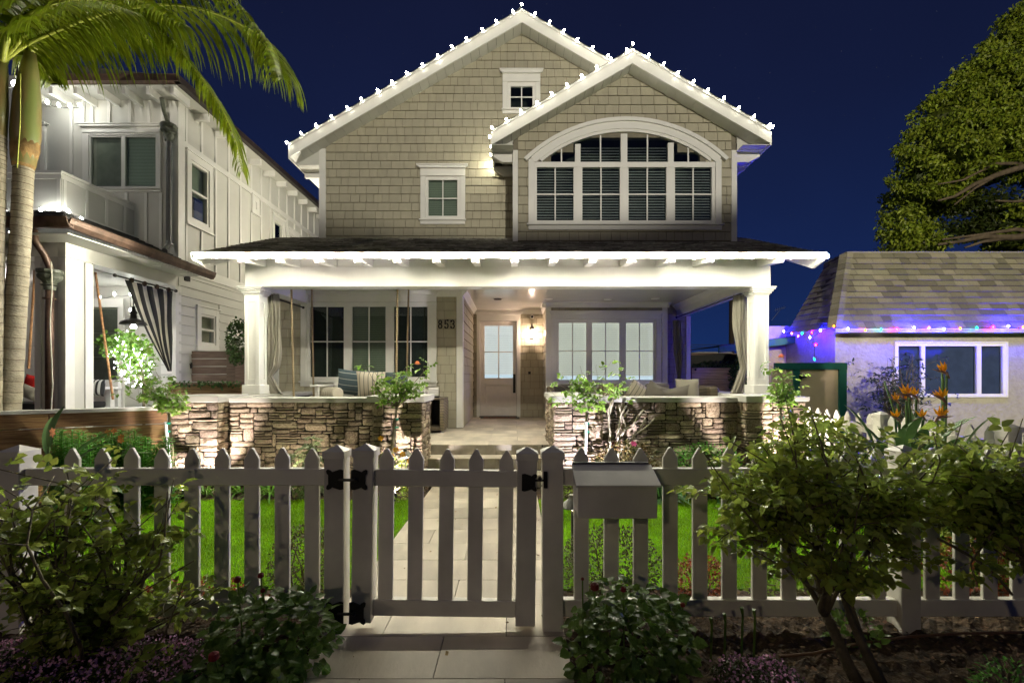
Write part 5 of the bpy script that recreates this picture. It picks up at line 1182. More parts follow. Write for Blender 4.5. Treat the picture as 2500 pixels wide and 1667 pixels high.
# swing bench + cushion of the neighbour
NSW = thing('porch_swing', 'white slatted bench swing hanging on ropes behind the copper downspout', 'swing', (-6.9, 7.2, .8))
part('seat', MB().box(-8.6, -6.6, 6.9, 7.6, .93, 1.0), WHITE, NSW); part('seat_cushion', MB().box(-8.5, -6.7, 6.93, 7.5, 1.001, 1.10), M('black_cushion', (.02, .02, .02), .9), NSW, bevel=.02)
part('armrest', MB().box(-6.78, -6.58, 6.85, 7.65, 1.30, 1.335).box(-6.72, -6.64, 6.9, 6.98, 1.001, 1.299).box(-6.72, -6.64, 7.5, 7.58, 1.001, 1.299), WHITE, NSW); part('backrest', MB().box(-8.6, -6.6, 7.6, 7.66, 1.0, 1.45), WHITE, NSW)
for p, q in (((233, 665), (276, 975)), ((86, 650), (70, 900))):
    part('rope', MB().tube([V(p[0], p[1], 6.95), V(q[0], q[1], 6.95)], .016, 7), M('orange_rope', (.42, .22, .10), .9, .3, 30), NSW)
cushion('cushion', V(80, 940, 7.0), .26, .30, .12, (0, .2, 0), M('red_felt', (.55, .015, .01), .9), 'red cushion standing on the neighbouring porch swing', 'cushions on the bench swing')
cushion('cushion', V(72, 958, 6.9), .26, .2, .14, (0, .4, 0), FAB_G, 'small grey cushion before the red one', 'cushions on the bench swing')
cushion('cushion', V(230, 945, 7.1), .34, .26, .14, (0, .1, 0), STRIPE('zigzag_cushion', (.5, .5, .46), (.02, .02, .02), 0, .06, .5), 'black and white patterned cushion by the swing armrest', 'cushions on the bench swing')
# timber retaining wall with white cap, in front of the neighbour
RW = thing('timber_wall', 'stained timber plank garden wall with a white cap before the palm trunks', 'wall', (-5.2, 5.6, 0))
A_, B_ = Vector((-6.4, 4.95, 0)), Vector((-4.58, 6.02, 0)); dr_ = (B_-A_); nn_ = Vector((-dr_.y, dr_.x, 0)).normalized()
zz = [(.0, .195), (.205, .412), (.424, .648), (.66, .878), (.89, 1.06)]
for k_, (z0, z1) in enumerate(zz):
    for s0, s1 in ((0, .46+.1*(k_ % 2)), (.463+.1*(k_ % 2), 1)):
        p, q = A_+dr_*s0, A_+dr_*s1; b = MB().prism([p+Vector((0, 0, z0)), q+Vector((0, 0, z0)), q+Vector((0, 0, z1)), p+Vector((0, 0, z1))], nn_*.05); part('plank', b, WOOD, RW, bevel=.004)
p, q = A_-nn_*.02, B_-nn_*.02; part('cap_board', MB().prism([p+Vector((0, 0, 1.065)), q+Vector((0, 0, 1.065)), q+Vector((0, 0, 1.105)), p+Vector((0, 0, 1.105))], nn_*.16), WHITE, RW)
# wooden side gate + planter in the gap
WG = thing('wooden_gate', 'greyed horizontal-board gate between the two white houses', 'gate', (-5.4, 8.6, 0)); D = 8.6
gx = (X(461, D), X(572, D))
part('gate_post', MB().box(X(443, D), X(458, D), D, D+.1, .3, Z(852, D)), WOOD_P, WG)
for i in range(6):
    z1 = Z(857+19*i, D); z0 = Z(857+19*(i+1), D)+.012; part('plank', MB().box(gx[0], X(552, D), D+.01, D+.035, z0, z1), WOOD_G, WG)
part('stile', MB().box(X(553, D), X(575, D), D, D+.04, .6, Z(850, D)), WOOD_G, WG); part('stile', MB().box(X(576, D), X(600, D), D-.02, D+.04, .6, Z(856, D)), WOOD_G, WG)
part('latch', MB().box(X(460, D), X(469, D), D-.03, D+.009, Z(899, D), Z(885, D)), BLACK, WG)
PL = thing('planter_box', 'dark timber planter box with trailing vine below the greyed gate', 'planter', (-5, 7.7, 0)); D = 7.6
part('plank', MB().box(X(410, D), X(588, D), D, D+.05, Z(960, D), Z(938, D)-.004), WOOD, PL); part('cap_board', MB().box(X(408, D), X(590, D), D-.03, D+.12, Z(938, D), Z(934, D)), WOOD_G, PL)
part('plank', MB().box(X(410, D), X(588, D), D, D+.05, .2, Z(960, D)-.006), WOOD, PL)
# frieze between the porch beam and the roof
part('frieze_board', MB().box(xb0, 4.10, 7.262, 7.30, 3.256, ze+sl*(7.26-ye)-.064), WHITE, H)
# ================================================================== RIGHT NEIGHBOUR
N2 = thing('neighbor_house', 'single-storey stucco house with a grey shingled mansard roof and coloured bulbs', 'house', (9, 9.5, 0))
ND2 = 9.5; XL = 6.72; ZE = 2.49
W3 = (2186, 2455, 838, 966)
wall_board('wall', [(XL, 0), (16, 0), (16, 2.55), (XL, 2.55)], [hole(ND2, *W3)], F_front(ND2), STUCCO, N2, th=.15)
part('wall', MB().box(XL, XL+.15, ND2+.15, 12.5, 0, 2.6), STUCCO, N2)
window(N2, ND2, W3, [(2192, 2247), (2257, 2383), (2394, 2446)], (845, 961), vm=False, glass=GLASS('blue_reflecting_glass', .2, (.8, .85, .95)), name='window', blind=M('added_blue_curtain', (.10, .12, .20), .9))  # curtain added behind the glass, coloured bluish to stand in for blue reflections
part('hanging_rail', MB().box(X(2257, ND2), X(2383, ND2), ND2+.1, ND2+.12, Z(860, ND2), Z(845, ND2)), ROOM, N2)
# mansard planes
e0 = Vector((X(2039.5, 9.2), 9.2, ZE)); t0 = Vector((X(2069, 10.0), 10.0, Z(618.5, 10.0))); eb = Vector((X(1922, 10.8), 10.8, ZE+.04)); tb_ = Vector((X(2023.6, 10.8), 10.8, Z(636, 10.8)))
def F_mf(u, v, t):
    s = v/1.88; p = Vector((u, 9.2+.8*s, ZE+(t0.z-ZE)*s)); return tuple(p+Vector((0, -.9, .42))*t)
part('roof_deck', MB().add([tuple(e0+Vector((.02, .03, 0))), (16, 9.23, ZE), (16, 10.03, t0.z-.01), tuple(t0+Vector((.02, .03, -.01))), tuple(eb+Vector((.03, 0, 0))), tuple(tb_+Vector((.03, 0, 0)))], [(0, 1, 2, 3), (4, 0, 3, 5)]), MORTAR, N2)
cover('man', [(e0.x, 0), (16, 0), (16, 1.88), (t0.x, 1.88)], .1445, .15, .40, F_mf, tb=.026, tt=.003, gap=.007, stagger=.0)
du_ = (eb-e0)
def F_ms(u, v, t):
    s = v/1.88; a = e0+(eb-e0)*u; c = t0+(tb_-t0)*u; p = a+(c-a)*s; return tuple(p+Vector((-.85, -.2, .40))*t)
cs = courses([(0, 0), (1, 0), (1, 1.88), (0, 1.88)], .1445, .10, .24, gap=.004, vg=.006)
for c, v in cs:
    fr = [F_ms(u, vv, .024-.020*min(1, max(0, (vv-v)/.1445))) for u, vv in c]; bk = [F_ms(u, vv, -.004) for u, vv in c]
    PIECES['man'].append((.0026, fr[::-1], bk[::-1], 1))
emit('man', 'roof_shingle', N2, ROOFG, ROOFG_J, 300)
for i in range(13):   # hip caps
    s0, s1 = i/13, (i+1.15)/13; a = e0+(t0-e0)*s0; c = e0+(t0-e0)*min(1, s1)
    l1, l2 = Vector((.13, .0, .0)), Vector((-.07, .15, 0)); up = Vector((-.30, -.60, .35))
    o_, o2 = up*.055, up*.03
    b = MB().add([tuple(a+o_), tuple(a+l1+o_*.6), tuple(c+l1+o2*.4), tuple(c+o2), tuple(a+l2+o_*.6), tuple(c+l2+o2*.4), tuple(a), tuple(c)], [(0, 1, 2, 3), (4, 0, 3, 5), (0, 6, 1), (4, 6, 0), (1, 6, 7, 2), (6, 4, 5, 7)])
    part('hip_cap', b, ROOFG, N2)
part('ridge_cap', MB().box(t0.x-.02, 16, 9.98, 10.15, t0.z-.005, t0.z+.035), ROOFG, N2)
part('roof_deck', MB().box(t0.x+.02, 16, 10.02, 10.78, t0.z-.05, t0.z-.012).box(t0.x, 16, 10.6, 10.78, 2.4, t0.z-.06), MORTAR, N2)
part('eave_fascia', MB().box(e0.x+.02, 16, 9.22, 9.25, ZE-.09, ZE-.004).box(e0.x+.02, 16, 9.251, 9.5, ZE-.09, ZE-.07), M('pale_eave_paint', (.42, .40, .36), .7), N2)
# rear wing
N3 = thing('house_wing', 'tan stucco side wing with a green fascia behind the coloured bulbs', 'house', (6, 12, 0)); DW = 11.2
part('wall', MB().box(X(1870, DW), X(2060, DW), DW, DW+.2, 0, 2.75), STUCCO_T, N3)
part('fascia', MB().prism([(X(1740, DW), DW-.35, Z(862, 11)), (X(1740, DW), DW-.35, Z(846, 11)), (X(2000, DW), DW-.35, Z(813, 11)), (X(2000, DW), DW-.35, Z(829, 11)), (X(1878, 11), DW-.35, Z(846, 11))], (0, .05, 0)), GREEN, N3)
part('roof', MB().prism([(X(1740, DW), DW-.36, Z(846, 11)), (X(2000, DW), DW-.36, Z(813, 11)), (X(2000, DW), DW-.36, Z(811, 11)), (X(1740, DW), DW-.36, Z(844, 11))], (0, 2.5, 0)), ROOFD, N3)
window(N3, DW, (1937, 1978, 851, 892), [(1941, 1974)], (855, 890), vm=False, glass=GLASSD)
# green framed gate
GG = thing('side_gate', 'teal-framed gate with tan plywood panels beside the stucco house', 'gate', (5, 9, 0)); D = 9.0; tz = Z(886, D)
for a, c in ((1935, 1950), (2046, 2064)): part('gate_post', MB().box(X(a, D), X(c, D), D-.04, D+.06, 0, tz-.13), TEAL, GG)
part('top_rail', MB().box(X(1892, D), X(1950, D), D-.05, D+.05, tz-.129, tz), TEAL, GG); part('top_rail', MB().box(X(1950.5, D), X(2064, D), D-.052, D+.05, tz-.129, tz+.003), TEAL, GG)
part('panel', MB().box(X(1885, D), X(1935, D), D, D+.02, 0, tz-.13), PLY, GG); part('panel', MB().box(X(1950, D), X(2046, D), D, D+.02, 0, tz-.13), PLY, GG)
part('hinge', MB().box(X(1947, D), X(1953, D), D-.055, D-.041, Z(928, D), Z(913, D)).prism([(X(1953, D), D-.05, Z(917, D)), (X(1966, D), D-.05, Z(919.5, D)), (X(1966, D), D-.05, Z(921, D)), (X(1953, D), D-.05, Z(924, D))], (0, .02, 0)), BLACK, GG)
# pale board gate seen through the porch
BG_ = thing('wooden_gate', 'pale horizontal pine-board gate seen between the porch column and house corner', 'gate', (5, 11.5, 0)); D = 11.3
for i in range(10):
    z1 = Z(898+13.6*i, D); z0 = Z(898+13.6*(i+1), D)+.008
    x = X(1688, D)
    for xa, xb in ((x, X(1735+R.uniform(-20, 20), D)),): part('plank', MB().box(xa, xb-.003, D, D+.03, z0, z1), WOOD_P, BG_); part('plank', MB().box(xb, X(1845, D), D, D+.03, z0, z1), WOOD_P, BG_)
part('gate_post', MB().box(X(1684, D), X(1688, D), D-.03, D+.05, 0, Z(895, D)), M('red_brown_post', (.11, .04, .02), .8), BG_)
part('knob', MB().ball(V(1698, 902, D-.04), .03, 8, 6), BLACK, BG_)
solo('screened_fence', MB().add([(X(1680, 16), 16, 0), (X(1850, 16), 16, 0), (X(1850, 16), 16, Z(866, 16)), (X(1760, 16), 16, Z(864, 16)), (X(1680, 16), 16, Z(867, 16))], [(0, 1, 2, 3, 4)]).add([(X(1680, 16), 16.05, 0), (X(1850, 16), 16.05, 0), (X(1850, 16), 16.05, Z(866, 16)), (X(1680, 16), 16.05, Z(867, 16))], [(3, 2, 1, 0)]), M('black_screen_fabric', (.008, .009, .010), .9), 'black fabric-screened fence beyond the pale pine gate', 'fence')
SH = thing('shed', 'low pale-roofed shed just visible above the black screened fence', 'shed', (9, 22, 0))
part('roof', MB().prism([(X(1686, 22), 22, Z(862, 22)), (X(1790, 22), 22, Z(862, 22)), (X(1785, 22), 22, Z(859, 22)), (X(1705, 22), 22, Z(859, 22))], (0, 3, 0)), M('pale_shed_roof', (.30, .28, .26), .8), SH)
part('wall', MB().box(X(1690, 22), X(1845, 22), 22.2, 22.4, 0, Z(862, 22)), M('shed_wall', (.20, .13, .11), .8), SH)
UPX = X(1786, 24); UP_ = thing('utility_pole', 'dark wooden utility pole beside the porch curtain', 'pole', (UPX, 24, 0))
part('pole', MB().tube([(UPX, 24, 0), (UPX, 24, 7.6)], [.15, .11], 10), M('creosote_wood', (.03, .022, .016), .9), UP_); part('crossarm', MB().box(UPX-1.2, UPX+1.2, 23.8, 23.9, 6.9, 7.05), bpy.data.materials['creosote_wood'], UP_)
for k_, (ya, yb) in enumerate(((839.5, 842), (845.5, 848), (859, 860.5))):
    solo('power_line', MB().tube([V(1600, ya, 24), V(1700, (ya+yb)/2+.8, 24), V(1790, yb-.3, 24)], .018, 4), BLACK, ['topmost thin wire strung to the utility pole', 'second wire strung to the utility pole', 'lowest wire strung to the utility pole just over the shed'][k_], 'power line', 'wires strung to the utility pole')
AN = thing('antenna', 'thin rooftop television antenna between porch column and mansard roof', 'antenna', V(1884, 782, 22)); am = M('antenna_metal', (.10, .11, .14), .5)
part('mast', MB().tube([V(1884, 782, 22), V(1903, 758, 22)], .014, 4), am, AN); part('boom', MB().tube([V(1890, 758, 22), V(1918, 750, 22)], .014, 4), am, AN)
for i in range(5): part('element', MB().tube([V(1894+5*i, 760-1.5*i, 21.8), V(1894+5*i, 753-1.5*i, 22.2)], .008, 4), am, AN)
# coloured bulbs
cl = [(1913, 808.6, 'blue'), (1934, 814, 'orange'), (1948, 820, 'orange'), (1956.6, 814, 'green'), (1981, 811, 'red'), (1979, 824.6, 'blue'), (2004.3, 806, 'blue'), (2036, 795.6, 'orange'), (2072, 803, 'blue'), (2112, 805, 'orange'), (2150.6, 805, 'green'), (2189, 803.2, 'red'), (2230, 799, 'azure'), (2266, 801.5, 'orange'), (2306, 802.5, 'azure'), (2344.6, 802.5, 'orange'), (2383, 800.4, 'green'), (2423.5, 798, 'red'), (2462, 796.6, 'azure'), (2498, 799, 'orange'), (2540, 800, 'blue')]
def cpos(px, py): D = 9.12 if px > 2030 else 6.47*F/(px-CX); return V(px, py, D)
light_string([cpos(a, b_) for a, b_, c in cl], 'multicoloured bulbs along the mansard eave', 'coloured bulbs', kinds=[c for a, b_, c in cl], r=.015)
light_string([V(1990, 842, 9.35), V(1989, 876, 9.35)], 'short drop of a red and a green bulb at the stucco corner', 'coloured bulbs', kinds=['red', 'green'], r=.015, cord=[V(1987, 824, 9.35), V(1990, 842, 9.35), V(1989, 876, 9.35)])
# ================================================================== PLANTS
def leaf_arrays(P, D, N, L, Wd, fold=.22, droop=.25):
    n = len(P); D = D/np.linalg.norm(D, axis=1, keepdims=True); Sd = np.cross(D, N); Sd /= np.linalg.norm(Sd, axis=1, keepdims=True)+1e-9; U = np.cross(Sd, D)
    L = np.asarray(L).reshape(-1, 1)*np.ones((n, 1)); Wd = np.asarray(Wd).reshape(-1, 1)*np.ones((n, 1))
    def pt(a, s, up): return P+D*L*a+Sd*Wd*s+U*(Wd*up-L*droop*a*a)
    v = np.stack([pt(0, 0, 0), pt(.35, -.5, fold), pt(.35, 0, 0), pt(.35, .5, fold), pt(.72, -.36, fold*.7), pt(.72, 0, 0), pt(.72, .36, fold*.7), pt(1, 0, 0)], 1).reshape(-1, 3)
    b = (np.arange(n)*8)[:, None]
    t = np.concatenate([b+np.array([[0, 2, 1]]), b+np.array([[0, 3, 2]]), b+np.array([[4, 5, 7]]), b+np.array([[5, 6, 7]])]); q = np.concatenate([b+np.array([[1, 2, 5, 4]]), b+np.array([[2, 3, 6, 5]])])
    return v, t, q
LEAFM = {}
def leaves(parent, P, D, N, L, Wd, mat, nobj=0, name='foliage', fold=.22, droop=.25, lname='leaf'):
    P, D, N = map(np.asarray, (P, D, N)); n = len(P); L = np.asarray(L)*np.ones(n); Wd = np.asarray(Wd)*np.ones(n)
    idx = np.argsort(((P-np.array([0, 0, CZ]))**2).sum(1)/(L*L+1e-9)) if nobj else np.arange(n)
    big, rest = idx[:nobj], idx[nobj:]
    if nobj:
        key = (mat.name, fold, droop)
        if key not in LEAFM:
            v, t, q = leaf_arrays(np.zeros((1, 3)), np.array([[0, 1., 0]]), np.array([[0, 0, 1.]]), 1, .62, fold, droop); me = bpy.data.meshes.new(lname); me.from_pydata(v.tolist(), [], t.tolist()+q.tolist()); me.materials.append(mat); sane(me); LEAFM[key] = me
        me = LEAFM[key]; pl = LOC[parent.name]
        for i in big:
            d_ = Vector(D[i]).normalized(); n_ = Vector(N[i]); s_ = d_.cross(n_)
            if s_.length < 1e-4: s_ = d_.orthogonal()
            s_.normalize(); u_ = s_.cross(d_); m = Matrix((s_, d_, u_)).transposed().to_4x4() @ Matrix.Diagonal((L[i]*(Wd[i]/L[i])/.62, L[i], L[i], 1)); m.translation = Vector(P[i])-pl
            o = bpy.data.objects.new(lname, me); COL.objects.link(o); o.parent = parent; o.matrix_local = m
    if len(rest):
        v, t, q = leaf_arrays(P[rest], D[rest], N[rest], L[rest], Wd[rest], fold, droop); npmesh(name, v, [t, q], mat, parent, True)
def rv(n, s=1.): return NR.normal(0, s, (n, 3))
def stem_pts(a, b_, bend=.12, n=7, sag=0):
    a, b_ = np.array(a, float), np.array(b_, float); d_ = b_-a; L = np.linalg.norm(d_); o1, o2 = NR.normal(0, bend*L, 3), NR.normal(0, bend*L*.5, 3); t = np.linspace(0, 1, n)[:, None]
    return a+d_*t+o1*np.sin(math.pi*t)+o2*np.sin(2*math.pi*t)*.6+np.array([0, 0, -sag])*t*t
def compound(S_, d, rate, ll, wl, zs=.3, spread=.6):
    """5-leaflet rose leaves along a stem S_ (n,3), returns P,D,N,L,W lists"""
    P, D, N, L, Wd = [], [], [], [], []
    for k in range(rate):
        t = zs+(1-zs)*(k+NR.rand())/rate; f = t*(len(S_)-1); i = min(int(f), len(S_)-2); p = S_[i]+(S_[i+1]-S_[i])*(f-i); ax = S_[i+1]-S_[i]; ax = ax/np.linalg.norm(ax)
        o = NR.normal(0, 1, 3); o[2] = abs(o[2])*.5-.1; o -= ax*o.dot(ax)*.6; o /= np.linalg.norm(o); pet = ll*NR.uniform(1.1, 1.7); q = p+o*pet; up = np.array([0, 0, 1.])+NR.normal(0, .45, 3); sd = np.cross(o, up); sd /= np.linalg.norm(sd)
        s_ = NR.uniform(.7, 1.2)
        for (a, w_, bk) in ((o, 1.15, 0), (sd*.9+o*.35, 1, .22), (-sd*.9+o*.35, 1, .22), (sd*.9+o*.25, .8, .62), (-sd*.9+o*.25, .8, .62)):
            if bk > .5 and NR.rand() < .35: continue
            P.append(q-o*pet*bk); D.append(a+NR.normal(0, .15, 3)+np.array([0, 0, -.15])); N.append(up+NR.normal(0, .25, 3)); L.append(ll*w_*s_*NR.uniform(.8, 1.15)); Wd.append(wl*w_*s_*NR.uniform(.8, 1.15))
    return P, D, N, L, Wd
def ell(n, c, r, hollow=.35):
    v = NR.normal(0, 1, (n, 3)); v /= np.linalg.norm(v, axis=1, keepdims=True); return np.array(c)+v*(NR.uniform(hollow, 1, (n, 1))**.6)*np.array(r)
def rose_head(parent, p, r, mat):
    b = MB()
    for ring, (k, rad, ph) in enumerate(((6, 1.0, .2), (5, .75, .6), (4, .5, 1.0), (3, .28, 1.3))):
        for i in range(k):
            a = 2*math.pi*(i+ring*.4)/k
            def f(u, v, a=a, rad=rad, ph=ph):
                an = a+(u-.5)*1.7; z = math.sin(ph)*v; rr = rad*(.25+.75*v)*math.cos((ph-.2)*.35*v); return (p[0]+r*rr*math.cos(an), p[1]+r*rr*math.sin(an), p[2]+r*(z*1.0-.2)*(1-.15*abs(u-.5)))
            b.grid(f, 3, 3)
    return part('rose_flower', b, mat, parent, smooth=True)
def bush(name, label, cat, base, targets, stem_r, rate, ll, wl, mlf, mst, nobj=0, group=None, zs=.3, bend=.12, multi=1, split=0):
    t = thing(name, label, cat, base, group); bs = MB(); acc = [[], [], [], [], []]
    for i, q in enumerate(targets):
        b0 = np.array(base)+np.array([NR.uniform(-.04, .04)*multi, NR.uniform(-.04, .04)*multi, 0])
        s_ = stem_pts(b0, q, bend); bs.tube([tuple(p) for p in s_], [stem_r*(1-.75*k/(len(s_)-1)) for k in range(len(s_))], 5)
        subs = [s_]
        for k in range(split):
            f = NR.uniform(.35, .9); i0 = int(f*(len(s_)-1)); ln = np.linalg.norm(s_[-1]-s_[0])*.45; d_ = NR.normal(0, 1, 3); d_[2] = abs(d_[2])*.6; d_ /= np.linalg.norm(d_); s2 = stem_pts(s_[i0], s_[i0]+d_*ln*NR.uniform(.5, 1), bend, 5)
            bs.tube([tuple(p) for p in s2], [stem_r*.4*(1-.6*j/4) for j in range(5)], 4); subs.append(s2)
        for s2 in subs:
            c = compound(s2, None, rate if s2 is s_ else max(2, rate//2), ll, wl, zs if s2 is s_ else .25)
            for a, b_ in zip(acc, c): a += b_
    part('stem', bs, mst, t, smooth=True)
    leaves(t, acc[0], acc[1], acc[2], acc[3], acc[4], mlf, nobj); return t
# --- foreground rose bushes
def tg(box, n): # random targets inside pixel boxes at a depth range
    out = []
    for _ in range(n):
        D = R.uniform(box[4], box[5]); out.append((X(R.uniform(box[0], box[1]), D), D, Z(R.uniform(box[2], box[3]), D)))
    return out
RBL = bush('rose_bush', 'leggy rose bush sprawling over the fence at the mauve flower mat', 'rose bush', (-2.15, 2.28, 0), tg((-40, 230, 1120, 1420, 2.05, 2.5), 26)+tg((120, 330, 1110, 1450, 2.1, 2.45), 10)+tg((330, 480, 1160, 1420, 2.1, 2.4), 8)+tg((430, 570, 1360, 1470, 2.15, 2.4), 4), .010, 8, .050, .037, L_ROSE, BARK, 300, split=2, zs=.25)
RBR = bush('rose_bush', 'large rose bush with forked trunk in front of the side fence', 'rose bush', (1.78, 2.24, 0), [(1.60, 2.25, .55)], .03, 1, .04, .03, L_ROSE, BARK, 0, zs=.9, bend=.04)
def sub_bush(parent, origins, targets, stem_r, rate, ll, wl, mlf, mst, nobj, zs=.35, bend=.12, split=2):
    bs = MB(); acc = [[], [], [], [], []]
    for i, q in enumerate(targets):
        b0 = min(origins, key=lambda o: (o[0]-q[0])**2+(o[1]-q[1])**2+(o[2]-q[2])**2*.3+R.uniform(0, .25)); s_ = stem_pts(b0, q, bend); bs.tube([tuple(p) for p in s_], [stem_r*(1-.7*k/(len(s_)-1)) for k in range(len(s_))], 5); subs = [s_]
        for k in range(split):
            i0 = int(NR.uniform(.35, .9)*(len(s_)-1)); ln = max(.18, np.linalg.norm(s_[-1]-s_[0])*.45); d_ = NR.normal(0, 1, 3); d_[2] *= .5; d_ /= np.linalg.norm(d_); s2 = stem_pts(s_[i0], s_[i0]+d_*ln*NR.uniform(.5, 1), bend, 5); bs.tube([tuple(p) for p in s2], [stem_r*.45*(1-.6*j/4) for j in range(5)], 4); subs.append(s2)
        for s2 in subs:
            c = compound(s2, None, rate if s2 is s_ else max(2, rate//2), ll, wl, zs if s2 is s_ else .2)
            for a, b_ in zip(acc, c): a += b_
    part('stem', bs, mst, parent, smooth=True); leaves(parent, acc[0], acc[1], acc[2], acc[3], acc[4], mlf, nobj)
lim = MB()
orig = [(X(1995, 2.28), 2.28, Z(1340, 2.28)), (X(2050, 2.3), 2.3, Z(1290, 2.3)), (X(1905, 2.25), 2.25, Z(1290, 2.25)), (X(2130, 2.3), 2.3, Z(1320, 2.3)), (X(2010, 2.2), 2.2, Z(1450, 2.2))]
fork = (X(2015, 2.27), 2.27, Z(1500, 2.27))
for o_, r_ in zip(orig, (.013, .012, .011, .012, .014)):
    s_ = stem_pts(fork, o_, .06, 6); lim.tube([tuple(p) for p in s_], [r_*1.3*(1-.45*k/5) for k in range(6)], 6)
lim.tube([tuple(p) for p in stem_pts((X(2095, 2.23), 2.23, 0), fork, .02, 6)], [.032, .030, .028, .026, .025, .022], 8); lim.tube([tuple(p) for p in stem_pts((X(2130, 2.3), 2.3, 0.05), (X(2060, 2.3), 2.3, Z(1420, 2.3)), .03, 6)], .014, 6)
part('trunk', lim, BARK, RBR, smooth=True)
sub_bush(RBR, orig, tg((1680, 1880, 1080, 1300, 2.0, 2.5), 16)+tg((1850, 2120, 980, 1260, 2.0, 2.5), 20)+tg((1900, 2020, 940, 1050, 2.2, 2.55), 6)+tg((1730, 1860, 1230, 1350, 2.1, 2.4), 4)+tg((2050, 2260, 1180, 1420, 2.1, 2.4), 10)+tg((2080, 2330, 1040, 1220, 2.1, 2.5), 18), .007, 8, .048, .035, L_ROSE, BARK, 300)
RB3 = thing('rose_bush', 'rose bush leaning in from the street edge beyond the forked rose', 'rose bush', (X(2620, 2.2), 2.2, 0)); s_ = [(X(2620, 2.2), 2.2, 0), (X(2560, 2.2), 2.2, .35), (X(2500, 2.2), 2.2, .6)]
part('trunk', MB().tube(s_, [.025, .02, .015], 7), BARK, RB3)
sub_bush(RB3, [(X(2500, 2.2), 2.2, .62), (X(2400, 2.25), 2.25, .75), (X(2450, 2.1), 2.1, .9)], tg((2250, 2560, 1080, 1330, 2.0, 2.5), 26)+tg((2320, 2520, 1000, 1130, 2.1, 2.5), 8)+tg((2300, 2540, 1300, 1420, 2.1, 2.4), 5), .007, 8, .050, .037, L_ROSE, BARK, 300)
part('stem', MB().tube([tuple(p) for p in stem_pts((X(2500, 2.2), 2.2, .62), (X(2270, 2.3), 2.3, .80), .05, 8)], .008, 5).tube([tuple(p) for p in stem_pts((X(2470, 2.2), 2.2, .45), (X(2290, 2.2), 2.2, .72), .05, 8)], .007, 5), BARK, RB3)
# --- staked rose trees in front of the wall
STK = M('white_stake', (.78, .78, .82), .6); TAPE = M('green_tape', (.01, .22, .14), .4)
def rose_tree(label, px0, px1, ytop, D, crown, nst, stake, lmat, heads, wid=.017, zlow=0):
    t = thing('rose_tree', label, 'rose tree', (X(px0, D), D, 0), 'grafted rose trees along the porch wall')
    base = (X(px0, D), D, 0); top = (X(px1, D), D, Z(ytop, D)); part('trunk', MB().tube([base, (base[0]*.5+top[0]*.5, D, top[2]*.5), top], [wid, wid*.9, wid*.8], 8), BARK, t, smooth=True)
    if stake:
        part('stake', MB().tube([(X(px0-3, D), D-.04, 0), (X(px1-2, D), D-.04, top[2]-.12)], .018, 8), STK if stake > 1 else BARK, t)
        for q in (.14, .24): part('tie', MB().tube([(X(px1, D)-.0, D-.02, top[2]-q-.012), (X(px1, D)-.0, D-.02, top[2]-q+.012)], .032, 8), TAPE, t)
    sub_bush(t, [top], [tuple(p) for b_ in crown for p in tg((b_[0], b_[1], b_[2], b_[3], D-.22, D+.22), b_[4])], .006, 4, .062, .044, lmat, BARK if stake < 2 else BARKR, 0, zs=.3, split=1)
    for (px, py, r) in heads: rose_head(t, V(px, py, D-.1), r, PETAL_P)
    return t
rose_tree('rose tree with white stake next to the timber wall', 432, 412, 1005, 5.65, [(300, 440, 910, 990, 16), (310, 400, 860, 930, 5), (400, 455, 950, 1000, 5)], 26, 2, L_ROSEL, [])
rose_tree('rose tree with one peach bloom before the swing cushions', 948, 968, 995, 5.6, [(905, 1045, 905, 975, 13), (985, 1045, 875, 930, 6), (885, 915, 880, 900, 2)], 26, 1, L_ROSEL, [(1019, 888, .045)])
rose_tree('sparse rose tree on a bright white stake before the pier by the steps', 1427, 1432, 1005, 5.55, [(1390, 1470, 900, 985, 8), (1335, 1400, 905, 950, 3), (1400, 1420, 880, 900, 1), (1460, 1545, 875, 950, 5)], 26, 2, L_ROSEL, [])
rose_tree('rose tree with a peach bloom high beside the teal gate', 1917, 1905, 990, 5.6, [(1870, 1950, 915, 985, 14), (1885, 1920, 865, 920, 3)], 26, 1, L_ROSEL, [(1908, 871, .05)])
# --- strap leaves, paddles
def strap(parent, base, n, L, w_, mat, lean=.9, name='foliage', obj=0, nseg=6, up=.9):
    vs, fs = [], []
    for i in range(n):
        a = NR.rand()*6.283; ln = L*NR.uniform(.6, 1.1); th = NR.uniform(.15, lean); p = np.array(base)+np.array([math.cos(a), math.sin(a), 0])*NR.uniform(0, .06); sd = np.array([-math.sin(a), math.cos(a), 0])*w_/2; b0 = len(vs)
        for k in range(nseg+1):
            t = k/nseg; ww = (1-t**2.2)*(.6+.8*min(t*3, 1)*.5); vs.append(p-sd*ww+[0, 0, .25*w_*ww]); vs.append(p); vs.append(p+sd*ww+[0, 0, .25*w_*ww])
            if k < nseg:
                fs += [(b0+3*k, b0+3*k+1, b0+3*k+4, b0+3*k+3), (b0+3*k+1, b0+3*k+2, b0+3*k+5, b0+3*k+4)]
            th += (1.0+.9*NR.rand())*lean/nseg; p = p+np.array([math.cos(a)*math.sin(th), math.sin(a)*math.sin(th), math.cos(th)])*ln/nseg
    return npmesh(name, np.array(vs), [np.array(fs)], mat, parent, True)
def strap_clump(label, px, D, n, L, w_=.028, mat=None, group='strap-leaved clumps'):
    t = thing('strap_lily', label, 'lily clump', (X(px, D), D, 0), group); strap(t, (X(px, D), D, .02), n, L, w_, mat or L_STRAP, 1.0); return t
strap_clump('small strap-leaved lily beside the white rose stake and timber wall', 500, 5.75, 26, .38)
strap_clump('low strap-leaved lily in the middle below the swing wall', 588, 5.8, 30, .42)
strap_clump('taller strap-leaved lily against the grey-green azalea', 662, 5.75, 34, .56)
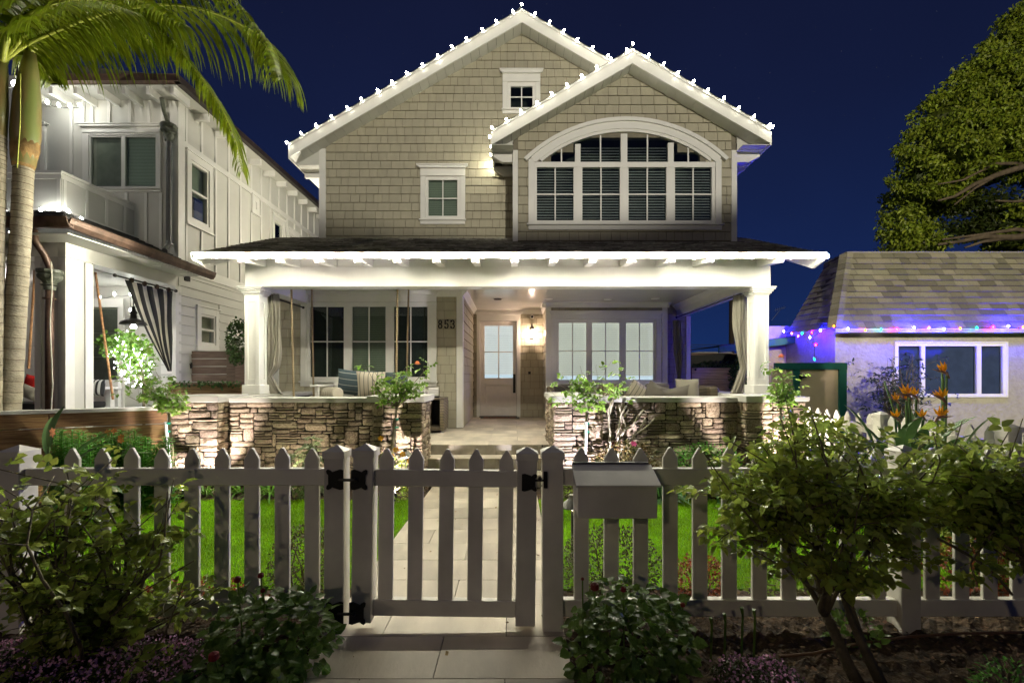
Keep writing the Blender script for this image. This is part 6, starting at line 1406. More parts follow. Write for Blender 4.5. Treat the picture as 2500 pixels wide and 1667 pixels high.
for px, D, L, lb in ((1612, 5.5, .55, 'broad strap-leaved lily beside the magenta-flowered shrub'), (1680, 5.6, .58, 'strap-leaved lily in the middle below the sofa wall'), (1745, 5.7, .55, 'strap-leaved lily further along the sofa wall'), (1818, 5.6, .62, 'strap-leaved lily under the bright end pier')): strap_clump(lb, px, D, 60, L, .04, LEAF('broad_strap_leaf'+str(px), (.075, .235, .045), .25))
def mound(name, label, cat, c, r, n, ll, wl, mat, group=None, up=.6, hollow=.45, nobj=0, stems=True):
    t = thing(name, label, cat, (c[0], c[1], 0), group); P = ell(n, c, r, hollow); P = P[P[:, 2] > .01]; k = len(P); out = P-np.array(c); D = out/np.array(r)+rv(k, .5); D[:, 2] += up*NR.rand(k); N = np.array([0, 0, 1.])+rv(k, .4)+out/np.array(r)*.5
    leaves(t, P, D, N, ll*NR.uniform(.6, 1.2, k), wl*NR.uniform(.7, 1.2, k), mat, nobj)
    if stems:
        b = MB()
        for i in range(14): q = P[NR.randint(k)]; b.tube([tuple(p) for p in stem_pts((c[0]+NR.uniform(-.05, .05), c[1], 0), q, .1, 5)], .005, 4)
        part('stem', b, BARK, t)
    return t
def flowers(parent, pos, r, mat, name='flower', k=6, nobj=True):
    for p in pos:
        b = MB(); tl = Vector((R.uniform(-.5, .5), -1+R.uniform(-.4, .4), R.uniform(0, .9))).normalized(); u_ = tl.orthogonal().normalized(); w_ = tl.cross(u_); p = Vector(p)
        for i in range(k):
            a = 2*math.pi*i/k; d_ = u_*math.cos(a)+w_*math.sin(a); s_ = u_*-math.sin(a)+w_*math.cos(a); b.add([tuple(p), tuple(p+d_*r*.6-s_*r*.3+tl*r*.15), tuple(p+d_*r+tl*r*.1), tuple(p+d_*r*.6+s_*r*.3+tl*r*.15)], [(0, 1, 2, 3)])
        part(name, b, mat, parent)
# azalea below the swing wall: rosettes of leaves
def rosette_shrub(name, label, cat, c, r, nros, ll, mat, group=None):
    t = thing(name, label, cat, (c[0], c[1], 0), group); P = ell(nros, c, r, .5); PP, DD_, NN = [], [], []
    for p in P:
        ax = (p-np.array(c))/np.array(r)+np.array([0, -.3, .8]); ax /= np.linalg.norm(ax); u_ = np.cross(ax, [.3, .2, 1]); u_ /= np.linalg.norm(u_); w_ = np.cross(ax, u_)
        for i in range(8): a = i*.785+NR.rand()*.4; d_ = u_*math.cos(a)+w_*math.sin(a)+ax*NR.uniform(.1, .9); PP.append(p); DD_.append(d_); NN.append(ax-d_*.3)
    leaves(t, PP, DD_, NN, ll*NR.uniform(.7, 1.2, len(PP)), ll*.38, mat); b = MB()
    for p in P[::3]: b.tube([tuple(q) for q in stem_pts((c[0]+NR.uniform(-.06, .06), c[1], 0), p, .08, 5)], .005, 4)
    part('stem', b, BARK, t); return t
rosette_shrub('azalea_shrub', 'grey-green azalea shrub before the stone wall left of the gate', 'shrub', (X(758, 5.6), 5.6, .38), (.30, .28, .38), 150, .06, L_AZ)
# bright flowering patch near the steps
c = (X(945, 5.5), 5.5, .22); t = mound('marigold_patch', 'brightly lit marigold patch around the bronze path light', 'flowers', c, (.30, .22, .36), 900, .04, .02, L_YEL)
flowers(t, [V(966, 1098, 5.3), V(983, 1108, 5.3), V(930, 1070, 5.4), V(1000, 1125, 5.3), V(958, 1113, 5.3)], .04, PETAL_O)
mound('ground_cover', 'small yellow-green tuft at the foot of the right step pier', 'shrub', (X(1393, 5.5), 5.5, .12), (.16, .14, .24), 260, .05, .03, L_YEL)
mound('ground_cover', 'yellow-green tuft around the white stake by the timber wall', 'shrub', (X(440, 5.55), 5.55, .10), (.2, .16, .18), 260, .05, .03, L_YEL)
# magenta-flowered shrub + bare branched shrub
c = (X(1530, 5.75), 5.75, .32); t = mound('flowering_shrub', 'olive shrub with one magenta flower at the pier beside the steps', 'shrub', c, (.46, .26, .36), 1500, .05, .026, LEAF('olive_leaf', (.10, .11, .03), .4, c2=(.16, .09, .035)))
flowers(t, [V(1547, 1083, 5.45)], .045, PETAL_M); flowers(t, [V(1497, 1082, 5.45), V(1508, 1092, 5.45)], .02, PETAL_R)
BSb = thing('bare_shrub', 'bare pale-branched shrub against the stone wall', 'shrub', (X(1500, 5.95), 5.95, 0)); b = MB(); D = 5.9
def bar(pts, r): b.tube([V(p[0], p[1], D-.04*i) for i, p in enumerate(pts)], [r*(1-.35*i/(len(pts)-1)) for i in range(len(pts))], 6)
for pts in ([(1492, 1150), (1489, 1060), (1485, 1000), (1500, 970)], [(1488, 1010), (1495, 985), (1501, 967)], [(1510, 1150), (1508, 1060), (1517, 1010), (1530, 990)], [(1517, 1010), (1512, 990)], [(1512, 1075), (1525, 1048), (1545, 1040), (1560, 1012), (1571, 1000)], [(1528, 1045), (1520, 1020), (1535, 1000)], [(1530, 1085), (1550, 1062), (1575, 1045), (1598, 1022)], [(1548, 1064), (1570, 1035), (1575, 1020)], [(1505, 1110), (1530, 1085), (1540, 1080)]): bar(pts, .016)
part('stem', b, BARKR, BSb, smooth=True)
mound('ground_shrub', 'fine-leaved green mound between strap lilies and the sofa wall', 'shrub', (X(1720, 5.9), 5.9, .35), (.50, .22, .30), 1500, .035, .018, L_SNAP)
# tall leafy bed plants by the timber wall
k_ = 0
def spire(parent, base, h, mat, ll=.055):
    PP, DD_, NN = [], [], []; n = int(h*110)
    for i in range(n): z = h*(.1+.9*i/n); a = i*2.4; d_ = np.array([math.cos(a), math.sin(a), .35]); PP.append(np.array(base)+[0, 0, z]); DD_.append(d_+NR.normal(0, .15, 3)); NN.append([0, 0, 1])
    sc = np.linspace(1.1, .6, n); leaves(parent, PP, DD_, NN, ll*sc, ll*.38*sc, mat)
pts_ = []
for i in range(56):
    px = 130+ (i*5.1)+R.uniform(-5, 5); D = R.uniform(4.9, 5.5) - (.3 if px < 250 else 0); h = CZ-((R.uniform(1045, 1085)-CY)*D/F)
    if px > 330: h *= .92
    t = thing('leafy_stem', 'narrow-leaved snapdragon stem in the bed before the timber wall', 'plant', (X(px, D), D, 0), 'snapdragon stems before the timber wall'); b = MB().tube([(X(px, D), D, 0), (X(px, D), D, h*.98)], .006, 4); part('stem', b, L_SNAP, t); spire(t, (X(px, D), D, 0), h, L_SNAP, .115)
t = thing('snapdragon_flower', 'few orange blossoms on the snapdragon bed', 'flowers', V(275, 1058, 5.0)); flowers(t, [V(263, 1055, 4.9), V(278, 1052, 4.9), V(295, 1075, 4.9), V(296, 1066, 4.9)], .035, M('apricot_petal', (.65, .22, .05), .6))
# bird of paradise
def paddle(parent, base, a, h, L, w_, th0, mat=L_BOP):
    ca, sa = math.cos(a), math.sin(a); st = []; th = th0*.25; p = np.array(base, float)
    for i in range(6): st.append(tuple(p)); p = p+np.array([ca*math.sin(th), sa*math.sin(th), math.cos(th)])*h/5; th += th0*.15
    p = np.array(st[-1]); nseg = 8; vs = []; f = []
    for k in range(nseg+1):
        t = k/nseg; ww = w_*math.sin(math.pi*min(1, t*.92+.06))**.7*(1-.15*t); sd = np.array([-sa, ca, 0])*ww/2; nn = np.array([-ca*math.cos(th), -sa*math.cos(th), math.sin(th)])*ww*.22
        vs += [tuple(p-sd+nn), tuple(p), tuple(p+sd+nn)]
        if k < nseg: f += [(3*k, 3*k+1, 3*k+4, 3*k+3), (3*k+1, 3*k+2, 3*k+5, 3*k+4)]; p = p+np.array([ca*math.sin(th), sa*math.sin(th), math.cos(th)])*L/nseg; th += .07
    lf = part('leaf', MB().add(vs, f), mat, parent, smooth=True); part('stalk', MB().tube(st, [.011]*len(st), 5), L_BOP, lf)
def bop_flower(parent, tip, base, face, s=1.0, up=.2):
    s *= .82
    tip, base = Vector(tip), Vector(base); stl = part('flower_stalk', MB().tube([base, (base+tip)/2+Vector((0, 0, 0)), tip-Vector((0, 0, .03*s))], .010, 6), M('flower_stalk_green', (.10, .17, .06), .5) if 'flower_stalk_green' not in bpy.data.materials else bpy.data.materials['flower_stalk_green'], parent)
    f = Vector((face, 0, up)).normalized(); b = MB(); b.tube([tip-f*.03*s-Vector((0, 0, .05*s)), tip, tip+f*.07*s, tip+f*.15*s], [.008*s, .016*s, .011*s, .002], 6); part('bract', b, BRACT, stl, smooth=True)
    b = MB()
    for k, (a, L) in enumerate(((75, .13), (95, .12), (55, .11), (118, .105), (38, .12), (85, .09))):
        a = math.radians(a); d_ = (Vector((face*math.cos(a), 0, math.sin(a)))+Vector((0, R.uniform(-.3, .3), 0))).normalized(); o = tip+f*.02*s; sd = d_.cross(Vector((0, 1, 0))).normalized()*.016*s
        b.add([tuple(o), tuple(o+d_*L*.5*s-sd), tuple(o+d_*L*s), tuple(o+d_*L*.5*s+sd), tuple(o+d_*L*.5*s+Vector((0, -.008, 0)))], [(0, 1, 4), (1, 2, 4), (2, 3, 4), (3, 0, 4)])
    part('petals', b, PETAL_O, stl)
    part('blue_tongue', MB().tube([tip+f*.01*s, tip+f*.10*s+Vector((0, 0, .03*s))], [.006*s, .002], 5), M('blue_tongue', (.03, .03, .3), .5) if 'blue_tongue' not in bpy.data.materials else bpy.data.materials['blue_tongue'], stl)
BP = thing('bird_of_paradise', 'bird of paradise with orange blooms by the side picket fence', 'plant', (X(2220, 4.3), 4.3, 0)); D = 4.3
for i in range(46):
    a = R.uniform(0, 6.283); paddle(BP, (X(2215, D)+R.uniform(-.28, .28), D+R.uniform(-.2, .2), 0), a, R.uniform(.55, .92), R.uniform(.34, .50), R.uniform(.06, .10), R.uniform(.2, .75))
for (px, py, bx, fc, s_, up) in ((2311, 910, 2308, -1, 1.05, .25), (2304, 975, 2300, -1, 1.1, .45), (2219, 965, 2228, -1, 1.1, .1), (2237, 968, 2236, -1, .9, .4), (2192, 980, 2200, -1, .8, .5), (2290, 1018, 2286, 1, 1.1, .05), (2255, 1018, 2240, -1, .9, -.3), (2193, 1022, 2203, -1, .9, .5), (2213, 975, 2213, -1, .5, .5)): bop_flower(BP, V(px, py, D-.25), V(bx, 1100, D), fc, s_, up)
part('flower_stalk', MB().tube([V(2298, 898, D-.2), V(2302, 930, D-.2), V(2300, 1060, D)], [.003, .013, .010], 6).tube([V(2159, 930, D-.2), V(2185, 1010, D-.1), V(2190, 1080, D)], .008, 5), L_BOP, BP, smooth=True)
BP2 = thing('bird_of_paradise', 'small broad-leaved bird of paradise above the fence post near the timber wall', 'plant', (X(85, 4.2), 4.2, 0)); D = 4.2
for (a, h, L, w_, th) in ((.35, .75, .50, .10, .95), (.25, .78, .42, .09, .6), (1.5, .85, .4, .08, .1), (2.9, .72, .42, .11, .85), (3.3, .6, .4, .10, .9), (-.3, .60, .5, .09, 1.25), (2.2, .8, .4, .09, .35), (0, .55, .4, .1, .8), (3.0, .5, .4, .1, .5), (.8, .6, .4, .1, .5), (-.1, .72, .55, .08, 1.35)): paddle(BP2, (X(95, D)+R.uniform(-.05, .05), D, 0), a, h, L, w_, th)
flowers(BP2, [V(130, 1055, D-.1)], .05, PETAL_P)
mound('ground_cover', 'bright green filler below the bird of paradise', 'shrub', (X(2260, 4.0), 4.0, .4), (.42, .3, .36), 1300, .05, .03, L_ROSEL)
# nandina in front of the neighbour window
bush('nandina', 'thin dark nandina bush before the blue-lit window', 'shrub', (X(2195, 8.8), 8.8, 0), tg((2135, 2245, 855, 950, 8.6, 9.0), 34), .012, 6, .085, .035, L_NAN, BARK, 0, zs=.55, split=1, bend=.05)
c = (X(2100, 7.6), 7.6, .8)
# hedge-like bushes behind the big rose, along the fence side
mound('shrub', 'leafy shrub behind the forked rose below the teal gate', 'shrub', (X(1990, 4.4), 4.4, .55), (.50, .5, .58), 1900, .055, .034, L_ROSE, up=.4)
mound('shrub', 'green shrub at the right end of the side fence behind the leaning rose', 'shrub', (X(2420, 3.3), 3.3, .5), (.40, .3, .55), 1300, .05, .032, L_ROSE, up=.4)
# inner bed bushes behind the fence
mound('shrub', 'yellow-green boxwood behind the mailbox pickets', 'shrub', (X(1490, 3.15), 3.15, .20), (.36, .22, .28), 3200, .024, .014, LEAF('boxwood_leaf', (.12, .14, .035), .45, c2=(.07, .06, .025)))
mound('shrub', 'red-leaved shrub behind the pickets beyond the mailbox', 'shrub', (X(1708, 3.05), 3.05, .14), (.20, .14, .17), 900, .028, .016, L_RED)
mound('shrub', 'yellow-green boxwood next to the hinge post', 'shrub', (X(745, 3.1), 3.1, .22), (.24, .2, .28), 2200, .024, .014, LEAF('boxwood_leaf_b', (.15, .17, .035), .45, c2=(.09, .07, .03)))
mound('shrub', 'small bright weedy tuft behind the fence at the forked rose', 'shrub', (X(1985, 3.05), 3.05, .10), (.45, .16, .16), 600, .035, .022, L_YEL)
mound('shrub', 'red-tipped shrub behind the fence under the leaning rose', 'shrub', (X(2370, 3.1), 3.1, .16), (.3, .16, .26), 700, .035, .02, L_RED)
mound('shrub', 'red-tipped shrub behind the fence under the leggy rose', 'shrub', (X(480, 2.95), 2.95, .08), (.5, .12, .10), 500, .035, .02, L_RED)
# foreground clumps either side of the path
def clump(label, c, r, n, reds):
    t = thing('gerbera_clump', label, 'flowering plant', (c[0], c[1], 0), 'dark leafy clumps flanking the path'); P = ell(n, c, r, .3); P = P[P[:, 2] > .02]; k = len(P); D = (P-np.array(c))/np.array(r)*.8+rv(k, .5); D[:, 2] *= .4; N = np.array([0, -.25, 1.])+rv(k, .35)
    leaves(t, P, D, N, .055*NR.uniform(.6, 1.35, k), .050*NR.uniform(.7, 1.3, k), L_DARK, 300, fold=.12, droop=.35)
    b = MB()
    for (px, py, D_, r_) in reds:
        p = V(px, py, D_); b.tube([(p.x+.01, p.y+.03, .15), tuple(p)], .004, 5); part('flower_bud' if r_ < .018 else 'flower', MB().lathe([(.3*r_, -1.1*r_), (r_, -.6*r_), (r_*.9, .5*r_), (.2*r_, .9*r_)], p, 9), PETAL_R, t, smooth=False)
    part('stem', b, L_DARK, t); return t
clump('dark leafy gerbera clump left of the gate with red buds standing over it', (X(660, 2.32), 2.32, .17), (.34, .20, .27), 620, [(580, 1413, 2.3, .017), (637, 1403, 2.35, .015), (642, 1440, 2.3, .012)])
clump('dark leafy gerbera clump right of the gate with dark red flowers', (X(1540, 2.30), 2.30, .17), (.34, .22, .29), 700, [(1452, 1430, 2.25, .022), (1422, 1412, 2.2, .008), (1667, 1475, 2.25, .012), (1522, 1437, 2.2, .014)])
clump('low dark gerbera leaves in the corner beside the mauve mat and path', (X(560, 2.05), 2.05, .05), (.34, .2, .16), 320, [(522, 1600, 2.0, .022)])
def mat_plant(label, x0, x1, y0, y1, h, n, nf):
    t = thing('flower_mat', label, 'ground cover', ((x0+x1)/2, (y0+y1)/2, 0)); P = np.stack([NR.uniform(x0, x1, n), NR.uniform(y0, y1, n), np.zeros(n)], 1); u_ = (P[:, 0]-x0)/(x1-x0)*2-1; w_ = (P[:, 1]-y0)/(y1-y0)*2-1
    hh = h*np.sqrt(np.clip(1-np.maximum(abs(u_)**3, abs(w_)**3), .05, 1)); P[:, 2] = hh*NR.uniform(.35, 1, n)+.01*np.sin(P[:, 0]*30); leaves(t, P, rv(n)+np.array([0, 0, .6]), rv(n, .5)+np.array([0, 0, 1.]), .022*NR.uniform(.6, 1.3, n), .010, LEAF('mat_leaf'+label[:5], (.045, .06, .02), .45))
    m = nf; i = NR.choice(n, m); Q = P[i].copy(); Q[:, 2] = hh[i]+NR.uniform(-.02, .03, m); v = []; a = rv(m); a /= np.linalg.norm(a, axis=1, keepdims=True)
    leaves(t, Q, a, rv(m)+np.array([0, -.5, 1.]), .014*NR.uniform(.6, 1.4, m), .013, PETAL_V, name='blossoms', fold=.3); return t
mat_plant('mauve-flowering mat at the street edge under the leggy rose', -2.75, -1.45, 1.9, 2.45, .16, 6500, 2600)
mat_plant('small mauve-flowering mat at the foot of the forked rose', X(1760, 2.15), X(1960, 2.15), 1.95, 2.3, .13, 2000, 420)
mound('ground_cover', 'grey-green low leaves in front of the right gerbera clump', 'ground cover', (X(1570, 1.95), 1.98, .04), (.22, .12, .10), 420, .035, .02, L_AZ)
mound('ground_cover', 'bright green ferny tuft at the street edge past the drip hose', 'ground cover', (X(2480, 2.1), 2.1, .04), (.16, .14, .14), 420, .03, .012, L_SNAP)
for px, py in ((1735, 1545), (1768, 1535), (1810, 1520), (1840, 1525)):
    t = thing('dry_stalk', 'withered flower stalk standing in the mulch under the mailbox fence', 'stalk', (X(px, 2.4), 2.4, 0), 'withered stalks in the mulch'); b = MB().tube([(X(px, 2.4), 2.4, 0), V(px+3, py-20, 2.38), V(px, py-38, 2.38)], [.006, .006, .010], 5); part('stem', b, L_DARK, t)
t = thing('impatiens', 'single white blossom low beside the forked rose trunk', 'flower', V(2090, 1530, 2.45)); flowers(t, [V(2090, 1520, 2.42)], .035, PETAL_W, k=7); mound('ground_cover', 'small dark plant carrying the white blossom', 'ground cover', (X(2085, 2.5), 2.5, .08), (.14, .1, .12), 90, .05, .035, L_DARK, stems=False)
hp = [V(1930, 1602, 2.3), V(2010, 1597, 2.35), V(2120, 1570, 2.45), V(2250, 1553, 2.5), V(2400, 1545, 2.5), V(2560, 1545, 2.5)]; hp = [(p.x, (CZ-.03)*F/(py-CY), .03) for p, py in zip(hp, (1602, 1594, 1570, 1553, 1545, 1543))]
solo('drip_hose', MB().tube(hp, .008, 7), M('brown_poly_hose', (.14, .075, .04), .5), 'brown drip hose lying across the dark mulch', 'hose')
fl = chips('fallen_leaves', 46, -1.05, .28, 2.3, 5.9, .018, .016, M('dry_leaf', (.22, .14, .06), .8, .3, 20, island=.6)); tag(fl, 'scattered dry leaves on the paved path', 'fallen leaves')
# ivy shrubs
mound('ivy_shrub', 'clipped ivy ball hanging beside the left porch column', 'shrub', (X(580, 8.0), 8.0, Z(835, 8.0)), (.17, .18, .42), 900, .05, .04, L_IVY, stems=False)
t = thing('vine', 'trailing vine along the planter box top', 'vine', V(500, 932, 7.55)); P = np.array([tuple(V(R.uniform(420, 585), 933+abs(R.gauss(0, 5)), R.uniform(7.5, 7.6))) for _ in range(130)]); leaves(t, P, rv(130), rv(130)+np.array([0, -1, .6]), .055, .04, L_IVY)
mound('ivy_shrub', 'dark ivy spilling over the pale pine gate', 'shrub', (X(1812, 10.9), 10.9, Z(930, 10.9)), (.30, .25, .62), 1300, .07, .05, L_IVY)
mound('hedge', 'dark hedge top between the pine gate and the screened fence', 'hedge', (X(1750, 12.5), 12.5, Z(905, 12.5)), (.9, .4, .26), 1300, .07, .05, L_IVY, stems=False)
# fairy-lit tree in the neighbour porch
FT = thing('potted_tree', 'small fig tree wrapped in dense white fairy lights on the neighbouring porch', 'tree', (X(345, 7.2), 7.2, .44)); D = 7.2
part('trunk', MB().tube([(X(352, D), D, .45), V(350, 930, D), V(338, 880, D)], .02, 6), BARK, FT); 
P = np.concatenate([ell(230, V(285, 845, D), (.28, .25, .22), .2), ell(260, V(320, 845, D), (.30, .25, .28), .2), ell(160, V(340, 890, D), (.30, .25, .28), .2)]); k = len(P)
leaves(FT, P, rv(k), rv(k)+np.array([0, -.5, 1]), .075, .06, LEAF('fig_leaf', (.12, .24, .03), .3))
v, f = [], []; Q = np.concatenate([ell(90, V(315, 860, D), (.33, .27, .34), .2), ell(110, V(330, 900, D), (.28, .25, .30), .2)]); bb = MB()
for q in Q: bb.ball(q, .0085, 4, 3)
o = part('fairy_lights', bb, EM('fairy_light', (.95, .93, 1.0), 45), FT); o['kind'] = 'stuff'
b = MB()
for i in range(16): b.tube([tuple(p) for p in stem_pts(V(345, 935, D), P[NR.randint(k)], .1, 5)], .006, 4)
part('stem', b, BARKR, FT)
# --- palms
def palm_mat():
    return M('palm_trunk', (.33, .29, .21), .8, .18, 6, .5, 30, stretch=(1, 1, 2.5))
PT = palm_mat(); RING = M('palm_ring', (.16, .12, .08), .9)
CS = M('palm_crownshaft', (.16, .19, .05), .4, 0, 3, .05, 20, col2=(.24, .16, .06), stretch=(2, 2, .5))
RACH = M('frond_rachis', (.42, .46, .08), .4, .15, 8)
DEADF = M('dry_sheath', (.28, .17, .06), .8, .3, 10, .5, 40)
def palm(label, path, radii, shaft, sr, D):
    t = thing('palm_tree', label, 'palm tree', (path[0][0], path[0][1], 0)); pts = []; rr = []
    n = 70
    for i in range(n+1):
        s_ = i/n*(len(path)-1); k = min(int(s_), len(path)-2); p = Vector(path[k]).lerp(Vector(path[k+1]), s_-k); r = radii[k]+(radii[k+1]-radii[k])*(s_-k); pts.append(p); rr.append(r*(1+.02*math.sin(i*1.7)))
    part('trunk', MB().tube(pts, rr, 14), PT, t, smooth=True)
    for i in range(2, n, 2): part('leaf_scar', MB().tube([pts[i], pts[i]+(pts[i+1]-pts[i]).normalized()*.008], rr[i]*1.012+.001, 14), RING, t)
    part('crownshaft', MB().tube(shaft, sr, 14), CS, t, smooth=True)
    return t
D = 5.4
pa = [V(18, 1150, D), V(22, 990, D), V(38, 760, D), V(52, 550, D), V(58, 400, D)]; pa[0].z = 0
PA = palm('tall ringed palm leaning before the copper downspout', pa, [.118, .108, .098, .092, .09], [V(58, 402, D), V(62, 330, D), V(66, 240, D), V(72, 170, D), V(74, 130, D)], [.105, .135, .122, .08, .05], D)
part('dry_sheath', MB().tube([V(57, 410, D), V(58, 385, D), V(61, 362, D), V(62, 345, D)], [.097, .115, .128, .125], 12), DEADF, PA, smooth=True)

for i, x in enumerate((0,)): pass
part('hanging_thread', MB().tube([V(50, 180, D-.2), V(49, 300, D-.2), V(42, 410, D-.2)], .006, 4), RACH, PA)
D2 = 5.25
pbb = [V(-24, 1150, D2), V(-18, 900, D2), V(-12, 600, D2), V(-7, 420, D2), V(-5, 330, D2)]; pbb[0].z = 0
PBm = palm('second palm trunk cut by the picture edge, with a long arching frond', pbb, [.09, .085, .08, .075, .075], [V(-5, 332, D2), V(-4, 260, D2), V(0, 190, D2), V(4, 150, D2)], [.075, .085, .07, .05], D2)
def frond(parent, pts, L, n, side=(1, 1), droop=1.0, rr=.022, w_=.036, indiv=False, lean=.35, start=.12, taper=True):
    """pts control points of the rachis; leaflets hang from both sides"""
    P_ = [Vector(p) for p in pts]; fine = []; m = 40
    for i in range(m+1):   # Catmull-Rom
        s_ = i/m*(len(P_)-1); k = min(int(s_), len(P_)-2); t = s_-k; p0, p1, p2, p3 = P_[max(k-1, 0)], P_[k], P_[k+1], P_[min(k+2, len(P_)-1)]
        fine.append(.5*((2*p1)+(-p0+p2)*t+(2*p0-5*p1+4*p2-p3)*t*t+(-p0+3*p1-3*p2+p3)*t**3))
    rc = part('frond', MB().tube(fine, [rr*(1-.85*i/m) for i in range(m+1)], 6), RACH, parent, smooth=True)
    vs, fs = [], []; seg = 6
    for sd in (1, -1):
        if not side[0 if sd == 1 else 1]: continue
        for k in range(n):
            s_ = start+(1-start)*(k+.5+R.uniform(-.25, .25))/n; i = min(int(s_*m), m-1); p = fine[i].lerp(fine[i+1], s_*m-i); tx = (fine[i+1]-fine[i]).normalized(); sv = tx.cross(Vector((0, 0, 1)))
            if sv.length < .2: sv = Vector((0, 1, 0)) if abs(tx.y) < .5 else Vector((1, 0, 0))
            sv.normalize(); sv *= sd; env = math.sin(math.pi*min(1, max(.02, (s_*.88+.10))))**.55; ln = L*env*R.uniform(.85, 1.08); ww = w_*(.6+.4*env)*R.uniform(.8, 1.1); dv = (sv*.75+tx*lean+Vector((0, 0, .25*R.uniform(.2, 1)))).normalized(); q = Vector(p); b0 = len(vs); dr = droop*R.uniform(.8, 1.2)
            for j in range(seg+1):
                t = j/seg; wv = dv.cross(Vector((0, 0, 1))); wv = wv.normalized() if wv.length > .05 else tx.copy(); wv = (wv*.6+tx*.8).normalized(); wv = (wv-dv*wv.dot(dv)).normalized(); w2 = ww*.5*(min(1, .35+t*3)*(1-t**2.5)+.03)
                a, b_ = q-wv*w2, q+wv*w2; vs += [tuple(a), tuple(b_)]
                if j < seg: fs.append((b0+2*j, b0+2*j+1, b0+2*j+3, b0+2*j+2)); q = q+dv*ln/seg; dv = (dv+Vector((0, 0, -1))*dr*(.35+.3*t)).normalized()
    V_ = np.array(vs); F_ = np.array(fs)
    if indiv:
        per = (seg+1)*2; nl = len(V_)//per; f1_ = [tuple(r) for r in F_[:seg]]
        for k in range(nl): part('leaflet', MB().add([tuple(r) for r in V_[k*per:(k+1)*per]], f1_), L_PALM, rc)
    else: npmesh('leaflets', V_, [F_], L_PALM, rc, True)
    return rc
cw = lambda l, D0, D1: [V(x, y, D0+(D1-D0)*i/(len(l)-1)) for i, (x, y) in enumerate(l)]
frond(PBm, cw([(6, 152), (60, 112), (121, 83), (220, 44), (319, 20), (430, 12), (530, 34), (610, 72), (665, 115), (684, 160), (690, 195)], 5.25, 4.9), .90, 112, rr=.024, indiv=True, droop=1.35, start=.10, w_=.042)
frond(PA, cw([(72, 135), (150, 60), (260, 40), (380, 70), (458, 150), (528, 245), (572, 335), (592, 420)], 5.4, 5.6), .64, 84, rr=.022, w_=.04, indiv=True, droop=.75, start=.2, lean=.65)
frond(PA, cw([(74, 135), (110, 50), (180, -30), (300, -70), (430, -60), (540, -20), (600, 30)], 5.4, 5.0), .72, 60, droop=1.1)
frond(PBm, cw([(6, 150), (20, 70), (32, 0), (60, -90), (130, -170)], 5.2, 4.7), .6, 40, rr=.032, start=.45)
frond(PA, cw([(74, 135), (75, 60), (100, 0), (200, -30), (320, -5), (400, 40)], 5.4, 6.4), .7, 56, droop=1.1)
frond(PBm, cw([(6, 150), (40, 60), (130, 10), (230, 0), (330, 30)], 5.25, 4.4), .65, 52, droop=1.0)
frond(PA, cw([(72, 140), (30, 100), (-30, 110), (-100, 160)], 5.4, 5.0), .6, 40, droop=1.1)
frond(PBm, cw([(4, 160), (40, 130), (90, 150), (130, 200)], 5.25, 5.9), .45, 40, droop=1.0, start=.25)
frond(PA, cw([(76, 130), (80, 40), (60, -60), (20, -120)], 5.4, 5.2), .6, 36, rr=.028, droop=.9)
frond(PBm, cw([(8, 150), (100, 40), (200, -50), (400, -90), (560, -60)], 5.25, 4.5), .75, 60, droop=1.2)
frond(PBm, cw([(6, 150), (80, 90), (180, 60), (300, 70), (400, 120)], 5.25, 5.7), .6, 60, droop=1.2, w_=.045)
frond(PA, cw([(72, 135), (130, 20), (240, -20), (360, 10), (450, 60)], 5.4, 4.8), .7, 66, droop=1.2, w_=.045)
frond(PBm, cw([(0, 160), (30, 20), (90, -60), (220, -100)], 5.25, 5.0), .75, 60, droop=1.3, w_=.045)
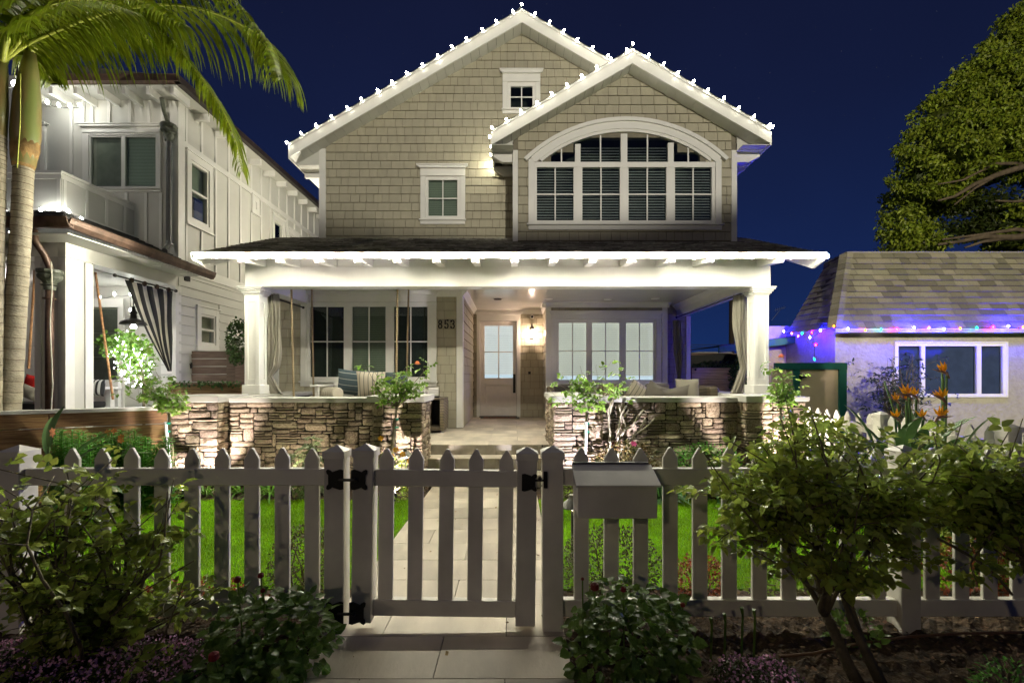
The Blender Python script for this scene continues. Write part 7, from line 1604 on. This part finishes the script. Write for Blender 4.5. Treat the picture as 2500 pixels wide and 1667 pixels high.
# --- big tree beyond the mansard roof
BT = thing('large_tree', 'huge dense-leaved tree rising behind the grey mansard roof', 'tree', (X(2480, 17), 17, 0)); D = 17
blobs = [(2200, 560, 50), (2215, 500, 55), (2235, 430, 60), (2260, 360, 62), (2285, 290, 60), (2330, 240, 65), (2385, 195, 70), (2440, 150, 70), (2500, 90, 75), (2560, 60, 90), (2300, 400, 80), (2360, 320, 90), (2430, 260, 95), (2500, 200, 100), (2560, 260, 120), (2250, 470, 60), (2320, 470, 60), (2400, 390, 70), (2480, 360, 80), (2560, 400, 90), (2190, 590, 40), (2240, 590, 50), (2450, 560, 70)]
PP = []; CC = []
for (px, py, r) in blobs:
    Dd = D+R.uniform(-.8, 1.2); rr_ = r*D/F*1.0; c = np.array(tuple(V(px, py, Dd))); ns = int(16*(r/60)**2)+4
    for q in range(ns):
        dv = NR.normal(0, 1, 3); dv[1] -= .5; dv /= np.linalg.norm(dv); sc = c+dv*rr_*NR.uniform(.72, 1.02); sr_ = NR.uniform(.20, .36); k = int(84*(sr_/.28)**2)
        PP.append(ell(k, sc, (sr_*1.15, sr_, sr_*.8), .3)); CC.append(np.repeat([c*.4+sc*.6], k, 0))
    n = int(160*(r/60)**2); q = ell(n, c, (rr_*.95,)*3, .6); PP.append(q); CC.append(np.repeat([c], n, 0))
PP = np.concatenate(PP); CC = np.concatenate(CC); n = len(PP); out = PP-CC; Dv = out*.25+rv(n, .5)+np.array([0, 0, -.55]); leaves(BT, PP, Dv, out+rv(n, .4), 0.15*NR.uniform(.6, 1.3, n), .07*NR.uniform(.7, 1.2, n), L_TREE, name='crown', droop=.1)
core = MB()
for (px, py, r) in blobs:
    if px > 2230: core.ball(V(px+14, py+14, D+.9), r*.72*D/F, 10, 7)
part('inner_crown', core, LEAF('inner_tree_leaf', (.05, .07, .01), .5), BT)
b = MB()
def limb(l, r0, r1, dd=-1.2): b.tube([V(x, y, D+dd) for x, y in l], [r0+(r1-r0)*i/(len(l)-1) for i in range(len(l))], 7)
limb([(2620, 560), (2560, 572), (2470, 580), (2400, 578), (2340, 590), (2290, 597)], .16, .04); limb([(2470, 580), (2400, 590), (2355, 605)], .08, .03); limb([(2560, 572), (2480, 560), (2400, 572), (2300, 585)], .09, .03)
limb([(2620, 380), (2520, 400), (2440, 425), (2380, 450), (2330, 480), (2290, 490)], .14, .03); limb([(2440, 425), (2380, 460), (2330, 500)], .06, .02); limb([(2520, 400), (2430, 400), (2350, 440), (2290, 450)], .07, .02); limb([(2620, 480), (2540, 490), (2470, 492), (2430, 490)], .08, .02)
limb([(2620, 700), (2625, 560), (2620, 380), (2600, 250)], .45, .2, .3); b.tube([(X(2620, 17), 17.3, 0), V(2620, 700, 17.3)], [.5, .45], 9)
part('trunk', b, TREEB, BT, smooth=True)
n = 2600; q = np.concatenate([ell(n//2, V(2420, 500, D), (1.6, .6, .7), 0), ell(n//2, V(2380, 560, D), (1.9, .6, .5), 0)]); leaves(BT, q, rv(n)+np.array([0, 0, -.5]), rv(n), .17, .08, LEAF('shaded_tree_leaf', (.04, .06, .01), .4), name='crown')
